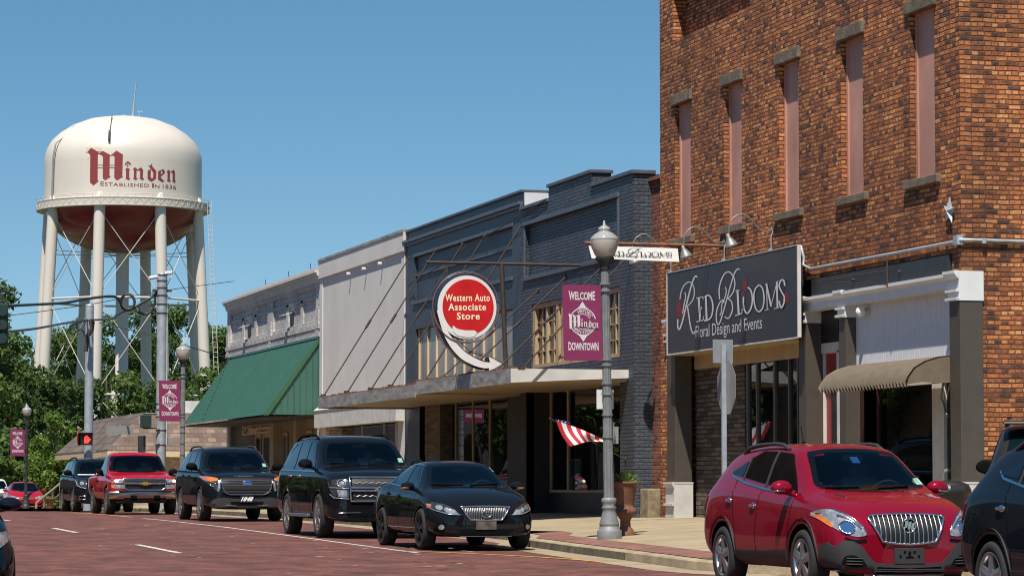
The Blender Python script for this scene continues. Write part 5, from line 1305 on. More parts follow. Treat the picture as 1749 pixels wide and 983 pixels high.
def leaf_object(name, V, F, mat, parent=None):
    og = np.array(origin(parent)) if parent is not None else 0
    me = bpy.data.meshes.new(name); me.vertices.add(len(V)); me.vertices.foreach_set('co', (V - og).astype(np.float32).ravel())
    me.loops.add(F.size); me.loops.foreach_set('vertex_index', F.ravel().astype(np.int32))
    me.polygons.add(len(F)); me.polygons.foreach_set('loop_start', np.arange(len(F), dtype=np.int32) * 4)
    me.materials.append(mat); me.update(); me.validate()
    o = bpy.data.objects.new(name, me); COL.objects.link(o)
    if parent is not None: o.parent = parent
    return o
def tree(u, d, vtop, wide, label, mat, seed, name='broadleaf_tree', low=.12, n=5200, leaf=.34, group='trees behind the water tower', base=None):
    p = PD(u, 800, d); zt = PD(u, vtop, d).z; z0 = base if base is not None else min(0, g(p.y)) 
    h = zt - z0; R_ = wide / 2
    t = empty(name, (p.x, p.y, z0), label, 'tree', group)
    rs = random.Random(seed); lobes = []
    for k in range(20):
        f = rs.uniform(low + .1, .93); wf = math.sin(math.pi * min(1, max(.05, (f - low) / (1 - low) * .82 + .12))) ** .6
        a = rs.uniform(0, 6.28); r = R_ * wf * rs.uniform(.2, .78)
        s_ = R_ * rs.uniform(.28, .5) * (1.1 - .35 * f)
        lobes.append(((r * math.cos(a), r * math.sin(a), h * f - s_ * .3), (s_, s_, s_ * rs.uniform(.6, .9))))
    lobes.append(((0, 0, h - R_ * .28), (R_ * .36, R_ * .36, R_ * .28)))
    V, F = foliage((p.x, p.y, z0), lobes, n, leaf, seed)
    leaf_object('crown', V, F, mat, t)
    q = MB(); q.tube([(p.x, p.y, z0 - .5), (p.x + .1, p.y, z0 + h * .3), (p.x - .1, p.y + .1, z0 + h * .7)], [R_ * .07, R_ * .05, R_ * .02], 8)
    for lb in lobes[:9]:
        c = Vector(lb[0]); q.tube([(p.x + .05, p.y, z0 + h * .28), (p.x + c.x * .5, p.y + c.y * .5, z0 + c.z * .8), (p.x + c.x, p.y + c.y, z0 + c.z)], [R_ * .03, R_ * .02, R_ * .008], 5)
    q.build('trunk', M['bark'], t)
    return t
TREES = [(-8, 250, 478, 7.5, 'tall dark tree at the left edge rising behind the hanging signal', 'leaf_dark'),
 (24, 262, 566, 6.0, 'rounded green tree between the left edge and the nearest tower leg', 'leaf_mid'),
 (60, 330, 612, 6.5, 'low dark tree crown showing beside the leftmost white tower leg', 'leaf_dark'),
 (104, 320, 556, 7.5, 'mid green tree seen between the two leftmost tower legs', 'leaf_mid'),
 (140, 335, 541, 7.0, 'dark leafy tree behind the far galvanised signal pole', 'leaf_dark'),
 (182, 325, 536, 7.0, 'green tree behind the tower just left of the central riser pipe', 'leaf_mid'),
 (226, 340, 522, 7.5, 'dark tree between the tower riser pipe and the thick galvanised pole', 'leaf_dark'),
 (262, 330, 514, 7.0, 'tall tree crown directly behind the thick galvanised pole', 'leaf_dark'),
 (300, 322, 518, 7.0, 'green tree above the grey acorn lamp, right of the thick pole', 'leaf_mid'),
 (338, 335, 545, 6.5, 'leafy tree behind the rightmost white tower leg', 'leaf_dark'),
 (374, 318, 556, 6.0, 'rounded green tree showing between the tower and the white brick building', 'leaf_mid'),
 (405, 330, 575, 6.0, 'dark tree mostly hidden behind the white brick building', 'leaf_dark')]
for i, (u, d, v, w, lb, m_) in enumerate(TREES): tree(u, d, v, w * 1.35, lb, M[m_], 20 + i, n=15000, leaf=.22, low=-.05)
LOW = [(-4, 190, 640, 5.5, 'broad mid green shrub at the far left edge under the tall tree', 'leaf_mid'), (30, 205, 655, 5.0, 'dark green shrub behind the small plum banner', 'leaf_dark'),
 (82, 230, 640, 6.0, 'dark shrub at the foot of the leftmost tower leg', 'leaf_dark'), (150, 240, 640, 6.0, 'dark green shrub behind the shingled roof, left of the riser pipe', 'leaf_dark'), (215, 245, 630, 7.0, 'wide green shrub behind the shingled roof around the riser pipe', 'leaf_mid'),
 (290, 240, 630, 7.0, 'dark shrub behind the shingled roof at the thick galvanised pole', 'leaf_dark'), (352, 238, 625, 6.5, 'green shrub behind the shingled roof next to the green awning', 'leaf_mid'),
 (12, 170, 745, 3.4, 'low rounded bush at the left edge above the white car', 'leaf_mid')]
for i, (u, d, v, w, lb, m_) in enumerate(LOW): tree(u, d, v, w, lb, M[m_], 60 + i, name='shrub', low=0.0, n=5000, leaf=.22, group='shrubs behind the far crossing')
for st_, lb_, yy in TREES_LATER:
    V_, F_ = foliage((-1.6, yy, .2), lb_, 2200, .22, int(yy)); leaf_object('crown', V_, F_, M['leaf_mid'], st_)
    MB().tube([(-1.6, yy, g(yy) - .1), (-1.55, yy, 2.2), (-1.6, yy + .1, 4.6)], [.14, .11, .05], 8).build('trunk', M['bark'], st_)
# the wood beyond the tower, one unbroken mass
rs = np.random.RandomState(77); lobes = []
for k in range(70):
    u = rs.uniform(-60, 430); d = rs.uniform(345, 400); p = PD(u, 800, d); s_ = rs.uniform(3.0, 5.0)
    top_ = PD(u, rs.uniform(575, 640), d).z
    for zz in np.arange(2, top_, s_ * 1.1): lobes.append(((p.x, p.y, min(zz, top_ - s_ * .6)), (s_, s_, s_ * .8)))
Vw, Fw = foliage((0, 0, 0), lobes, 42000, .38, 78)
tag(leaf_object('far_wood', Vw, Fw, M['leaf_dark']), 'unbroken dark green wood far behind the water tower', 'wood', kind='stuff')
NEARB = [(88, 152, 700, 2.9, 'tall bright green bush just left of the shingled roof'), (120, 150, 726, 2.4, 'bright green bush overlapping the left end of the shingled roof'), (64, 158, 745, 2.6, 'bright green bush behind the slim black lamp'), (100, 147, 775, 2.6, 'low bright bush at the foot of the far handrail')]
for i, (u, d, v, w, lb) in enumerate(NEARB): tree(u, d, v, w, lb, M['leaf_bright'], 80 + i, name='bush', low=0.0, n=2600, leaf=.13, group='bright bushes by the crossing', base=-.3)
# ================================================================== VEHICLES
def paint(name, c, metal=0.0, rough=0.32, coat=0.75):
    m, t, b = nt(name)
    b.inputs['Base Color'].default_value = rgb(c); b.inputs['Roughness'].default_value = rough; b.inputs['Metallic'].default_value = metal
    b.inputs['Specular IOR Level'].default_value = 0.0
    b.inputs['Coat Weight'].default_value = coat; b.inputs['Coat Roughness'].default_value = 0.025; b.inputs['Coat IOR'].default_value = 1.45
    # a film of road dust, thicker in patches
    tc = t.nodes.new('ShaderNodeTexCoord'); n = t.nodes.new('ShaderNodeTexNoise'); n.inputs['Scale'].default_value = 3; n.inputs['Detail'].default_value = 7
    t.links.new(tc.outputs['Object'], n.inputs['Vector'])
    r = t.nodes.new('ShaderNodeMapRange'); r.inputs['From Min'].default_value = .35; r.inputs['From Max'].default_value = .75; r.inputs['To Min'].default_value = .008; r.inputs['To Max'].default_value = .045
    t.links.new(n.outputs['Fac'], r.inputs['Value']); t.links.new(r.outputs[0], b.inputs['Coat Roughness'])
    return m
V = {}
V['black'] = paint('gloss_black_car_paint', (0.006, 0.007, 0.009))
V['navy'] = paint('blue_black_car_paint', (0.006, 0.008, 0.012), coat=.65)
V['red'] = paint('candy_red_car_paint', (0.235, 0.005, 0.020), .35, .28, .85)
V['truck_red'] = paint('bright_red_truck_paint', (0.35, 0.007, 0.018), .1, .3, .85)
V['grey_suv'] = paint('bronze_grey_car_paint', (0.030, 0.026, 0.024), .3, .3)
V['white_car'] = paint('white_car_paint', (0.65, 0.66, 0.68))
V['glass'] = plain('tinted_windscreen', (0.003, 0.009, 0.012), 0.02, var=0.0, spec=0.28)
V['screen'] = pane('windscreen_glass', (0.66, 0.76, 0.73), 1.36)
V['dash'] = plain('charcoal_dashboard', (0.018, 0.018, 0.018), 0.8, var=0.1, spec=0.1)
V['seat'] = plain('grey_cloth_seat', (0.50, 0.47, 0.42), 0.9, var=0.1, spec=0.1)
V['glass_side'] = plain('tinted_side_glass', (0.003, 0.005, 0.007), 0.02, var=0.0, spec=0.4)
V['open'] = plain('dark_cabin', (0.007, 0.006, 0.006), 0.9, var=0.2, spec=0.0)
V['trim'] = plain('dark_grey_plastic', (0.030, 0.030, 0.031), 0.6, var=0.06, spec=0.4)
V['gap'] = plain('black_gap', (0.004, 0.004, 0.004), 0.8, var=0.0, spec=0.08)
V['mesh'] = plain('black_grille_mesh', (0.008, 0.008, 0.009), 0.45, var=0.0)
V['chrome'] = plain('chrome', (0.62, 0.63, 0.65), 0.14, 1.0, var=0.05)
V['bumper'] = plain('dull_chrome_bumper', (0.40, 0.37, 0.33), 0.22, 1.0, var=0.15, scale=4)
V['silver'] = plain('silver_alloy', (0.36, 0.36, 0.36), 0.34, .85, var=0.05)
V['dark_alloy'] = plain('dark_alloy', (0.035, 0.034, 0.034), 0.3, .7, var=0.05)
V['rubber'] = plain('tyre_rubber', (0.016, 0.016, 0.016), 0.85, var=0.2, scale=20)
V['lens'] = plain('headlamp_lens', (0.27, 0.28, 0.30), 0.15, .3, var=0.5, scale=14, coat=1.0)
V['lens_dark'] = plain('smoked_headlamp', (0.05, 0.052, 0.056), 0.08, .4, var=0.6, scale=20, coat=1.0)
V['amber'] = plain('amber_lens', (0.62, 0.16, 0.02), 0.15, var=0.12, scale=20, coat=1.0)
V['blue_lens'] = plain('blue_projector_lens', (0.03, 0.08, 0.20), 0.06, var=0.1, coat=1.0)
V['tail'] = plain('red_tail_lens', (0.16, 0.008, 0.012), 0.12, var=0.1, coat=1.0)
V['lamp_on'] = glow('lit_headlamp', (1.0, 0.80, 0.52), 1.6)
V['plate'] = plain('number_plate_black', (0.012, 0.012, 0.013), 0.35, var=0.0)
V['plate_old'] = plain('faded_front_plate', (0.09, 0.075, 0.06), 0.5, var=0.5, scale=9)
V['white'] = plain('white_print', (0.75, 0.75, 0.74), 0.5, var=0.0)
V['sticker'] = plain('pale_sticker', (0.45, 0.60, 0.52), 0.5, var=0.2, scale=30)
V['blue_badge'] = plain('blue_badge', (0.02, 0.07, 0.25), 0.2, var=0.0, coat=1.0)
V['gold'] = plain('gold_badge', (0.55, 0.38, 0.14), 0.25, .7, var=0.0)
V['leather'] = plain('pale_leather', (0.10, 0.092, 0.07), 0.6, var=0.1)

def round_poly(pts, r=.03, seg=3):
    out = []; n = len(pts)
    for i in range(n):
        p = Vector(pts[i]); a = Vector(pts[i - 1]) - p; b_ = Vector(pts[(i + 1) % n]) - p
        ra, rb = min(r, a.length * .45), min(r, b_.length * .45)
        A = p + a.normalized() * ra; B = p + b_.normalized() * rb
        for k in range(seg + 1):
            t = k / seg; out.append(tuple(A * (1 - t) ** 2 + p * 2 * t * (1 - t) + B * t * t))
    return out
class Car:
    def __init__(s, name, label, cat, body_mat, st, axles, r, tw, track, arch, group=None):
        s.root = empty(name, (0, 0, 0), label, cat, group)
        s.ax, s.r, s.tw, s.track = axles, r, tw, track
        half = []
        for x, zb, wb, zm, wm, zl, wl, zt, wt_, cr in st:
            hgt = zt - zl; e = min(.04, hgt * .25)
            w7 = wl - min(.05, max(.012, hgt * .12))
            half.append([(x, 0, zb), (x, wb * .6, zb), (x, wb, zb + .01), (x, wm * .985, zb + .12), (x, wm, zm), (x, wl + (wm - wl) * .35, zl - min(.08, (zl - zm) * .4)), (x, wl, zl),
                         (x, w7, zl + e), (x, (w7 + wt_) / 2 + .008, zl + e + (zt - .05 * min(1, hgt * 4) - zl - e) * .52), (x, wt_, zt - .05 * min(1, hgt * 4)), (x, wt_ - min(.10, wt_ * .2), zt - .006), (x, wt_ * .45, zt + cr * .8), (x, 0, zt + cr)])
        n = len(half[0]); ring = 2 * n - 2
        vs = []; fs = []
        for h in half:
            vs += h + [(p[0], -p[1], p[2]) for p in h[-2:0:-1]]
        for i in range(len(half) - 1):
            for k in range(ring):
                l = (k + 1) % ring
                fs.append((i * ring + k, i * ring + l, (i + 1) * ring + l, (i + 1) * ring + k))
        for i, fl in ((0, True), (len(half) - 1, False)):
            b0 = i * ring
            for k in range(n - 1):
                L0, L1 = b0 + k, b0 + k + 1
                R0 = b0 + (ring - k) % ring; R1 = b0 + (ring - k - 1) % ring
                q_ = [L0, L1, R1, R0]; q_ = [v for j, v in enumerate(q_) if v not in q_[:j]]
                fs.append(tuple(q_ if not fl else q_[::-1]))
        me = bpy.data.meshes.new('body'); me.from_pydata(vs, [], fs); me.update()
        bm = bmesh.new(); bm.from_mesh(me); bmesh.ops.recalc_face_normals(bm, faces=bm.faces[:]); bm.to_mesh(me); bm.free()
        tmp = bpy.data.objects.new('body', me); COL.objects.link(tmp)
        ss = tmp.modifiers.new('s', 'SUBSURF'); ss.levels = 2; ss.render_levels = 2
        cm = MB()
        for axx in axles:
            for sd in (-1, 1):
                y0_, y1_ = sd * (track / 2 - tw * .75), sd * (track / 2 + .6)
                A = [(axx + arch * math.cos(2 * math.pi * k / 40), min(y0_, y1_), r + arch * math.sin(2 * math.pi * k / 40) * 1.0) for k in range(40)]
                cm.prism(A, (0, abs(y1_ - y0_), 0))
        cut = cm.build('cut', V['gap'])
        bmc = bmesh.new(); bmc.from_mesh(cut.data); bmesh.ops.recalc_face_normals(bmc, faces=bmc.faces[:]); bmc.to_mesh(cut.data); bmc.free()
        bo = tmp.modifiers.new('b', 'BOOLEAN'); bo.operation = 'DIFFERENCE'; bo.object = cut; bo.solver = 'EXACT'
        dg = bpy.context.evaluated_depsgraph_get(); dg.update()
        res = bpy.data.meshes.new_from_object(tmp.evaluated_get(dg))
        bpy.data.objects.remove(tmp); bpy.data.objects.remove(cut)
        res.name = 'body'; res.materials.clear(); res.materials.append(body_mat); res.materials.append(V['gap'])
        wmax = max(q[4] for q in st)
        for p in res.polygons:
            p.use_smooth = True; p.material_index = 0
            c = p.center
            for axx in axles:
                dd = math.hypot(c.x - axx, c.z - r)
                if dd < arch * 1.004 and abs(c.y) < track / 2 + .5:
                    nrm_r = abs((c.x - axx) * p.normal.x + (c.z - r) * p.normal.z) / max(1e-6, dd)
                    if nrm_r > .8 or dd < arch * .97: p.material_index = 1; p.use_smooth = False
        s.body = bpy.data.objects.new('body', res); COL.objects.link(s.body); s.body.parent = s.root
        s.bvh = BVHTree.FromPolygons([tuple(v.co) for v in res.vertices], [tuple(p.vertices) for p in res.polygons])
        s.paint = body_mat
    def hit(s, a, b_, axis, sg):
        if axis == 'x': o, d = Vector((6 * sg, a, b_)), Vector((-sg, 0, 0))
        elif axis == 'y': o, d = Vector((a, 4 * sg, b_)), Vector((0, -sg, 0))
        else: o, d = Vector((a, b_, 5)), Vector((0, 0, -1))
        loc, nr, ix, ds = s.bvh.ray_cast(o, d)
        if loc is None:
            loc, nr, ix, ds = s.bvh.find_nearest(o + d * (4.0 if axis == 'x' else 3.2))
            if axis == 'x': loc = Vector((loc.x, a, b_))
            elif axis == 'y': loc = Vector((a, loc.y, b_))
        if nr.dot(d) > 0: nr = -nr
        return loc, nr
    def patch(s, mb, poly, axis='x', sg=1, off=.006, mi=0, step=.05, skirt=.02, along=False):
        bm = bmesh.new(); bm.faces.new([bm.verts.new((p[0], p[1], 0)) for p in poly])
        xs = [p[0] for p in poly]; zs = [p[1] for p in poly]
        for lo, hi, k in ((min(xs), max(xs), 0), (min(zs), max(zs), 1)):
            n = int((hi - lo) / step)
            for i in range(1, n + 1):
                c = lo + (hi - lo) * i / (n + 1); co = [0, 0, 0]; co[k] = c; no = [0, 0, 0]; no[k] = 1
                bmesh.ops.bisect_plane(bm, geom=bm.verts[:] + bm.edges[:] + bm.faces[:], plane_co=co, plane_no=no)
        bmesh.ops.remove_doubles(bm, verts=bm.verts[:], dist=1e-4); bm.normal_update()
        bmesh.ops.triangulate(bm, faces=[f for f in bm.faces if len(f.verts) > 4])
        bm.verts.index_update()
        bnd = [e for e in bm.edges if len(e.link_faces) == 1]
        pos = {}; nor = {}
        for v in bm.verts:
            l, nr = s.hit(v.co.x, v.co.y, axis, sg); pos[v.index] = l; nor[v.index] = nr
        n = len(bm.verts)
        dv = {'x': Vector((sg, 0, 0)), 'y': Vector((0, sg, 0)), 'z': Vector((0, 0, 1))}[axis]
        vs = [pos[i] + (dv if along else (nor[i] * .7 + dv * .3)) * off for i in range(n)]
        fs = [tuple(v.index for v in f.verts) for f in bm.faces]
        if sg < 0 and axis == 'x' or sg > 0 and axis == 'y': pass
        vs2 = [pos[i] - (nor[i] * .7 + dv * .3) * skirt for i in range(n)]
        mb.add(vs, fs, mi, True)
        mb.add(vs + vs2, [(e.verts[0].index, e.verts[1].index, n + e.verts[1].index, n + e.verts[0].index) for e in bnd], mi, False)
        bm.free()
        return mb
    def part(s, name, mat, polys, axis='x', sg=1, off=.006, parent=None, step=.05, both=False, r=.03, label=None, along=False):
        """surface part following the body; both = one on each side as separate children"""
        outs = []
        for k in ((1, -1) if both else (1,)):
            q_ = MB()
            for pl in polys:
                P = [(p[0] * k, p[1]) if axis == 'x' else tuple(p) for p in pl]
                if r: P = round_poly(P, r)
                s.patch(q_, P, axis, (sg if axis == 'x' else sg * k), off, 0, step, along=along)
            o = q_.build(name, mat, parent or s.root); outs.append(o)
            if label: o['label'] = label
        return outs
    def line(s, mb, pts, w, axis='y', sg=-1, off=.004, mi=0):
        """thin strip along a polyline on the surface"""
        for a, b_ in zip(pts, pts[1:]):
            a, b_ = Vector(a), Vector(b_); n = max(1, int((b_ - a).length / .06)); t = (b_ - a).normalized(); nn = Vector((-t.y, t.x)) * w / 2
            prev = None
            for i in range(n + 1):
                p = a + (b_ - a) * i / n
                l1, n1 = s.hit(p.x + nn.x, p.y + nn.y, axis, sg); l2, n2 = s.hit(p.x - nn.x, p.y - nn.y, axis, sg)
                cur = (l1 + n1 * off, l2 + n2 * off)
                if prev: mb.add([prev[0], prev[1], cur[1], cur[0]], [(0, 1, 2, 3)], mi, True)
                prev = cur
    def tube_on(s, mb, pts, rad, axis='x', sg=1, off=.015, mi=0, n=6):
        P = []
        for a, b_ in zip(pts, pts[1:]):
            for i in range(6):
                t = i / 6; l, nr = s.hit(a[0] + (b_[0] - a[0]) * t, a[1] + (b_[1] - a[1]) * t, axis, sg); P.append(l + nr * off)
        l, nr = s.hit(pts[-1][0], pts[-1][1], axis, sg); P.append(l + nr * off)
        mb.tube(P, rad, n, mi)
    def wheels(s, rim_mat, spokes=5, style='five', rimr=.66, both_sides=True, wide=.3):
        r, w = s.r, s.tw
        for axx in s.ax:
            for sd in (-1, 1):
                cy_ = sd * (s.track / 2 - w / 2 + .0)
                q_ = MB(); q_.lathe([(r * rimr, -w / 2 + .025), (r * (rimr + .05), -w / 2 + .004), (r * .90, -w / 2), (r * .965, -w / 2 + .02), (r, -w / 2 + .05), (r, w / 2 - .05), (r * .965, w / 2 - .02), (r * .90, w / 2), (r * (rimr + .05), w / 2 - .004), (r * rimr, w / 2 - .025)], 40, (axx, cy_, r), 'y', caps=False)
                q_.v = [tuple(p) for p in q_.v]
                wh = q_.build('wheel', V['rubber'], s.root)
                yo = cy_ + sd * (w / 2 - .012)
                q_ = MB()
                R_ = r * rimr
                q_.lathe([(R_ * 1.03, sd * 0.004), (R_ * 1.0, sd * .010), (R_ * .93, -sd * .006), (R_ * .9, -sd * .10)], 40, (axx, yo, r), 'y', caps=False)
                q_.lathe([(R_ * .21, -sd * .05), (R_ * .2, -sd * .03), (R_ * .2, sd * .008), (R_ * .12, sd * .014), (.001, sd * .014)], 20, (axx, yo, r), 'y')
                for k in range(spokes):
                    a0 = 2 * math.pi * k / spokes + .3
                    subs = (0,) if style == 'five' else (-.13, .13)
                    for da in subs:
                        a = a0 + da; t = Vector((math.cos(a), 0, math.sin(a))); nn = Vector((-math.sin(a), 0, math.cos(a)))
                        w0, w1 = (R_ * .13, R_ * .17) if style == 'five' else (R_ * .07, R_ * .07)
                        if style == 'five': w0, w1 = R_ * wide * .45, R_ * wide * .6
                        c_ = Vector((axx, yo, r)); y_ = Vector((0, sd, 0))
                        p = [c_ + t * R_ * .14 - nn * w0 + y_ * .004, c_ + t * R_ * .14 + nn * w0 + y_ * .004, c_ + t * R_ * .95 + nn * w1 - y_ * .006, c_ + t * R_ * .95 - nn * w1 - y_ * .006]
                        ri = [c_ + t * R_ * .14 + y_ * .016, c_ + t * R_ * .95 + y_ * .006]
                        q_.add([p[0], p[1], p[2], p[3], ri[0], ri[1]], [(0, 3, 5, 4), (4, 5, 2, 1)])
                        q_.add([p[0], p[3], p[3] - y_ * .05, p[0] - y_ * .05, p[1], p[2], p[2] - y_ * .05, p[1] - y_ * .05], [(0, 1, 2, 3), (4, 7, 6, 5)])
                q_.build('rim', rim_mat, wh)
                q_ = MB(); q_.lathe([(R_ * .92, -sd * .075), (.001, -sd * .075)], 30, (axx, yo, r), 'y'); q_.lathe([(R_ * .55, -sd * .05), (.001, -sd * .05)], 24, (axx, yo, r), 'y', 0); q_.build('brake_disc', V['gap'], wh)
    def mirrors(s, x, y, z, mat, size=(.075, .115, .075), trim=None):
        for sd in (-1, 1):
            q_ = MB(); c = Vector((x, sd * (y + size[1] * .75), z)); q_.ell(c, size, 18, 12)
            # blunt rear face
            q_.v = [(max(p[0], c.x - size[0] * .55), p[1], c.z + (p[2] - c.z) * (1 if p[2] > c.z else .85)) for p in q_.v]
            q_.tube([(x, sd * (y - .06), z - size[2] * .7), (x, sd * (y + size[1] * .4), z - size[2] * .55)], [.035, .028], 8)
            o = q_.build('mirror', mat, s.root)
            if trim:
                q_ = MB(); q_.ell((c.x + size[0] * .25, c.y + sd * .035, c.z - size[2] * .38), (size[0] * .8, size[1] * .75, size[2] * .17), 14, 8); q_.build('mirror_trim', trim, o)
    def rails(s, x0, x1, y, mat, h=.05, r=.018):
        for sd in (-1, 1):
            pts = []
            for i in range(9):
                t = i / 8; x = x0 + (x1 - x0) * t; l, nr = s.hit(x, sd * y, 'z', 1)
                pts.append((x, sd * y, l.z + h * min(1, min(t, 1 - t) * 7) + .0))
            q_ = MB(); q_.tube(pts, r, 8); q_.build('roof_rail', mat, s.root)
    def plate(s, z, w=.31, h=.155, mat=None, txt=None, bracket=None, y=0.0, out=.02):
        l, nr = s.hit(y, z, 'x', 1); l2, _ = s.hit(y + w * .45, z, 'x', 1); x = max(l.x, l2.x) + out
        q_ = MB(); q_.box(x - .06, x, y - w / 2, y + w / 2, z - h / 2, z + h / 2); o = q_.build('number_plate', mat or V['plate'], s.root, bevel=.004)
        if txt:
            q_ = MB(); put_text(q_, txt, lambda a, t: (x + .003, y - w * .42 + w * .84 * a + .05 * (t - .5), z - h * .30 + h * .6 * t), bold=.05)
            q_.build('plate_number', V['white'], o)
        return o, x
    def seams(s, lines, w=.012):
        q_ = MB()
        for sd in (-1, 1):
            for ln in lines: s.line(q_, ln, w, 'y', sd, .003)
        return q_.build('door_seam', V['gap'], s.root)
    def handles(s, pts, mat):
        for sd in (-1, 1):
            for x, z in pts:
                l, nr = s.hit(x, z, 'y', sd); q_ = MB(); q_.ell((l.x, l.y + sd * .022, l.z), (.095, .02, .020), 12, 8); q_.ell((l.x, l.y, l.z), (.07, .012, .035), 12, 8); q_.build('door_handle', mat, s.root)
    def wipers(s, segs):
        for a, b_ in segs:
            q_ = MB(); s.tube_on(q_, [a, b_], .011, 'x', 1, .02); q_.build('wiper', V['gap'], s.root)
    def seats(s): pass
    def place(s, x, y, rz=-90, z=None, pitch=0.0):
        s.root.location = (x, y, g(y) + .002 if z is None else z)
        s.root.rotation_euler = (0, 0, math.radians(rz))
    def disc_on(s, name, mat, y, z, ry, rz_, off=.012, parent=None, n=28, inner=0):
        P = [(y + ry * math.cos(2 * math.pi * k / n), z + rz_ * math.sin(2 * math.pi * k / n)) for k in range(n)]
        q_ = MB(); s.patch(q_, P, 'x', 1, off, 0, .04, along=True); return q_.build(name, mat, parent or s.root)
    def bars(s, name, mat, segs, rad, off, parent=None):
        q_ = MB()
        for pts in segs: s.tube_on(q_, pts, rad, 'x', 1, off)
        return q_.build(name, mat, parent or s.root)
def cabin(c, poly, base_z, roof_z, hw, x_dash, belt, dark=.02):
    """opens the body behind the windscreen: clear glass with a black printed edge, dashboard, wheel and seats inside"""
    P = round_poly(poly, .05); cen = Vector((0, sum(p[1] for p in poly) / len(poly)))
    def shrink(k, m): return [(p[0] * k, cen.y + (p[1] - cen.y) * m) for p in P]
    hole = shrink(.965, .95)
    def inside(y, z):
        r = False; n = len(hole)
        for i in range(n):
            a, b_ = hole[i], hole[i - 1]
            if (a[1] > z) != (b_[1] > z) and y < (b_[0] - a[0]) * (z - a[1]) / (b_[1] - a[1]) + a[0]: r = not r
        return r
    # glass first (it follows the closed body), then the hole
    q_ = MB(); c.patch(q_, P, 'x', 1, .011, 0, .04); gl_ = q_.build('windscreen', V['screen'], c.root)
    inner = shrink(.89, .84); n = len(P); q_ = MB()
    for i in range(n):
        j = (i + 1) % n; c.patch(q_, [P[i], P[j], inner[j], inner[i]], 'x', 1, .005, 0, .05, .004)
    q_.build('screen_edge', V['gap'], gl_)
    bm = bmesh.new(); bm.from_mesh(c.body.data)
    kill = [f for f in bm.faces if f.normal.x > .15 and f.calc_center_median().x > .1 and all(inside(v.co.y, v.co.z) for v in f.verts)]
    bmesh.ops.delete(bm, geom=kill, context='FACES'); bm.to_mesh(c.body.data); bm.free()
    q_ = MB(); n_ = 10
    q_.add([(x_dash + .22, -hw, base_z - .02), (x_dash + .22, hw, base_z - .02), (x_dash - .15, hw, base_z + .0), (x_dash - .15, -hw, base_z + .0), (x_dash - .30, -hw, base_z - .3), (x_dash - .30, hw, base_z - .3)], [(0, 1, 2, 3), (3, 2, 5, 4)])
    q_.ell((x_dash - .18, .36, base_z - .01), (.12, .20, .055), 14, 8)
    q_.build('dashboard', V['dash'], c.root)
    q_ = MB(); w_ = [(x_dash - .32 + .08 * math.cos(a), .36 + .18 * math.sin(a), base_z - .05 + .16 * math.cos(a)) for a in np.arange(0, 6.28, .3)]
    q_.tube(w_, .016, 6, closed=True); q_.tube([w_[5], (x_dash - .25, .36, base_z - .08), w_[15]], .014, 5); q_.build('steering_wheel', V['dash'], c.root)
    for sd in (-1, 1):
        q_ = MB(); xs = x_dash - 1.02
        q_.add([(xs + .10, sd * .36 - .24, base_z - .45), (xs + .10, sd * .36 + .24, base_z - .45), (xs - .06, sd * .36 + .22, base_z + .16), (xs - .06, sd * .36 - .22, base_z + .16), (xs - .02, sd * .36 - .24, base_z - .45), (xs - .02, sd * .36 + .24, base_z - .45), (xs - .18, sd * .36 + .2, base_z + .16), (xs - .18, sd * .36 - .2, base_z + .16)], [(0, 1, 2, 3), (3, 2, 6, 7), (1, 5, 6, 2), (4, 0, 3, 7), (5, 4, 7, 6)])
        q_.ell((xs - .11, sd * .36, base_z + .235), (.06, .14, .095), 14, 8)
        q_.build('seat', V['seat'], c.root)
    # rear bench, floor and lining keep daylight out of the shell
    q_ = MB(); q_.box(x_dash - 2.2, x_dash + .18, -hw - .04, hw + .04, base_z - .5, base_z - .46); q_.box(x_dash - 2.0, x_dash - 1.85, -hw, hw, base_z - .5, base_z + .10)
    for sd in (-1, 1): q_.ell((x_dash - 1.92, sd * .34, base_z + .16), (.06, .12, .08), 12, 8)
    q_.build('rear_bench', V['dash'], c.root)
    q_ = MB(); q_.box(x_dash - .42, x_dash - .38, -.12, .12, roof_z - .13, roof_z - .06); q_.build('rear_view_mirror', V['gap'], c.root)
def win_side(c, front_b, front_t, rear_t, rear_b, pillars, mats, gap=.05, name='side_window'):
    """glass between belt and roof line, split at the pillars, one pane per opening and side"""
    fb, ft, rt, rb = [Vector(p) for p in (front_b, front_t, rear_t, rear_b)]
    def top(x):
        if x >= ft.x: t = (x - ft.x) / (fb.x - ft.x); return ft.y + (fb.y - ft.y) * t
        if x <= rt.x: t = (x - rt.x) / (rb.x - rt.x) if abs(rb.x - rt.x) > 1e-6 else 0; return rt.y + (rb.y - rt.y) * t
        return ft.y + (rt.y - ft.y) * (ft.x - x) / (ft.x - rt.x) + .012 * math.sin(math.pi * (ft.x - x) / (ft.x - rt.x))
    def botz(x): return fb.y + (rb.y - fb.y) * (fb.x - x) / (fb.x - rb.x)
    cuts = [fb.x] + list(pillars) + [rb.x]
    for i in range(len(cuts) - 1):
        x1 = cuts[i] - (gap / 2 if i else 0); x0 = cuts[i + 1] + (gap / 2 if i + 1 < len(cuts) - 1 else 0)
        xs = sorted({x0, x1, *[x for x in (ft.x, rt.x, (ft.x + rt.x) / 2) if x0 < x < x1]})
        P = [(x, botz(x)) for x in (x1, x0)] + [(x, top(x)) for x in xs]
        P2 = [P[0]]
        for p in P[1:]:
            if (Vector(p) - Vector(P2[-1])).length > .01: P2.append(p)
        if (Vector(P2[0]) - Vector(P2[-1])).length < .01: P2.pop()
        c.part(name, mats[i], [P2], 'y', -1, .008, both=True, r=.035)

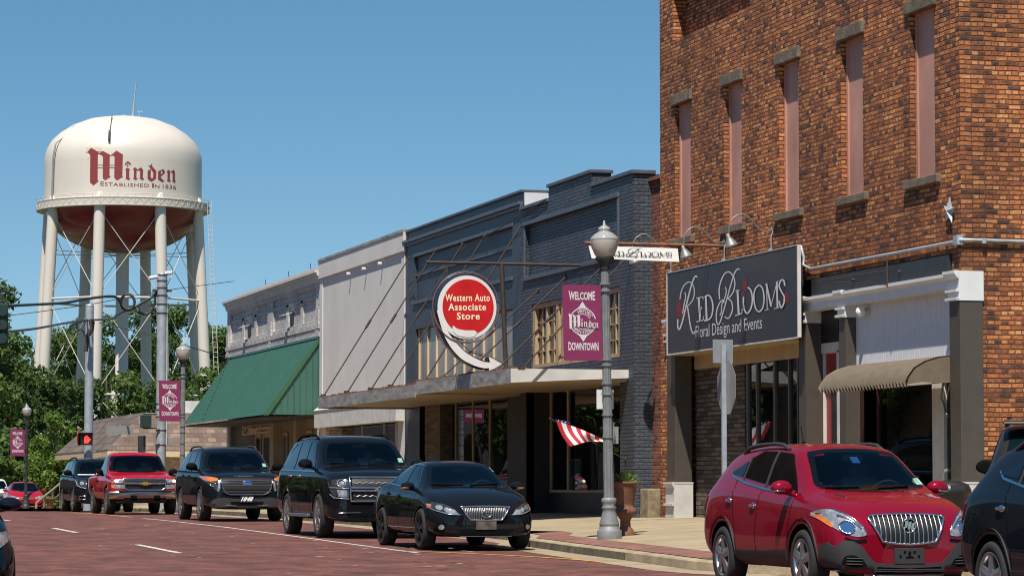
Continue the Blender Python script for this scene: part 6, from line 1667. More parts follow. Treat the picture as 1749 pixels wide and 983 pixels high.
# ---- small red crossover (nearest)
#     x     zb   wb   zm   wm   zl    wl   zt    wt  crown
CROSS = [(-2.12, .50, .55, .74, .72, .98, .66, 1.06, .52, .0), (-2.08, .38, .66, .72, .82, 1.02, .76, 1.16, .60, .01), (-1.98, .32, .74, .70, .865, 1.08, .80, 1.36, .58, .01), (-1.78, .28, .78, .70, .88, 1.12, .80, 1.53, .57, .015), (-1.35, .26, .80, .68, .885, 1.13, .81, 1.595, .575, .02),
 (-.7, .24, .80, .66, .885, 1.10, .815, 1.625, .585, .02), (-.1, .24, .80, .64, .885, 1.06, .82, 1.62, .59, .02), (.35, .24, .80, .64, .885, 1.03, .82, 1.585, .59, .02), (.52, .24, .80, .64, .885, 1.02, .82, 1.54, .595, .02), (1.08, .24, .80, .64, .885, .99, .82, 1.145, .68, .03), (1.22, .24, .80, .64, .885, .98, .82, 1.085, .71, .03),
 (1.6, .25, .80, .64, .88, .93, .81, 1.02, .70, .03), (1.85, .25, .78, .62, .85, .86, .77, .955, .64, .025), (2.02, .23, .74, .58, .79, .77, .69, .86, .55, .02), (2.10, .22, .66, .54, .70, .68, .60, .76, .46, .01), (2.15, .24, .50, .50, .54, .60, .48, .66, .36, .0)]
def crossover(name, label, pmat, group=None, front=True):
    c = Car(name, label, 'car', pmat, CROSS, (1.25, -1.30), .345, .225, 1.76, .405, group)
    cabin(c, [(.645, 1.135), (.565, 1.36), (.51, 1.525), (.3, 1.555), (0, 1.565), (-.3, 1.555), (-.51, 1.525), (-.565, 1.36), (-.645, 1.135), (-.4, 1.10), (0, 1.085), (.4, 1.10)], 1.10, 1.56, .62, .98, 1.02)
    win_side(c, (.90, 1.07), (.34, 1.505), (-.62, 1.545), (-1.42, 1.30), (-.12, -.92), (V['open'], V['open'], V['glass_side']), .09)
    # pillar blackout and chrome waist line
    q_ = MB()
    for sd in (-1, 1):
        c.line(q_, [(-.12, 1.14), (-.12, 1.545)], .085, 'y', sd, .004); c.line(q_, [(-.92, 1.20), (-.92, 1.49)], .06, 'y', sd, .004)
    q_.build('pillar_trim', V['trim'], c.root)
    q_ = MB()
    for sd in (-1, 1): c.line(q_, [(.92, 1.05), (-.12, 1.115), (-.8, 1.185), (-1.3, 1.26), (-1.45, 1.33)], .022, 'y', sd, .007)
    q_.build('waist_chrome', V['chrome'], c.root)
    c.seams([[(-.16, 1.10), (-.19, .8), (-.17, .34)], [(-1.12, 1.22), (-1.0, .95), (-.86, .62), (-.84, .34)], [(.88, 1.02), (.84, .7), (.83, .34)], [(.83, .34), (-.84, .34)]])
    c.handles([(-.30, .93), (-1.10, .985)], V['chrome'])
    c.mirrors(.80, .83, 1.13, pmat, (.085, .125, .085), V['chrome'])
    # grey cladding: sills and wheel-arch lips
    for sd in (-1, 1):
        q_ = MB(); c.patch(q_, [(.80, .27), (.82, .46), (.2, .44), (-.86, .43), (-.84, .27)], 'y', sd, .012, 0, .08); q_.build('sill_cladding', V['trim'], c.root)
        for axx in c.ax:
            q_ = MB(); A = [math.radians(a) for a in range(-12, 193, 8)]
            P = [(axx + .402 * math.cos(a), .345 + .402 * math.sin(a)) for a in A] + [(axx + .46 * math.cos(a), .345 + .46 * math.sin(a)) for a in A[::-1]]
            for i in range(len(A) - 1):
                c.patch(q_, [P[i], P[i + 1], P[-2 - i], P[-1 - i]], 'y', sd, .016, 0, .2)
            q_.build('arch_cladding', V['trim'], c.root)
    c.wheels(V['silver'], 5, 'five', .68, wide=.38)
    c.rails(-1.35, .12, .56, V['trim'], .055, .022)
    q_ = MB(); q_.tube([(-.9, 0, 1.64), (-1.0, 0, 1.84)], .006, 5); q_.lathe([(.03, 0), (.02, .03)], 8, (-.9, 0, 1.635)); q_.build('aerial', V['gap'], c.root)
    if front:
        gr_ = c.part('grille', V['mesh'], [[(.43, .80), (.40, .83), (0, .845), (-.40, .83), (-.43, .80), (-.30, .565), (0, .535), (.30, .565)]], off=.010, r=.04, along=True)[0]
        fr = [(.43, .80), (.40, .83), (.2, .842), (0, .845), (-.2, .842), (-.40, .83), (-.43, .80), (-.30, .565), (-.15, .545), (0, .535), (.15, .545), (.30, .565), (.43, .80)]
        c.bars('grille_surround', V['chrome'], [fr], .013, .020, gr_)
        sl = []
        for i in range(-7, 8):
            y = i * .053; top_ = .838 - abs(y) * .04; bot_ = .55 + max(0, abs(y) - .29) * 1.8
            sl.append([(y, bot_), (y, top_)])
        c.bars('grille_slat', V['silver'], sl, .0062, .022, gr_)
        q_ = MB(); l, nr = c.hit(0, .735, 'x', 1); x = l.x + .04
        ring = [(x, .075 * math.cos(a), .735 + .075 * math.sin(a)) for a in np.arange(0, 6.28, .26)]; q_.tube(ring, .010, 6, closed=True)
        q_.prism([(x - .012, .07 * math.cos(a), .735 + .07 * math.sin(a)) for a in np.arange(0, 6.28, .3)], (.01, 0, 0), 1)
        for k in (-1, 0, 1):
            q_.prism([(x, k * .036 - .02 + .012, .735 + .035 - k * .012), (x, k * .036 + .016 + .012, .735 + .045 - k * .012), (x, k * .036 + .012, .735 - .03 - k * .012), (x, k * .036 - .018, .735 - .04 - k * .012)], (.008, 0, 0))
        q_.build('badge', [V['chrome'], V['gap']], gr_)
        for k in (1, -1):
            def fl(P): return [(p[0] * k, p[1]) for p in P]
            q_ = MB(); c.patch(q_, round_poly(fl([(.47, .63), (.50, .72), (.60, .82), (.73, .90), (.80, .91), (.845, .86), (.80, .74), (.70, .655), (.58, .615)]), .03), 'x', 1, .008, 0, .05); hl_ = q_.build('headlight', V['lens'], c.root)
            q_ = MB(); c.patch(q_, round_poly(fl([(.845, .845), (.81, .755), (.775, .71), (.765, .735), (.785, .79), (.815, .845)]), .015), 'x', 1, .012, 0, .04); q_.build('turn_signal', V['amber'], hl_)
            cc = (.655 * k, .715)
            q_ = MB(); c.patch(q_, [(cc[0] + .058 * math.cos(a), cc[1] + .056 * math.sin(a)) for a in np.arange(0, 6.28, .3)], 'x', 1, .013, 0, .04); q_.build('projector', V['blue_lens'], hl_)
            q_ = MB(); c.tube_on(q_, [(cc[0] + .068 * math.cos(a), cc[1] + .066 * math.sin(a)) for a in np.arange(0, 6.5, .5)], .008, 'x', 1, .015); c.tube_on(q_, fl([(.47, .635), (.505, .725), (.61, .83), (.74, .91)]), .006, 'x', 1, .012); c.tube_on(q_, fl([(.52, .70), (.62, .80), (.72, .84)]), .010, 'x', 1, .012); q_.build('reflector', V['chrome'], hl_)
            q_ = MB(); c.patch(q_, round_poly(fl([(.48, .60), (.60, .585), (.69, .62), (.70, .60), (.60, .555), (.47, .565)]), .01), 'x', 1, .007, 0, .05); q_.build('lamp_gill', V['gap'], c.root)
            # lower grey corner with slatted recess
            q_ = MB(); c.patch(q_, round_poly(fl([(.36, .33), (.46, .42), (.52, .52), (.62, .575), (.71, .575), (.765, .53), (.78, .42), (.77, .25), (.50, .22), (.38, .22)]), .03), 'x', 1, .014, 0, .06); lc = q_.build('corner_cladding', V['trim'], c.root)
            q_ = MB(); c.patch(q_, [(1.69, .25), (1.71, .42), (1.78, .53), (1.90, .56), (2.04, .50), (2.06, .26)], 'y', k, .012, 0, .06); q_.build('corner_cladding_side', V['trim'], c.root)
            q_ = MB(); c.patch(q_, round_poly(fl([(.47, .31), (.53, .39), (.62, .43), (.70, .42), (.73, .34), (.60, .29)]), .02), 'x', 1, .017, 0, .06); q_.build('fog_recess', V['gap'], lc)
            q_ = MB()
            for zz in (.33, .36, .39): c.tube_on(q_, fl([(.53, zz), (.68, zz + .005)]), .007, 'x', 1, .022)
            q_.build('fog_slat', V['trim'], lc)
        c.part('lower_band', V['trim'], [[(.40, .345), (0, .325), (-.40, .345), (-.40, .305), (0, .285), (.40, .305)]], off=.014, r=.01)
        c.part('lower_intake', V['gap'], [[(.42, .30), (0, .285), (-.42, .30), (-.40, .235), (.40, .235)]], off=.008, r=.02)
        q_ = MB()
        for zz in (.255, .272): c.tube_on(q_, [(-.40, zz), (.40, zz)], .005, 'x', 1, .012)
        q_.build('intake_slat', V['trim'], c.root)
        c.part('skid_plate', V['silver'], [[(.40, .232), (-.40, .232), (-.46, .20), (.46, .20)]], off=.03, r=.01)
        o, x = c.plate(.415, .34, .165, V['trim'])
        q_ = MB()
        for y, z_, w_, h_ in ((-.055, .455, .026, .03), (.055, .455, .026, .03), (-.105, .41, .026, .03), (.105, .41, .026, .03), (0, .435, .03, .06), (0, .40, .09, .02)): q_.box(x - .01, x + .002, y - w_ / 2, y + w_ / 2, z_ - h_ / 2, z_ + h_ / 2)
        q_.build('bracket_hole', V['gap'], o)
        c.wipers((((-.55, 1.12), (-.18, 1.125)), ((.02, 1.11), (.42, 1.135))))
        q_ = MB()
        for sd in (-1, 1): c.patch(q_, round_poly([(1.38, sd * .52), (1.58, sd * .47), (1.58, sd * .49), (1.38, sd * .545)], .008), 'z', 1, .012, 0, .05)
        q_.build('hood_vent', V['chrome'], c.root)
        c.part('inspection_sticker', V['sticker'], [[(.56, 1.16), (.65, 1.165), (.635, 1.235), (.555, 1.23)]], off=.009, r=.01)
        c.part('mirror_tag', V['blue_badge'], [[(.03, 1.40), (-.06, 1.40), (-.06, 1.47), (.03, 1.47)]], off=.008, r=.005)
    # rear lamps show round the rear quarters
    for k in (1, -1):
        q_ = MB(); c.patch(q_, round_poly([(.60 * k, 1.03), (.78 * k, 1.06), (.80 * k, .90), (.74 * k, .80), (.62 * k, .84)], .03), 'x', -1, .012, 0, .05); c.patch(q_, round_poly([(-2.08, 1.02), (-1.94, 1.04), (-1.98, .88), (-2.08, .82)], .02), 'y', k, .012, 0, .05); q_.build('tail_light', V['tail'], c.root)
    return c
c1 = crossover('crossover', 'glossy dark red compact crossover with a chrome waterfall grille, nearest on the right', V['red'])
c1.place(12.33, 31.0, -90, -.085)
c2 = crossover('crossover', 'black crossover cut off by the right edge, showing only its rear flank and rear wheel', V['navy'])
c2.place(12.36, 23.7, -90, -.12)

# ---- black sedan
SEDAN = [(-2.27, .42, .52, .64, .66, .84, .62, .92, .48, .0), (-2.2, .32, .62, .62, .78, .90, .73, 1.00, .60, .01), (-1.95, .26, .72, .60, .85, .95, .79, 1.05, .66, .015), (-1.60, .22, .76, .58, .875, .97, .80, 1.085, .66, .015), (-1.45, .22, .77, .58, .88, .965, .80, 1.12, .64, .015), (-.85, .2, .78, .56, .885, .945, .805, 1.34, .555, .02), (-.45, .2, .78, .55, .885, .93, .81, 1.40, .55, .02), (0, .2, .78, .55, .885, .92, .81, 1.41, .555, .02), (.32, .2, .78, .55, .885, .91, .81, 1.38, .56, .02), (.5, .2, .78, .55, .885, .905, .81, 1.335, .57, .02),
 (1.08, .2, .78, .56, .885, .89, .81, 1.03, .68, .025), (1.22, .2, .78, .56, .885, .88, .81, .975, .71, .03), (1.65, .2, .78, .56, .885, .83, .80, .91, .70, .03), (1.95, .2, .76, .54, .86, .76, .76, .83, .64, .02), (2.13, .2, .70, .50, .79, .68, .68, .745, .54, .015), (2.23, .2, .60, .46, .67, .60, .58, .665, .42, .01), (2.28, .24, .44, .42, .5, .53, .45, .58, .32, 0)]
def sedan(name, label, pmat, rim, kind, sc=1.0):
    c = Car(name, label, 'car', pmat, SEDAN, (1.42, -1.31), .325, .225, 1.77, .372)
    cabin(c, [(.65, 1.025), (.565, 1.22), (.50, 1.34), (0, 1.365), (-.50, 1.34), (-.565, 1.22), (-.65, 1.025), (-.4, .995), (0, .985), (.4, .995)], .985, 1.36, .62, .95, .90)
    win_side(c, (.90, .955), (.34, 1.315), (-.55, 1.345), (-1.28, 1.07), (-.05, -.98), (V['glass_side'],) * 3, .06)
    q_ = MB()
    for sd in (-1, 1): c.line(q_, [(.92, .935), (-1.28, 1.05), (-.9, 1.245), (-.5, 1.355), (0, 1.36), (.34, 1.335), (.92, .935)], .02, 'y', sd, .006)
    q_.build('window_surround', V['chrome'] if kind == 'lux' else V['gap'], c.root)
    c.seams([[(-.08, .94), (-.10, .6), (-.07, .3)], [(-1.05, 1.0), (-.95, .8), (-.82, .55), (-.80, .3)], [(.92, .9), (.90, .6), (.88, .3)]])
    c.handles([(-.22, .84), (-.98, .88)], pmat)
    c.mirrors(.78, .83, 1.0, pmat if kind != 'lux' else V['navy'], (.075, .115, .07), V['amber'] if kind == 'lux' else None)
    c.wheels(rim, 5, 'double' if kind == 'lux' else 'five', .72)
    c.wipers((((-.60, 1.015), (-.10, 1.01)), ((.0, 1.0), (.5, 1.025))))
    if kind == 'lux':
        gr_ = c.part('grille', V['mesh'], [[(.385, .655), (0, .668), (-.385, .655), (-.25, .485), (0, .475), (.25, .485)]], off=.008, r=.02, along=True)[0]
        c.bars('grille_surround', V['chrome'], [[(.40, .665), (.2, .675), (0, .678), (-.2, .675), (-.40, .665), (-.255, .475), (0, .468), (.255, .475), (.40, .665)]], .014, .016, gr_)
        c.bars('grille_slat', V['silver'], [[(y, .49 + max(0, abs(y) - .24) * 1.25), (y, .655)] for y in np.arange(-.33, .34, .028)], .0045, .013, gr_)
        l, nr = c.hit(0, .57, 'x', 1); x = l.x + .035; q_ = MB()
        q_.tube([(x, .078 * math.cos(a), .57 + .056 * math.sin(a)) for a in np.arange(0, 6.28, .26)], .009, 6, closed=True); q_.tube([(x, .01, .605), (x, -.02, .555), (x, .045, .552)], .010, 6); q_.build('badge', V['chrome'], gr_)
        for k in (1, -1):
            def fl(P): return [(p[0] * k, p[1]) for p in P]
            q_ = MB(); c.patch(q_, round_poly(fl([(.42, .55), (.50, .65), (.64, .72), (.78, .755), (.825, .74), (.83, .67), (.76, .60), (.60, .555)]), .02), 'x', 1, .007, 0, .05); hl_ = q_.build('headlight', V['lens_dark'], c.root)
            q_ = MB(); c.patch(q_, [(.71 * k + .045 * math.cos(a), .665 + .04 * math.sin(a)) for a in np.arange(0, 6.28, .4)], 'x', 1, .011, 0, .04); c.patch(q_, [(.62 * k + .035 * math.cos(a), .635 + .03 * math.sin(a)) for a in np.arange(0, 6.28, .4)], 'x', 1, .011, 0, .04); c.patch(q_, fl([(.44, .562), (.50, .63), (.58, .635), (.64, .60), (.60, .57)]), 'x', 1, .011, 0, .04); c.tube_on(q_, fl([(.42, .553), (.60, .56), (.77, .615), (.83, .67)]), .008, 'x', 1, .012); q_.build('reflector', V['lens'], hl_)
            q_ = MB(); c.patch(q_, fl([(.79, .72), (.825, .725), (.825, .685), (.80, .67)]), 'x', 1, .012, 0, .04); q_.build('side_marker', V['amber'], hl_)
            q_ = MB(); c.patch(q_, round_poly(fl([(.62, .43), (.76, .43), (.80, .30), (.66, .28)]), .02), 'x', 1, .006, 0, .05); fr_ = q_.build('fog_recess', V['gap'], c.root)
            q_ = MB(); c.patch(q_, [(.70 * k + .04 * math.cos(a), .36 + .04 * math.sin(a)) for a in np.arange(0, 6.28, .4)], 'x', 1, .012, 0, .04); q_.build('fog_light', V['lens'], fr_)
        c.part('lower_intake', V['gap'], [[(.46, .33), (-.46, .33), (-.36, .235), (.36, .235)]], off=.008, r=.02)
        c.bars('lower_lip', V['chrome'], [[(-.42, .225), (.42, .225)]], .007, .010)
        o, x = c.plate(.40, .33, .16, V['plate_old'])
        c.part('inspection_sticker', V['sticker'], [[(.56, 1.235), (.585, 1.23), (.57, 1.30), (.545, 1.305)]], off=.009, r=.005)
    else:
        gr_ = c.part('grille', V['mesh'], [[(.36, .68), (-.36, .68), (-.30, .58), (.30, .58)]], off=.008, r=.02, along=True)[0]
        c.bars('grille_bar', V['chrome'], [[(-.40, .665), (-.2, .635), (0, .625), (.2, .635), (.40, .665)], [(-.33, .585), (.33, .585)]], .016, .014, gr_)
        c.disc_on('badge', V['chrome'], 0, .635, .06, .045, .03, gr_)
        for k in (1, -1):
            def fl(P): return [(p[0] * k, p[1]) for p in P]
            q_ = MB(); c.patch(q_, round_poly(fl([(.40, .60), (.42, .68), (.60, .74), (.80, .77), (.83, .70), (.70, .62)]), .02), 'x', 1, .007, 0, .05); q_.build('headlight', V['lens'], c.root)
            q_ = MB(); c.patch(q_, round_poly(fl([(.52, .38), (.74, .40), (.74, .30), (.54, .30)]), .02), 'x', 1, .006, 0, .05); q_.build('fog_recess', V['gap'], c.root)
        c.part('lower_intake', V['gap'], [[(.44, .40), (-.44, .40), (-.40, .27), (.40, .27)]], off=.008, r=.02)
        c.bars('lower_lip', V['silver'], [[(-.5, .25), (.5, .25)]], .012, .010)
    return c
c3 = sedan('sedan', 'shiny black sedan with a wide tapered chrome grille and black wheels', V['black'], V['dark_alloy'], 'lux')
c3.place(11.92, 46.95)
c4 = sedan('sedan', 'bright red sedan far down the street beside the bushes', V['truck_red'], V['silver'], 'plain')
c4.place(14.95, 142.5, -92)
c5 = sedan('sedan', 'dark navy sedan poking in at the lower left edge with its mirror and headlight', V['navy'], V['silver'], 'plain')
c5.place(1.89, 28.75)

# ---- sport utility vehicles
def suv_stations(L, W, H, hood, belt, box=1.0):
    h, w = H, W / 2
    a = L / 2
    return [(-a, .55, w * .68, .80, w * .84, belt - .06, w * .80, belt + .06, w * .66, 0), (-a + .06, .42, w * .78, .78, w * .93, belt, w * .88, belt + .30, w * .70, .01), (-a + .16, .36, w * .86, .76, w * .97, belt + .01, w * .92, h - .26, w * .70, .01), (-a + .38, .34, w * .9, .75, w * .99, belt + .01, w * .925, h - .07, w * .70, .015), (-a + .9, .32, w * .9, .74, w, belt, w * .93, h - .02, w * .71, .02),
            (-.9, .30, w * .9, .72, w, belt - .01, w * .93, h, w * .715, .02), (-.2, .30, w * .9, .70, w, belt - .02, w * .93, h - .005, w * .715, .02), (.28, .30, w * .9, .70, w, belt - .03, w * .93, h - .04, w * .715, .02), (.45, .30, w * .9, .70, w, belt - .03, w * .93, h - .09, w * .72, .02),
            (1.05, .30, w * .9, .70, w, belt - .05, w * .93, hood + .07, w * .80, .03), (1.20, .30, w * .9, .70, w, belt - .06, w * .93, hood, w * .83, .03), (1.7, .30, w * .9, .70, w * .995, hood - .13, w * .92, hood - .03, w * .81, .03), (a - .32, .29, w * .9, .68, w * .97, hood - .20, w * .89, hood - .09, w * .77, .025), (a - .14, .28, w * .84, .64, w * .90, hood - .28, w * .82, hood - .15, w * .68, .02), (a - .05, .27, w * .76, .60, w * .80, hood - .36, w * .72, hood - .25, w * .58, .01), (a, .30, w * .60, .56, w * .64, hood - .46, w * .58, hood - .36, w * .46, 0)]
def suv(name, label, pmat, L, W, H, hood, belt, axles, r, rim, kind, rimr=.70):
    st_ = suv_stations(L, W, H, hood, belt)
    c = Car(name, label, 'sport utility vehicle', pmat, st_, axles, r, .26, W - .02, r + .055)
    w = W / 2
    wb, wt2 = w * .775, w * .635
    cabin(c, [(wb, hood + .06), ((wb + wt2) / 2 + .015, (hood + H) / 2 - .02), (wt2, H - .125), (0, H - .10), (-wt2, H - .125), (-(wb + wt2) / 2 - .015, (hood + H) / 2 - .02), (-wb, hood + .06), (-.4, hood + .035), (.4, hood + .035)], hood + .03, H - .1, w * .72, .95, belt)
    win_side(c, (.90, belt + .0), (.30, H - .13), (-L / 2 + .62, H - .12), (-L / 2 + .28, belt + .05), (-.10, -1.02), (V['glass_side'],) * 3, .09)
    q_ = MB()
    for sd in (-1, 1): c.line(q_, [(1.0, belt - .02), (-L / 2 + .3, belt + .03)], .026, 'y', sd, .006)
    q_.build('waist_trim', V['chrome'] if kind == 'large' else V['gap'], c.root)
    c.seams([[(-.1, belt - .01), (-.12, .7), (-.1, .4)], [(-1.12, belt), (-1.05, .8), (-.98, .55), (-.96, .4)], [(.95, belt - .05), (.93, .7), (.91, .4)]])
    c.handles([(-.26, belt - .10), (-1.10, belt - .09)], pmat if kind != 'large' else V['chrome'])
    c.mirrors(.82, w * .95, belt + .12, V['gap'] if kind != 'large' else V['black'], (.09, .14, .10))
    c.wheels(rim, 5, 'five', rimr, wide=.36)
    c.wipers((((-.65, hood + .065), (-.10, hood + .05)), ((.05, hood + .05), (.55, hood + .06))))
    c.rails(-L / 2 + .7, .15, w * .66, V['gap'] if kind != 'mid' else V['trim'], .06, .022)
    c.part('inspection_sticker', V['sticker'], [[(wb - .12, hood + .09), (wb - .03, hood + .09), (wb - .04, hood + .17), (wb - .12, hood + .17)]], off=.009, r=.005)
    def fl(P, k): return [(p[0] * k, p[1]) for p in P]
    if kind == 'large':
        gr_ = c.part('grille', V['mesh'], [[(.56, 1.06), (-.56, 1.06), (-.54, .68), (.54, .68)]], off=.008, r=.03, along=True)[0]
        c.bars('grille_surround', V['chrome'], [[(.60, 1.08), (-.60, 1.08), (-.58, .66), (.58, .66), (.60, 1.08)]], .022, .014, gr_)
        c.bars('grille_bar', V['chrome'], [[(-.58, .90), (.58, .90)], [(-.58, .85), (.58, .85)]], .024, .018, gr_)
        wv = [[(y, z_ + .012 * (-1) ** i) for i, y in enumerate(np.arange(-.54, .55, .06))] for z_ in (.98, .75)]
        c.bars('grille_mesh', V['silver'], wv, .010, .012, gr_)
        l, nr = c.hit(0, .875, 'x', 1); q_ = MB(); q_.box(l.x + .02, l.x + .05, -.14, .14, .855, .90); q_.box(l.x + .021, l.x + .051, -.06, .06, .83, .925); q_.build('badge', V['gold'], gr_)
        for k in (1, -1):
            q_ = MB(); c.patch(q_, round_poly(fl([(.62, 1.05), (.86, 1.05), (.93, 1.02), (.93, .92), (.88, .72), (.62, .70)], k), .02), 'x', 1, .007, 0, .06); hl_ = q_.build('headlight', V['lens_dark'], c.root)
            q_ = MB(); c.tube_on(q_, [(.74 * k + .07 * math.cos(a), .975 + .065 * math.sin(a)) for a in np.arange(0, 6.6, .5)], .010, 'x', 1, .014); c.patch(q_, [(.74 * k + .045 * math.cos(a), .975 + .04 * math.sin(a)) for a in np.arange(0, 6.2, .5)], 'x', 1, .012, 0, .05); c.patch(q_, round_poly(fl([(.66, .86), (.82, .86), (.80, .74), (.66, .73)], k), .01), 'x', 1, .011, 0, .05); c.tube_on(q_, fl([(.62, .885), (.92, .90)], k), .008, 'x', 1, .012); c.tube_on(q_, fl([(.62, .695), (.87, .715), (.92, .78)], k), .009, 'x', 1, .012); q_.build('reflector', V['lens'], hl_)
        c.bars('bumper_trim', V['chrome'], [[(-.8, .445), (-.4, .455)], [(.8, .445), (.4, .455)]], .008, .012)
        c.part('lower_intake', V['gap'], [[(.62, .52), (-.62, .52), (-.58, .40), (.58, .40)]], off=.007, r=.03)
        for sd in (-1, 1):
            q_ = MB(); q_.box(-.95, .92, sd * (w - .03), sd * (w + .04), .36, .42); q_.build('running_board', V['silver'], c.root, bevel=.01)
        c.plate(.58, .31, .15, V['plate'])
    elif kind == 'mid':
        gr_ = c.part('grille', V['mesh'], [[(.60, 1.02), (-.60, 1.02), (-.62, .90), (-.50, .64), (.50, .64), (.62, .90)]], off=.008, r=.03, along=True)[0]
        c.bars('grille_bar', V['chrome'], [[(-.60, .945), (.60, .945)], [(-.58, .845), (.58, .845)], [(-.62, .98), (-.58, .80), (-.50, .66), (-.4, .625), (.4, .625), (.50, .66), (.58, .80), (.62, .98)]], .012, .014, gr_)
        c.bars('grille_mesh', V['trim'], [[(-.58, z_), (.58, z_)] for z_ in (1.0, .975, .92, .895, .87, .82, .79, .765, .74, .70, .67)], .006, .012, gr_)
        b_ = c.disc_on('badge', V['blue_badge'], 0, .895, .115, .047, .03, gr_)
        l, nr = c.hit(0, .895, 'x', 1); q_ = MB(); q_.tube([(l.x + .036, .118 * math.cos(a), .895 + .05 * math.sin(a)) for a in np.arange(0, 6.28, .3)], .006, 5, closed=True); put_text(q_, 'Ford', lambda s, t: (l.x + .036, -.07 + .14 * s, .872 + .048 * t), bold=.0); q_.build('badge_script', V['chrome'], b_)
        for k in (1, -1):
            q_ = MB(); c.patch(q_, round_poly(fl([(.66, 1.01), (.80, 1.04), (.94, 1.07), (.93, .96), (.86, .84), (.68, .68), (.62, .78), (.63, .92)], k), .02), 'x', 1, .007, 0, .06); hl_ = q_.build('headlight', V['lens_dark'], c.root)
            q_ = MB(); c.patch(q_, round_poly(fl([(.665, 1.0), (.80, 1.035), (.935, 1.06), (.92, .965), (.85, .93), (.69, .945)], k), .015), 'x', 1, .011, 0, .05); q_.build('turn_signal', V['amber'], hl_)
            q_ = MB(); c.patch(q_, round_poly(fl([(.63, .94), (.66, .95), (.68, .84), (.70, .72), (.665, .69), (.635, .78)], k), .01), 'x', 1, .011, 0, .05); c.tube_on(q_, [(.78 * k + .055 * math.cos(a), .86 + .05 * math.sin(a)) for a in np.arange(0, 6.6, .6)], .007, 'x', 1, .013); q_.build('reflector', V['lens'], hl_)
            q_ = MB(); c.patch(q_, [(.78 * k + .05 * math.cos(a), .44 + .045 * math.sin(a)) for a in np.arange(0, 6.28, .4)], 'x', 1, .014, 0, .04); q_.build('fog_light', V['lens_dark'], c.root)
        c.part('bumper_cladding', V['trim'], [[(.90, .40), (.78, .52), (.55, .56), (.3, .53), (-.3, .53), (-.55, .56), (-.78, .52), (-.90, .40), (-.80, .33), (.80, .33)]], off=.009, r=.04, step=.08)
        c.part('lower_intake', V['gap'], [[(.40, .46), (-.40, .46), (-.36, .36), (.36, .36)]], off=.013, r=.02)
        c.bars('lower_lip', V['silver'], [[(-.5, .365), (-.25, .36)], [(.25, .36), (.5, .365)]], .008, .018)
        c.plate(.52, .32, .17, V['plate'], '1848', out=.03)
        q_ = MB(); l, nr = c.hit(0, 1.05, 'x', 1)
        put_text(q_, 'EXPLORER', lambda s, t: tuple(c.hit(-.28 + .45 * s, 1.045, 'x', 1)[0] + Vector((.012, 0, .028 * t))), bold=.02); q_.build('hood_lettering', V['chrome'], c.root)
    else:
        gr_ = c.part('grille', V['mesh'], [[(.52, 1.0), (-.52, 1.0), (-.48, .72), (.48, .72)]], off=.008, r=.03, along=True)[0]
        c.bars('grille_surround', V['chrome'], [[(.55, 1.02), (-.55, 1.02), (-.50, .70), (.50, .70), (.55, 1.02)]], .02, .014, gr_)
        for k in (1, -1):
            q_ = MB(); c.patch(q_, round_poly(fl([(.60, 1.03), (.90, 1.06), (.92, .84), (.64, .76)], k), .03), 'x', 1, .007, 0, .06); hl_ = q_.build('headlight', V['lens_dark'], c.root)
            q_ = MB(); c.tube_on(q_, fl([(.90, 1.05), (.88, .86), (.80, .80), (.64, .765)], k), .018, 'x', 1, .014); c.patch(q_, [(.76 * k + .06 * math.cos(a), .93 + .06 * math.sin(a)) for a in np.arange(0, 6.28, .4)], 'x', 1, .012, 0, .05); q_.build('reflector', V['lens'], hl_)
            q_ = MB(); c.tube_on(q_, fl([(.66, .53), (.84, .53), (.84, .42), (.66, .42), (.66, .53)], k), .014, 'x', 1, .014); q_.build('fog_surround', V['chrome'], c.root)
        c.part('lower_intake', V['gap'], [[(.5, .48), (-.5, .48), (-.45, .38), (.45, .38)]], off=.007, r=.03)
        c.part('sun_shade', V['white'], [[(.75, 1.20), (-.75, 1.20), (-.75, 1.225), (.75, 1.225)]], off=.007, r=.005)
    return c
c7 = suv('large_suv', 'large boxy black sport utility vehicle with a wide chrome-barred grille and polished wheels', V['black'], 5.18, 2.04, 1.88, 1.28, 1.22, (1.60, -1.34), .40, V['silver'], 'large')
c7.place(11.93, 54.6)
c8 = suv('medium_suv', 'black sport utility vehicle with amber-cornered headlights and a blue oval badge', V['navy'], 5.0, 1.98, 1.76, 1.19, 1.16, (1.50, -1.36), .385, V['silver'], 'mid')
c8.place(12.36, 70.6)
c9 = suv('medium_suv', 'dark blue-black sport utility vehicle partly hidden behind the red pickup', V['navy'], 5.0, 1.96, 1.75, 1.19, 1.15, (1.50, -1.42), .38, V['silver'], 'other')
c9.place(12.5, 96.5)
c6 = suv('white_suv', 'white vehicle only just visible behind the far red sedan', V['white_car'], 4.8, 1.94, 1.80, 1.20, 1.16, (1.42, -1.40), .37, V['silver'], 'other')
c6.place(15.1, 160.0, -92)
# bronze-grey off-roader seen from behind
c10 = suv('grey_suv', 'bronze-grey sport utility vehicle seen from behind, before the brick end wall', V['grey_suv'], 4.6, 1.95, 1.86, 1.22, 1.18, (1.40, -1.32), .38, V['silver'], 'other')
c10.part('rear_window', V['glass'], [[(.66, 1.28), (.56, 1.70), (-.56, 1.70), (-.66, 1.28)]], sg=-1, off=.008, r=.05)
q = MB(); xr_ = -2.3
q.prism([(xr_ + .42, -.66, 1.86), (xr_ + .10, -.66, 1.83), (xr_ + .08, -.66, 1.79), (xr_ + .42, -.66, 1.79)], (0, 1.32, 0)); q.build('roof_spoiler', V['grey_suv'], c10.root, bevel=.015)
q = MB(); c10.tube_on(q, [(-.55, 1.09), (.55, 1.09)], .022, 'x', -1, .015); q.build('tailgate_trim', V['chrome'], c10.root)
q = MB(); c10.tube_on(q, [(.3, 1.33), (-.1, 1.36)], .014, 'x', -1, .025); q.build('rear_wiper', V['gap'], c10.root)
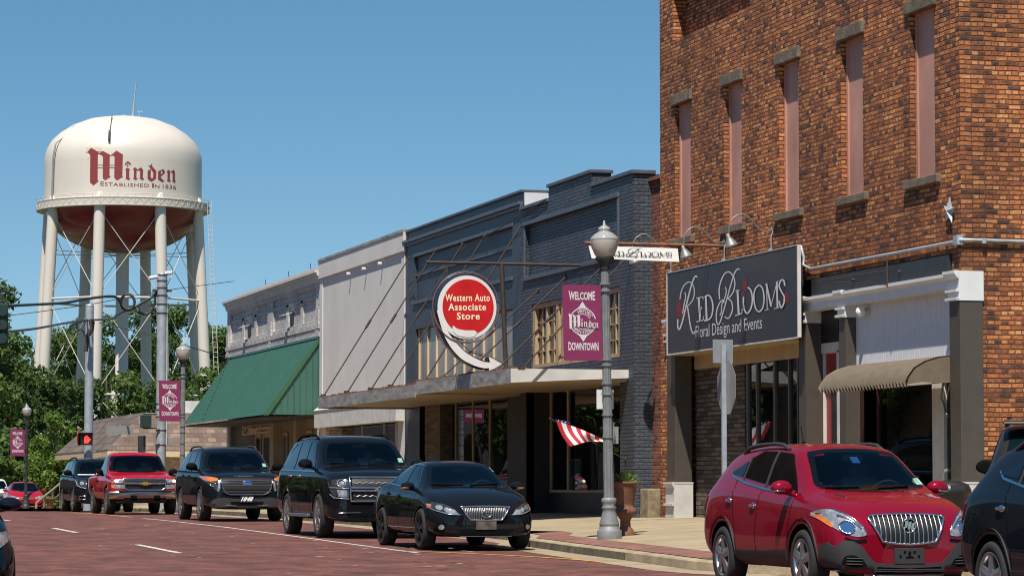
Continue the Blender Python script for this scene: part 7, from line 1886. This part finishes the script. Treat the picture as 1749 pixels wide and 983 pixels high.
for k in (1, -1):
    q = MB(); c10.patch(q, round_poly([(.62 * k, 1.12), (.80 * k, 1.10), (.80 * k, .84), (.66 * k, .84)], .02), 'x', -1, .01, 0, .06); q.build('tail_light', V['tail'], c10.root)
q = MB(); l, nr = c10.hit(0, .9, 'x', -1); q.box(l.x - .03, l.x, -.26, .26, .80, 1.0); q.build('number_plate', V['plate'], c10.root)
q = MB()
for i in range(4): l, nr = c10.hit(.30 - .06 * i, 1.17, 'x', -1); q.box(l.x - .012, l.x, .28 - .06 * i, .31 - .06 * i, 1.15, 1.20)
q.build('tailgate_lettering', V['chrome'], c10.root)
c10.place(16.42, 33.45, 62, .0)

# ---- red pickup
PK = [(-2.62, .55, .6, .78, .92, 1.02, .93, 1.09, .86, 0), (-2.58, .42, .8, .76, .98, 1.04, .96, 1.11, .90, .0), (-1.6, .40, .88, .74, .995, 1.06, .97, 1.125, .90, 0), (-.72, .38, .9, .74, .995, 1.06, .97, 1.13, .90, 0), (-.66, .38, .9, .74, .995, 1.06, .96, 1.25, .84, .0), (-.56, .38, .9, .74, .995, 1.07, .94, 1.66, .71, .01), (-.40, .38, .9, .73, .995, 1.07, .93, 1.765, .70, .02), (.05, .38, .9, .72, .995, 1.07, .93, 1.79, .71, .02), (.45, .38, .9, .72, .995, 1.06, .93, 1.76, .72, .02), (.60, .38, .9, .72, .995, 1.06, .93, 1.70, .73, .02),
 (1.10, .38, .9, .72, .995, 1.05, .93, 1.25, .82, .03), (1.24, .38, .9, .72, .995, 1.04, .93, 1.185, .85, .03), (1.8, .40, .9, .72, .99, 1.02, .92, 1.15, .84, .03), (2.35, .42, .88, .70, .98, .98, .91, 1.10, .82, .025), (2.54, .44, .84, .68, .93, .90, .87, 1.04, .77, .02), (2.60, .46, .78, .66, .85, .84, .79, .96, .66, .0)]
c = Car('pickup_truck', 'bright red pickup truck with a chrome bumper and its headlights glinting', 'pickup truck', V['truck_red'], PK, (1.62, -1.42), .385, .26, 1.98, .46)
cabin(c, [(.82, 1.23), (.76, 1.48), (.70, 1.67), (0, 1.70), (-.70, 1.67), (-.76, 1.48), (-.82, 1.23), (-.4, 1.205), (.4, 1.205)], 1.20, 1.70, .72, 1.0, 1.06)
win_side(c, (1.02, 1.10), (.52, 1.67), (-.34, 1.68), (-.48, 1.10), (), (V['glass_side'],), .06)
c.seams([[(-.50, 1.08), (-.50, .45)], [(1.0, 1.06), (.98, .5)], [(-.69, 1.1), (-.69, .45)]])
c.handles([(-.36, .95)], V['gap'])
c.mirrors(.78, .98, 1.20, V['gap'], (.08, .14, .11), V['chrome'])
c.wheels(V['silver'], 5, 'five', .66, wide=.45)
c.wipers((((-.6, 1.225), (-.1, 1.215)), ((.05, 1.215), (.5, 1.22))))
gr_ = c.part('grille', V['mesh'], [[(.58, .99), (-.58, .99), (-.54, .74), (-.48, .71), (.48, .71), (.54, .74)]], off=.010, r=.03, along=True)[0]
c.bars('grille_surround', V['chrome'], [[(.61, 1.0), (0, 1.01), (-.61, 1.0), (-.56, .74), (-.48, .70), (.48, .70), (.56, .74), (.61, 1.0)]], .022, .018, gr_)
c.bars('grille_bar', V['chrome'], [[(-.58, .885), (.58, .885)]], .030, .022, gr_)
l, nr = c.hit(0, .88, 'x', 1); q = MB(); q.box(l.x + .03, l.x + .065, -.16, .16, .86, .905); q.box(l.x + .031, l.x + .066, -.07, .07, .835, .93); q.build('badge', V['gold'], gr_)
for k in (1, -1):
    def fl(P): return [(p[0] * k, p[1]) for p in P]
    q = MB(); c.patch(q, round_poly(fl([(.62, 1.0), (.93, 1.0), (.93, .90), (.63, .89)]), .02), 'x', 1, .008, 0, .06); hl_ = q.build('headlight', V['lens'], c.root)
    q = MB(); c.patch(q, [((.84 if k > 0 else .80) * k + .055 * math.cos(a), .95 + .04 * math.sin(a)) for a in np.arange(0, 6.28, .4)], 'x', 1, .014, 0, .05); q.build('bulb_glow', V['lamp_on'], hl_)
    q = MB(); c.patch(q, round_poly(fl([(.60, .88), (.94, .895), (.94, .865), (.60, .855)]), .005), 'x', 1, .007, 0, .06); q.build('lamp_divider', V['gap'], c.root)
    q = MB(); c.patch(q, round_poly(fl([(.58, .85), (.93, .86), (.92, .75), (.57, .73)]), .02), 'x', 1, .008, 0, .06); tl_ = q.build('turn_signal', V['lens'], c.root)
    q = MB(); c.patch(q, round_poly(fl([(.86, .85), (.93, .86), (.92, .76), (.86, .755)]), .01), 'x', 1, .012, 0, .06); q.build('side_marker', V['amber'], tl_)
# chrome bumper
q = MB(); pr = [(0, .685), (.055, .68), (.085, .62), (.09, .56), (.06, .47), (0, .44)]
n_ = 14; rows = []
for i in range(n_ + 1):
    y = -1.0 + 2.0 * i / n_; bx_ = 2.60 - .16 * (abs(y)) ** 4
    rows.append([(bx_ + a, y, z_) for a, z_ in pr])
vs = [p for r_ in rows for p in r_]; m_ = len(pr)
q.add(vs, [(i * m_ + k, i * m_ + k + 1, (i + 1) * m_ + k + 1, (i + 1) * m_ + k) for i in range(n_) for k in range(m_ - 1)], 0, True)
bu = q.build('front_bumper', V['bumper'], c.root)
q = MB(); q.box(2.60, 2.695, -.42, -.24, .47, .55); q.box(2.60, 2.695, .24, .42, .47, .55); q.box(2.60, 2.66, -.6, .6, .33, .445); q.build('bumper_recess', V['gap'], bu)
q = MB(); q.box(2.6, 2.693, -.75, .75, .665, .69); q.build('step_pad', V['trim'], bu)
c.place(12.12, 85.5)

bpy.context.view_layer.update()
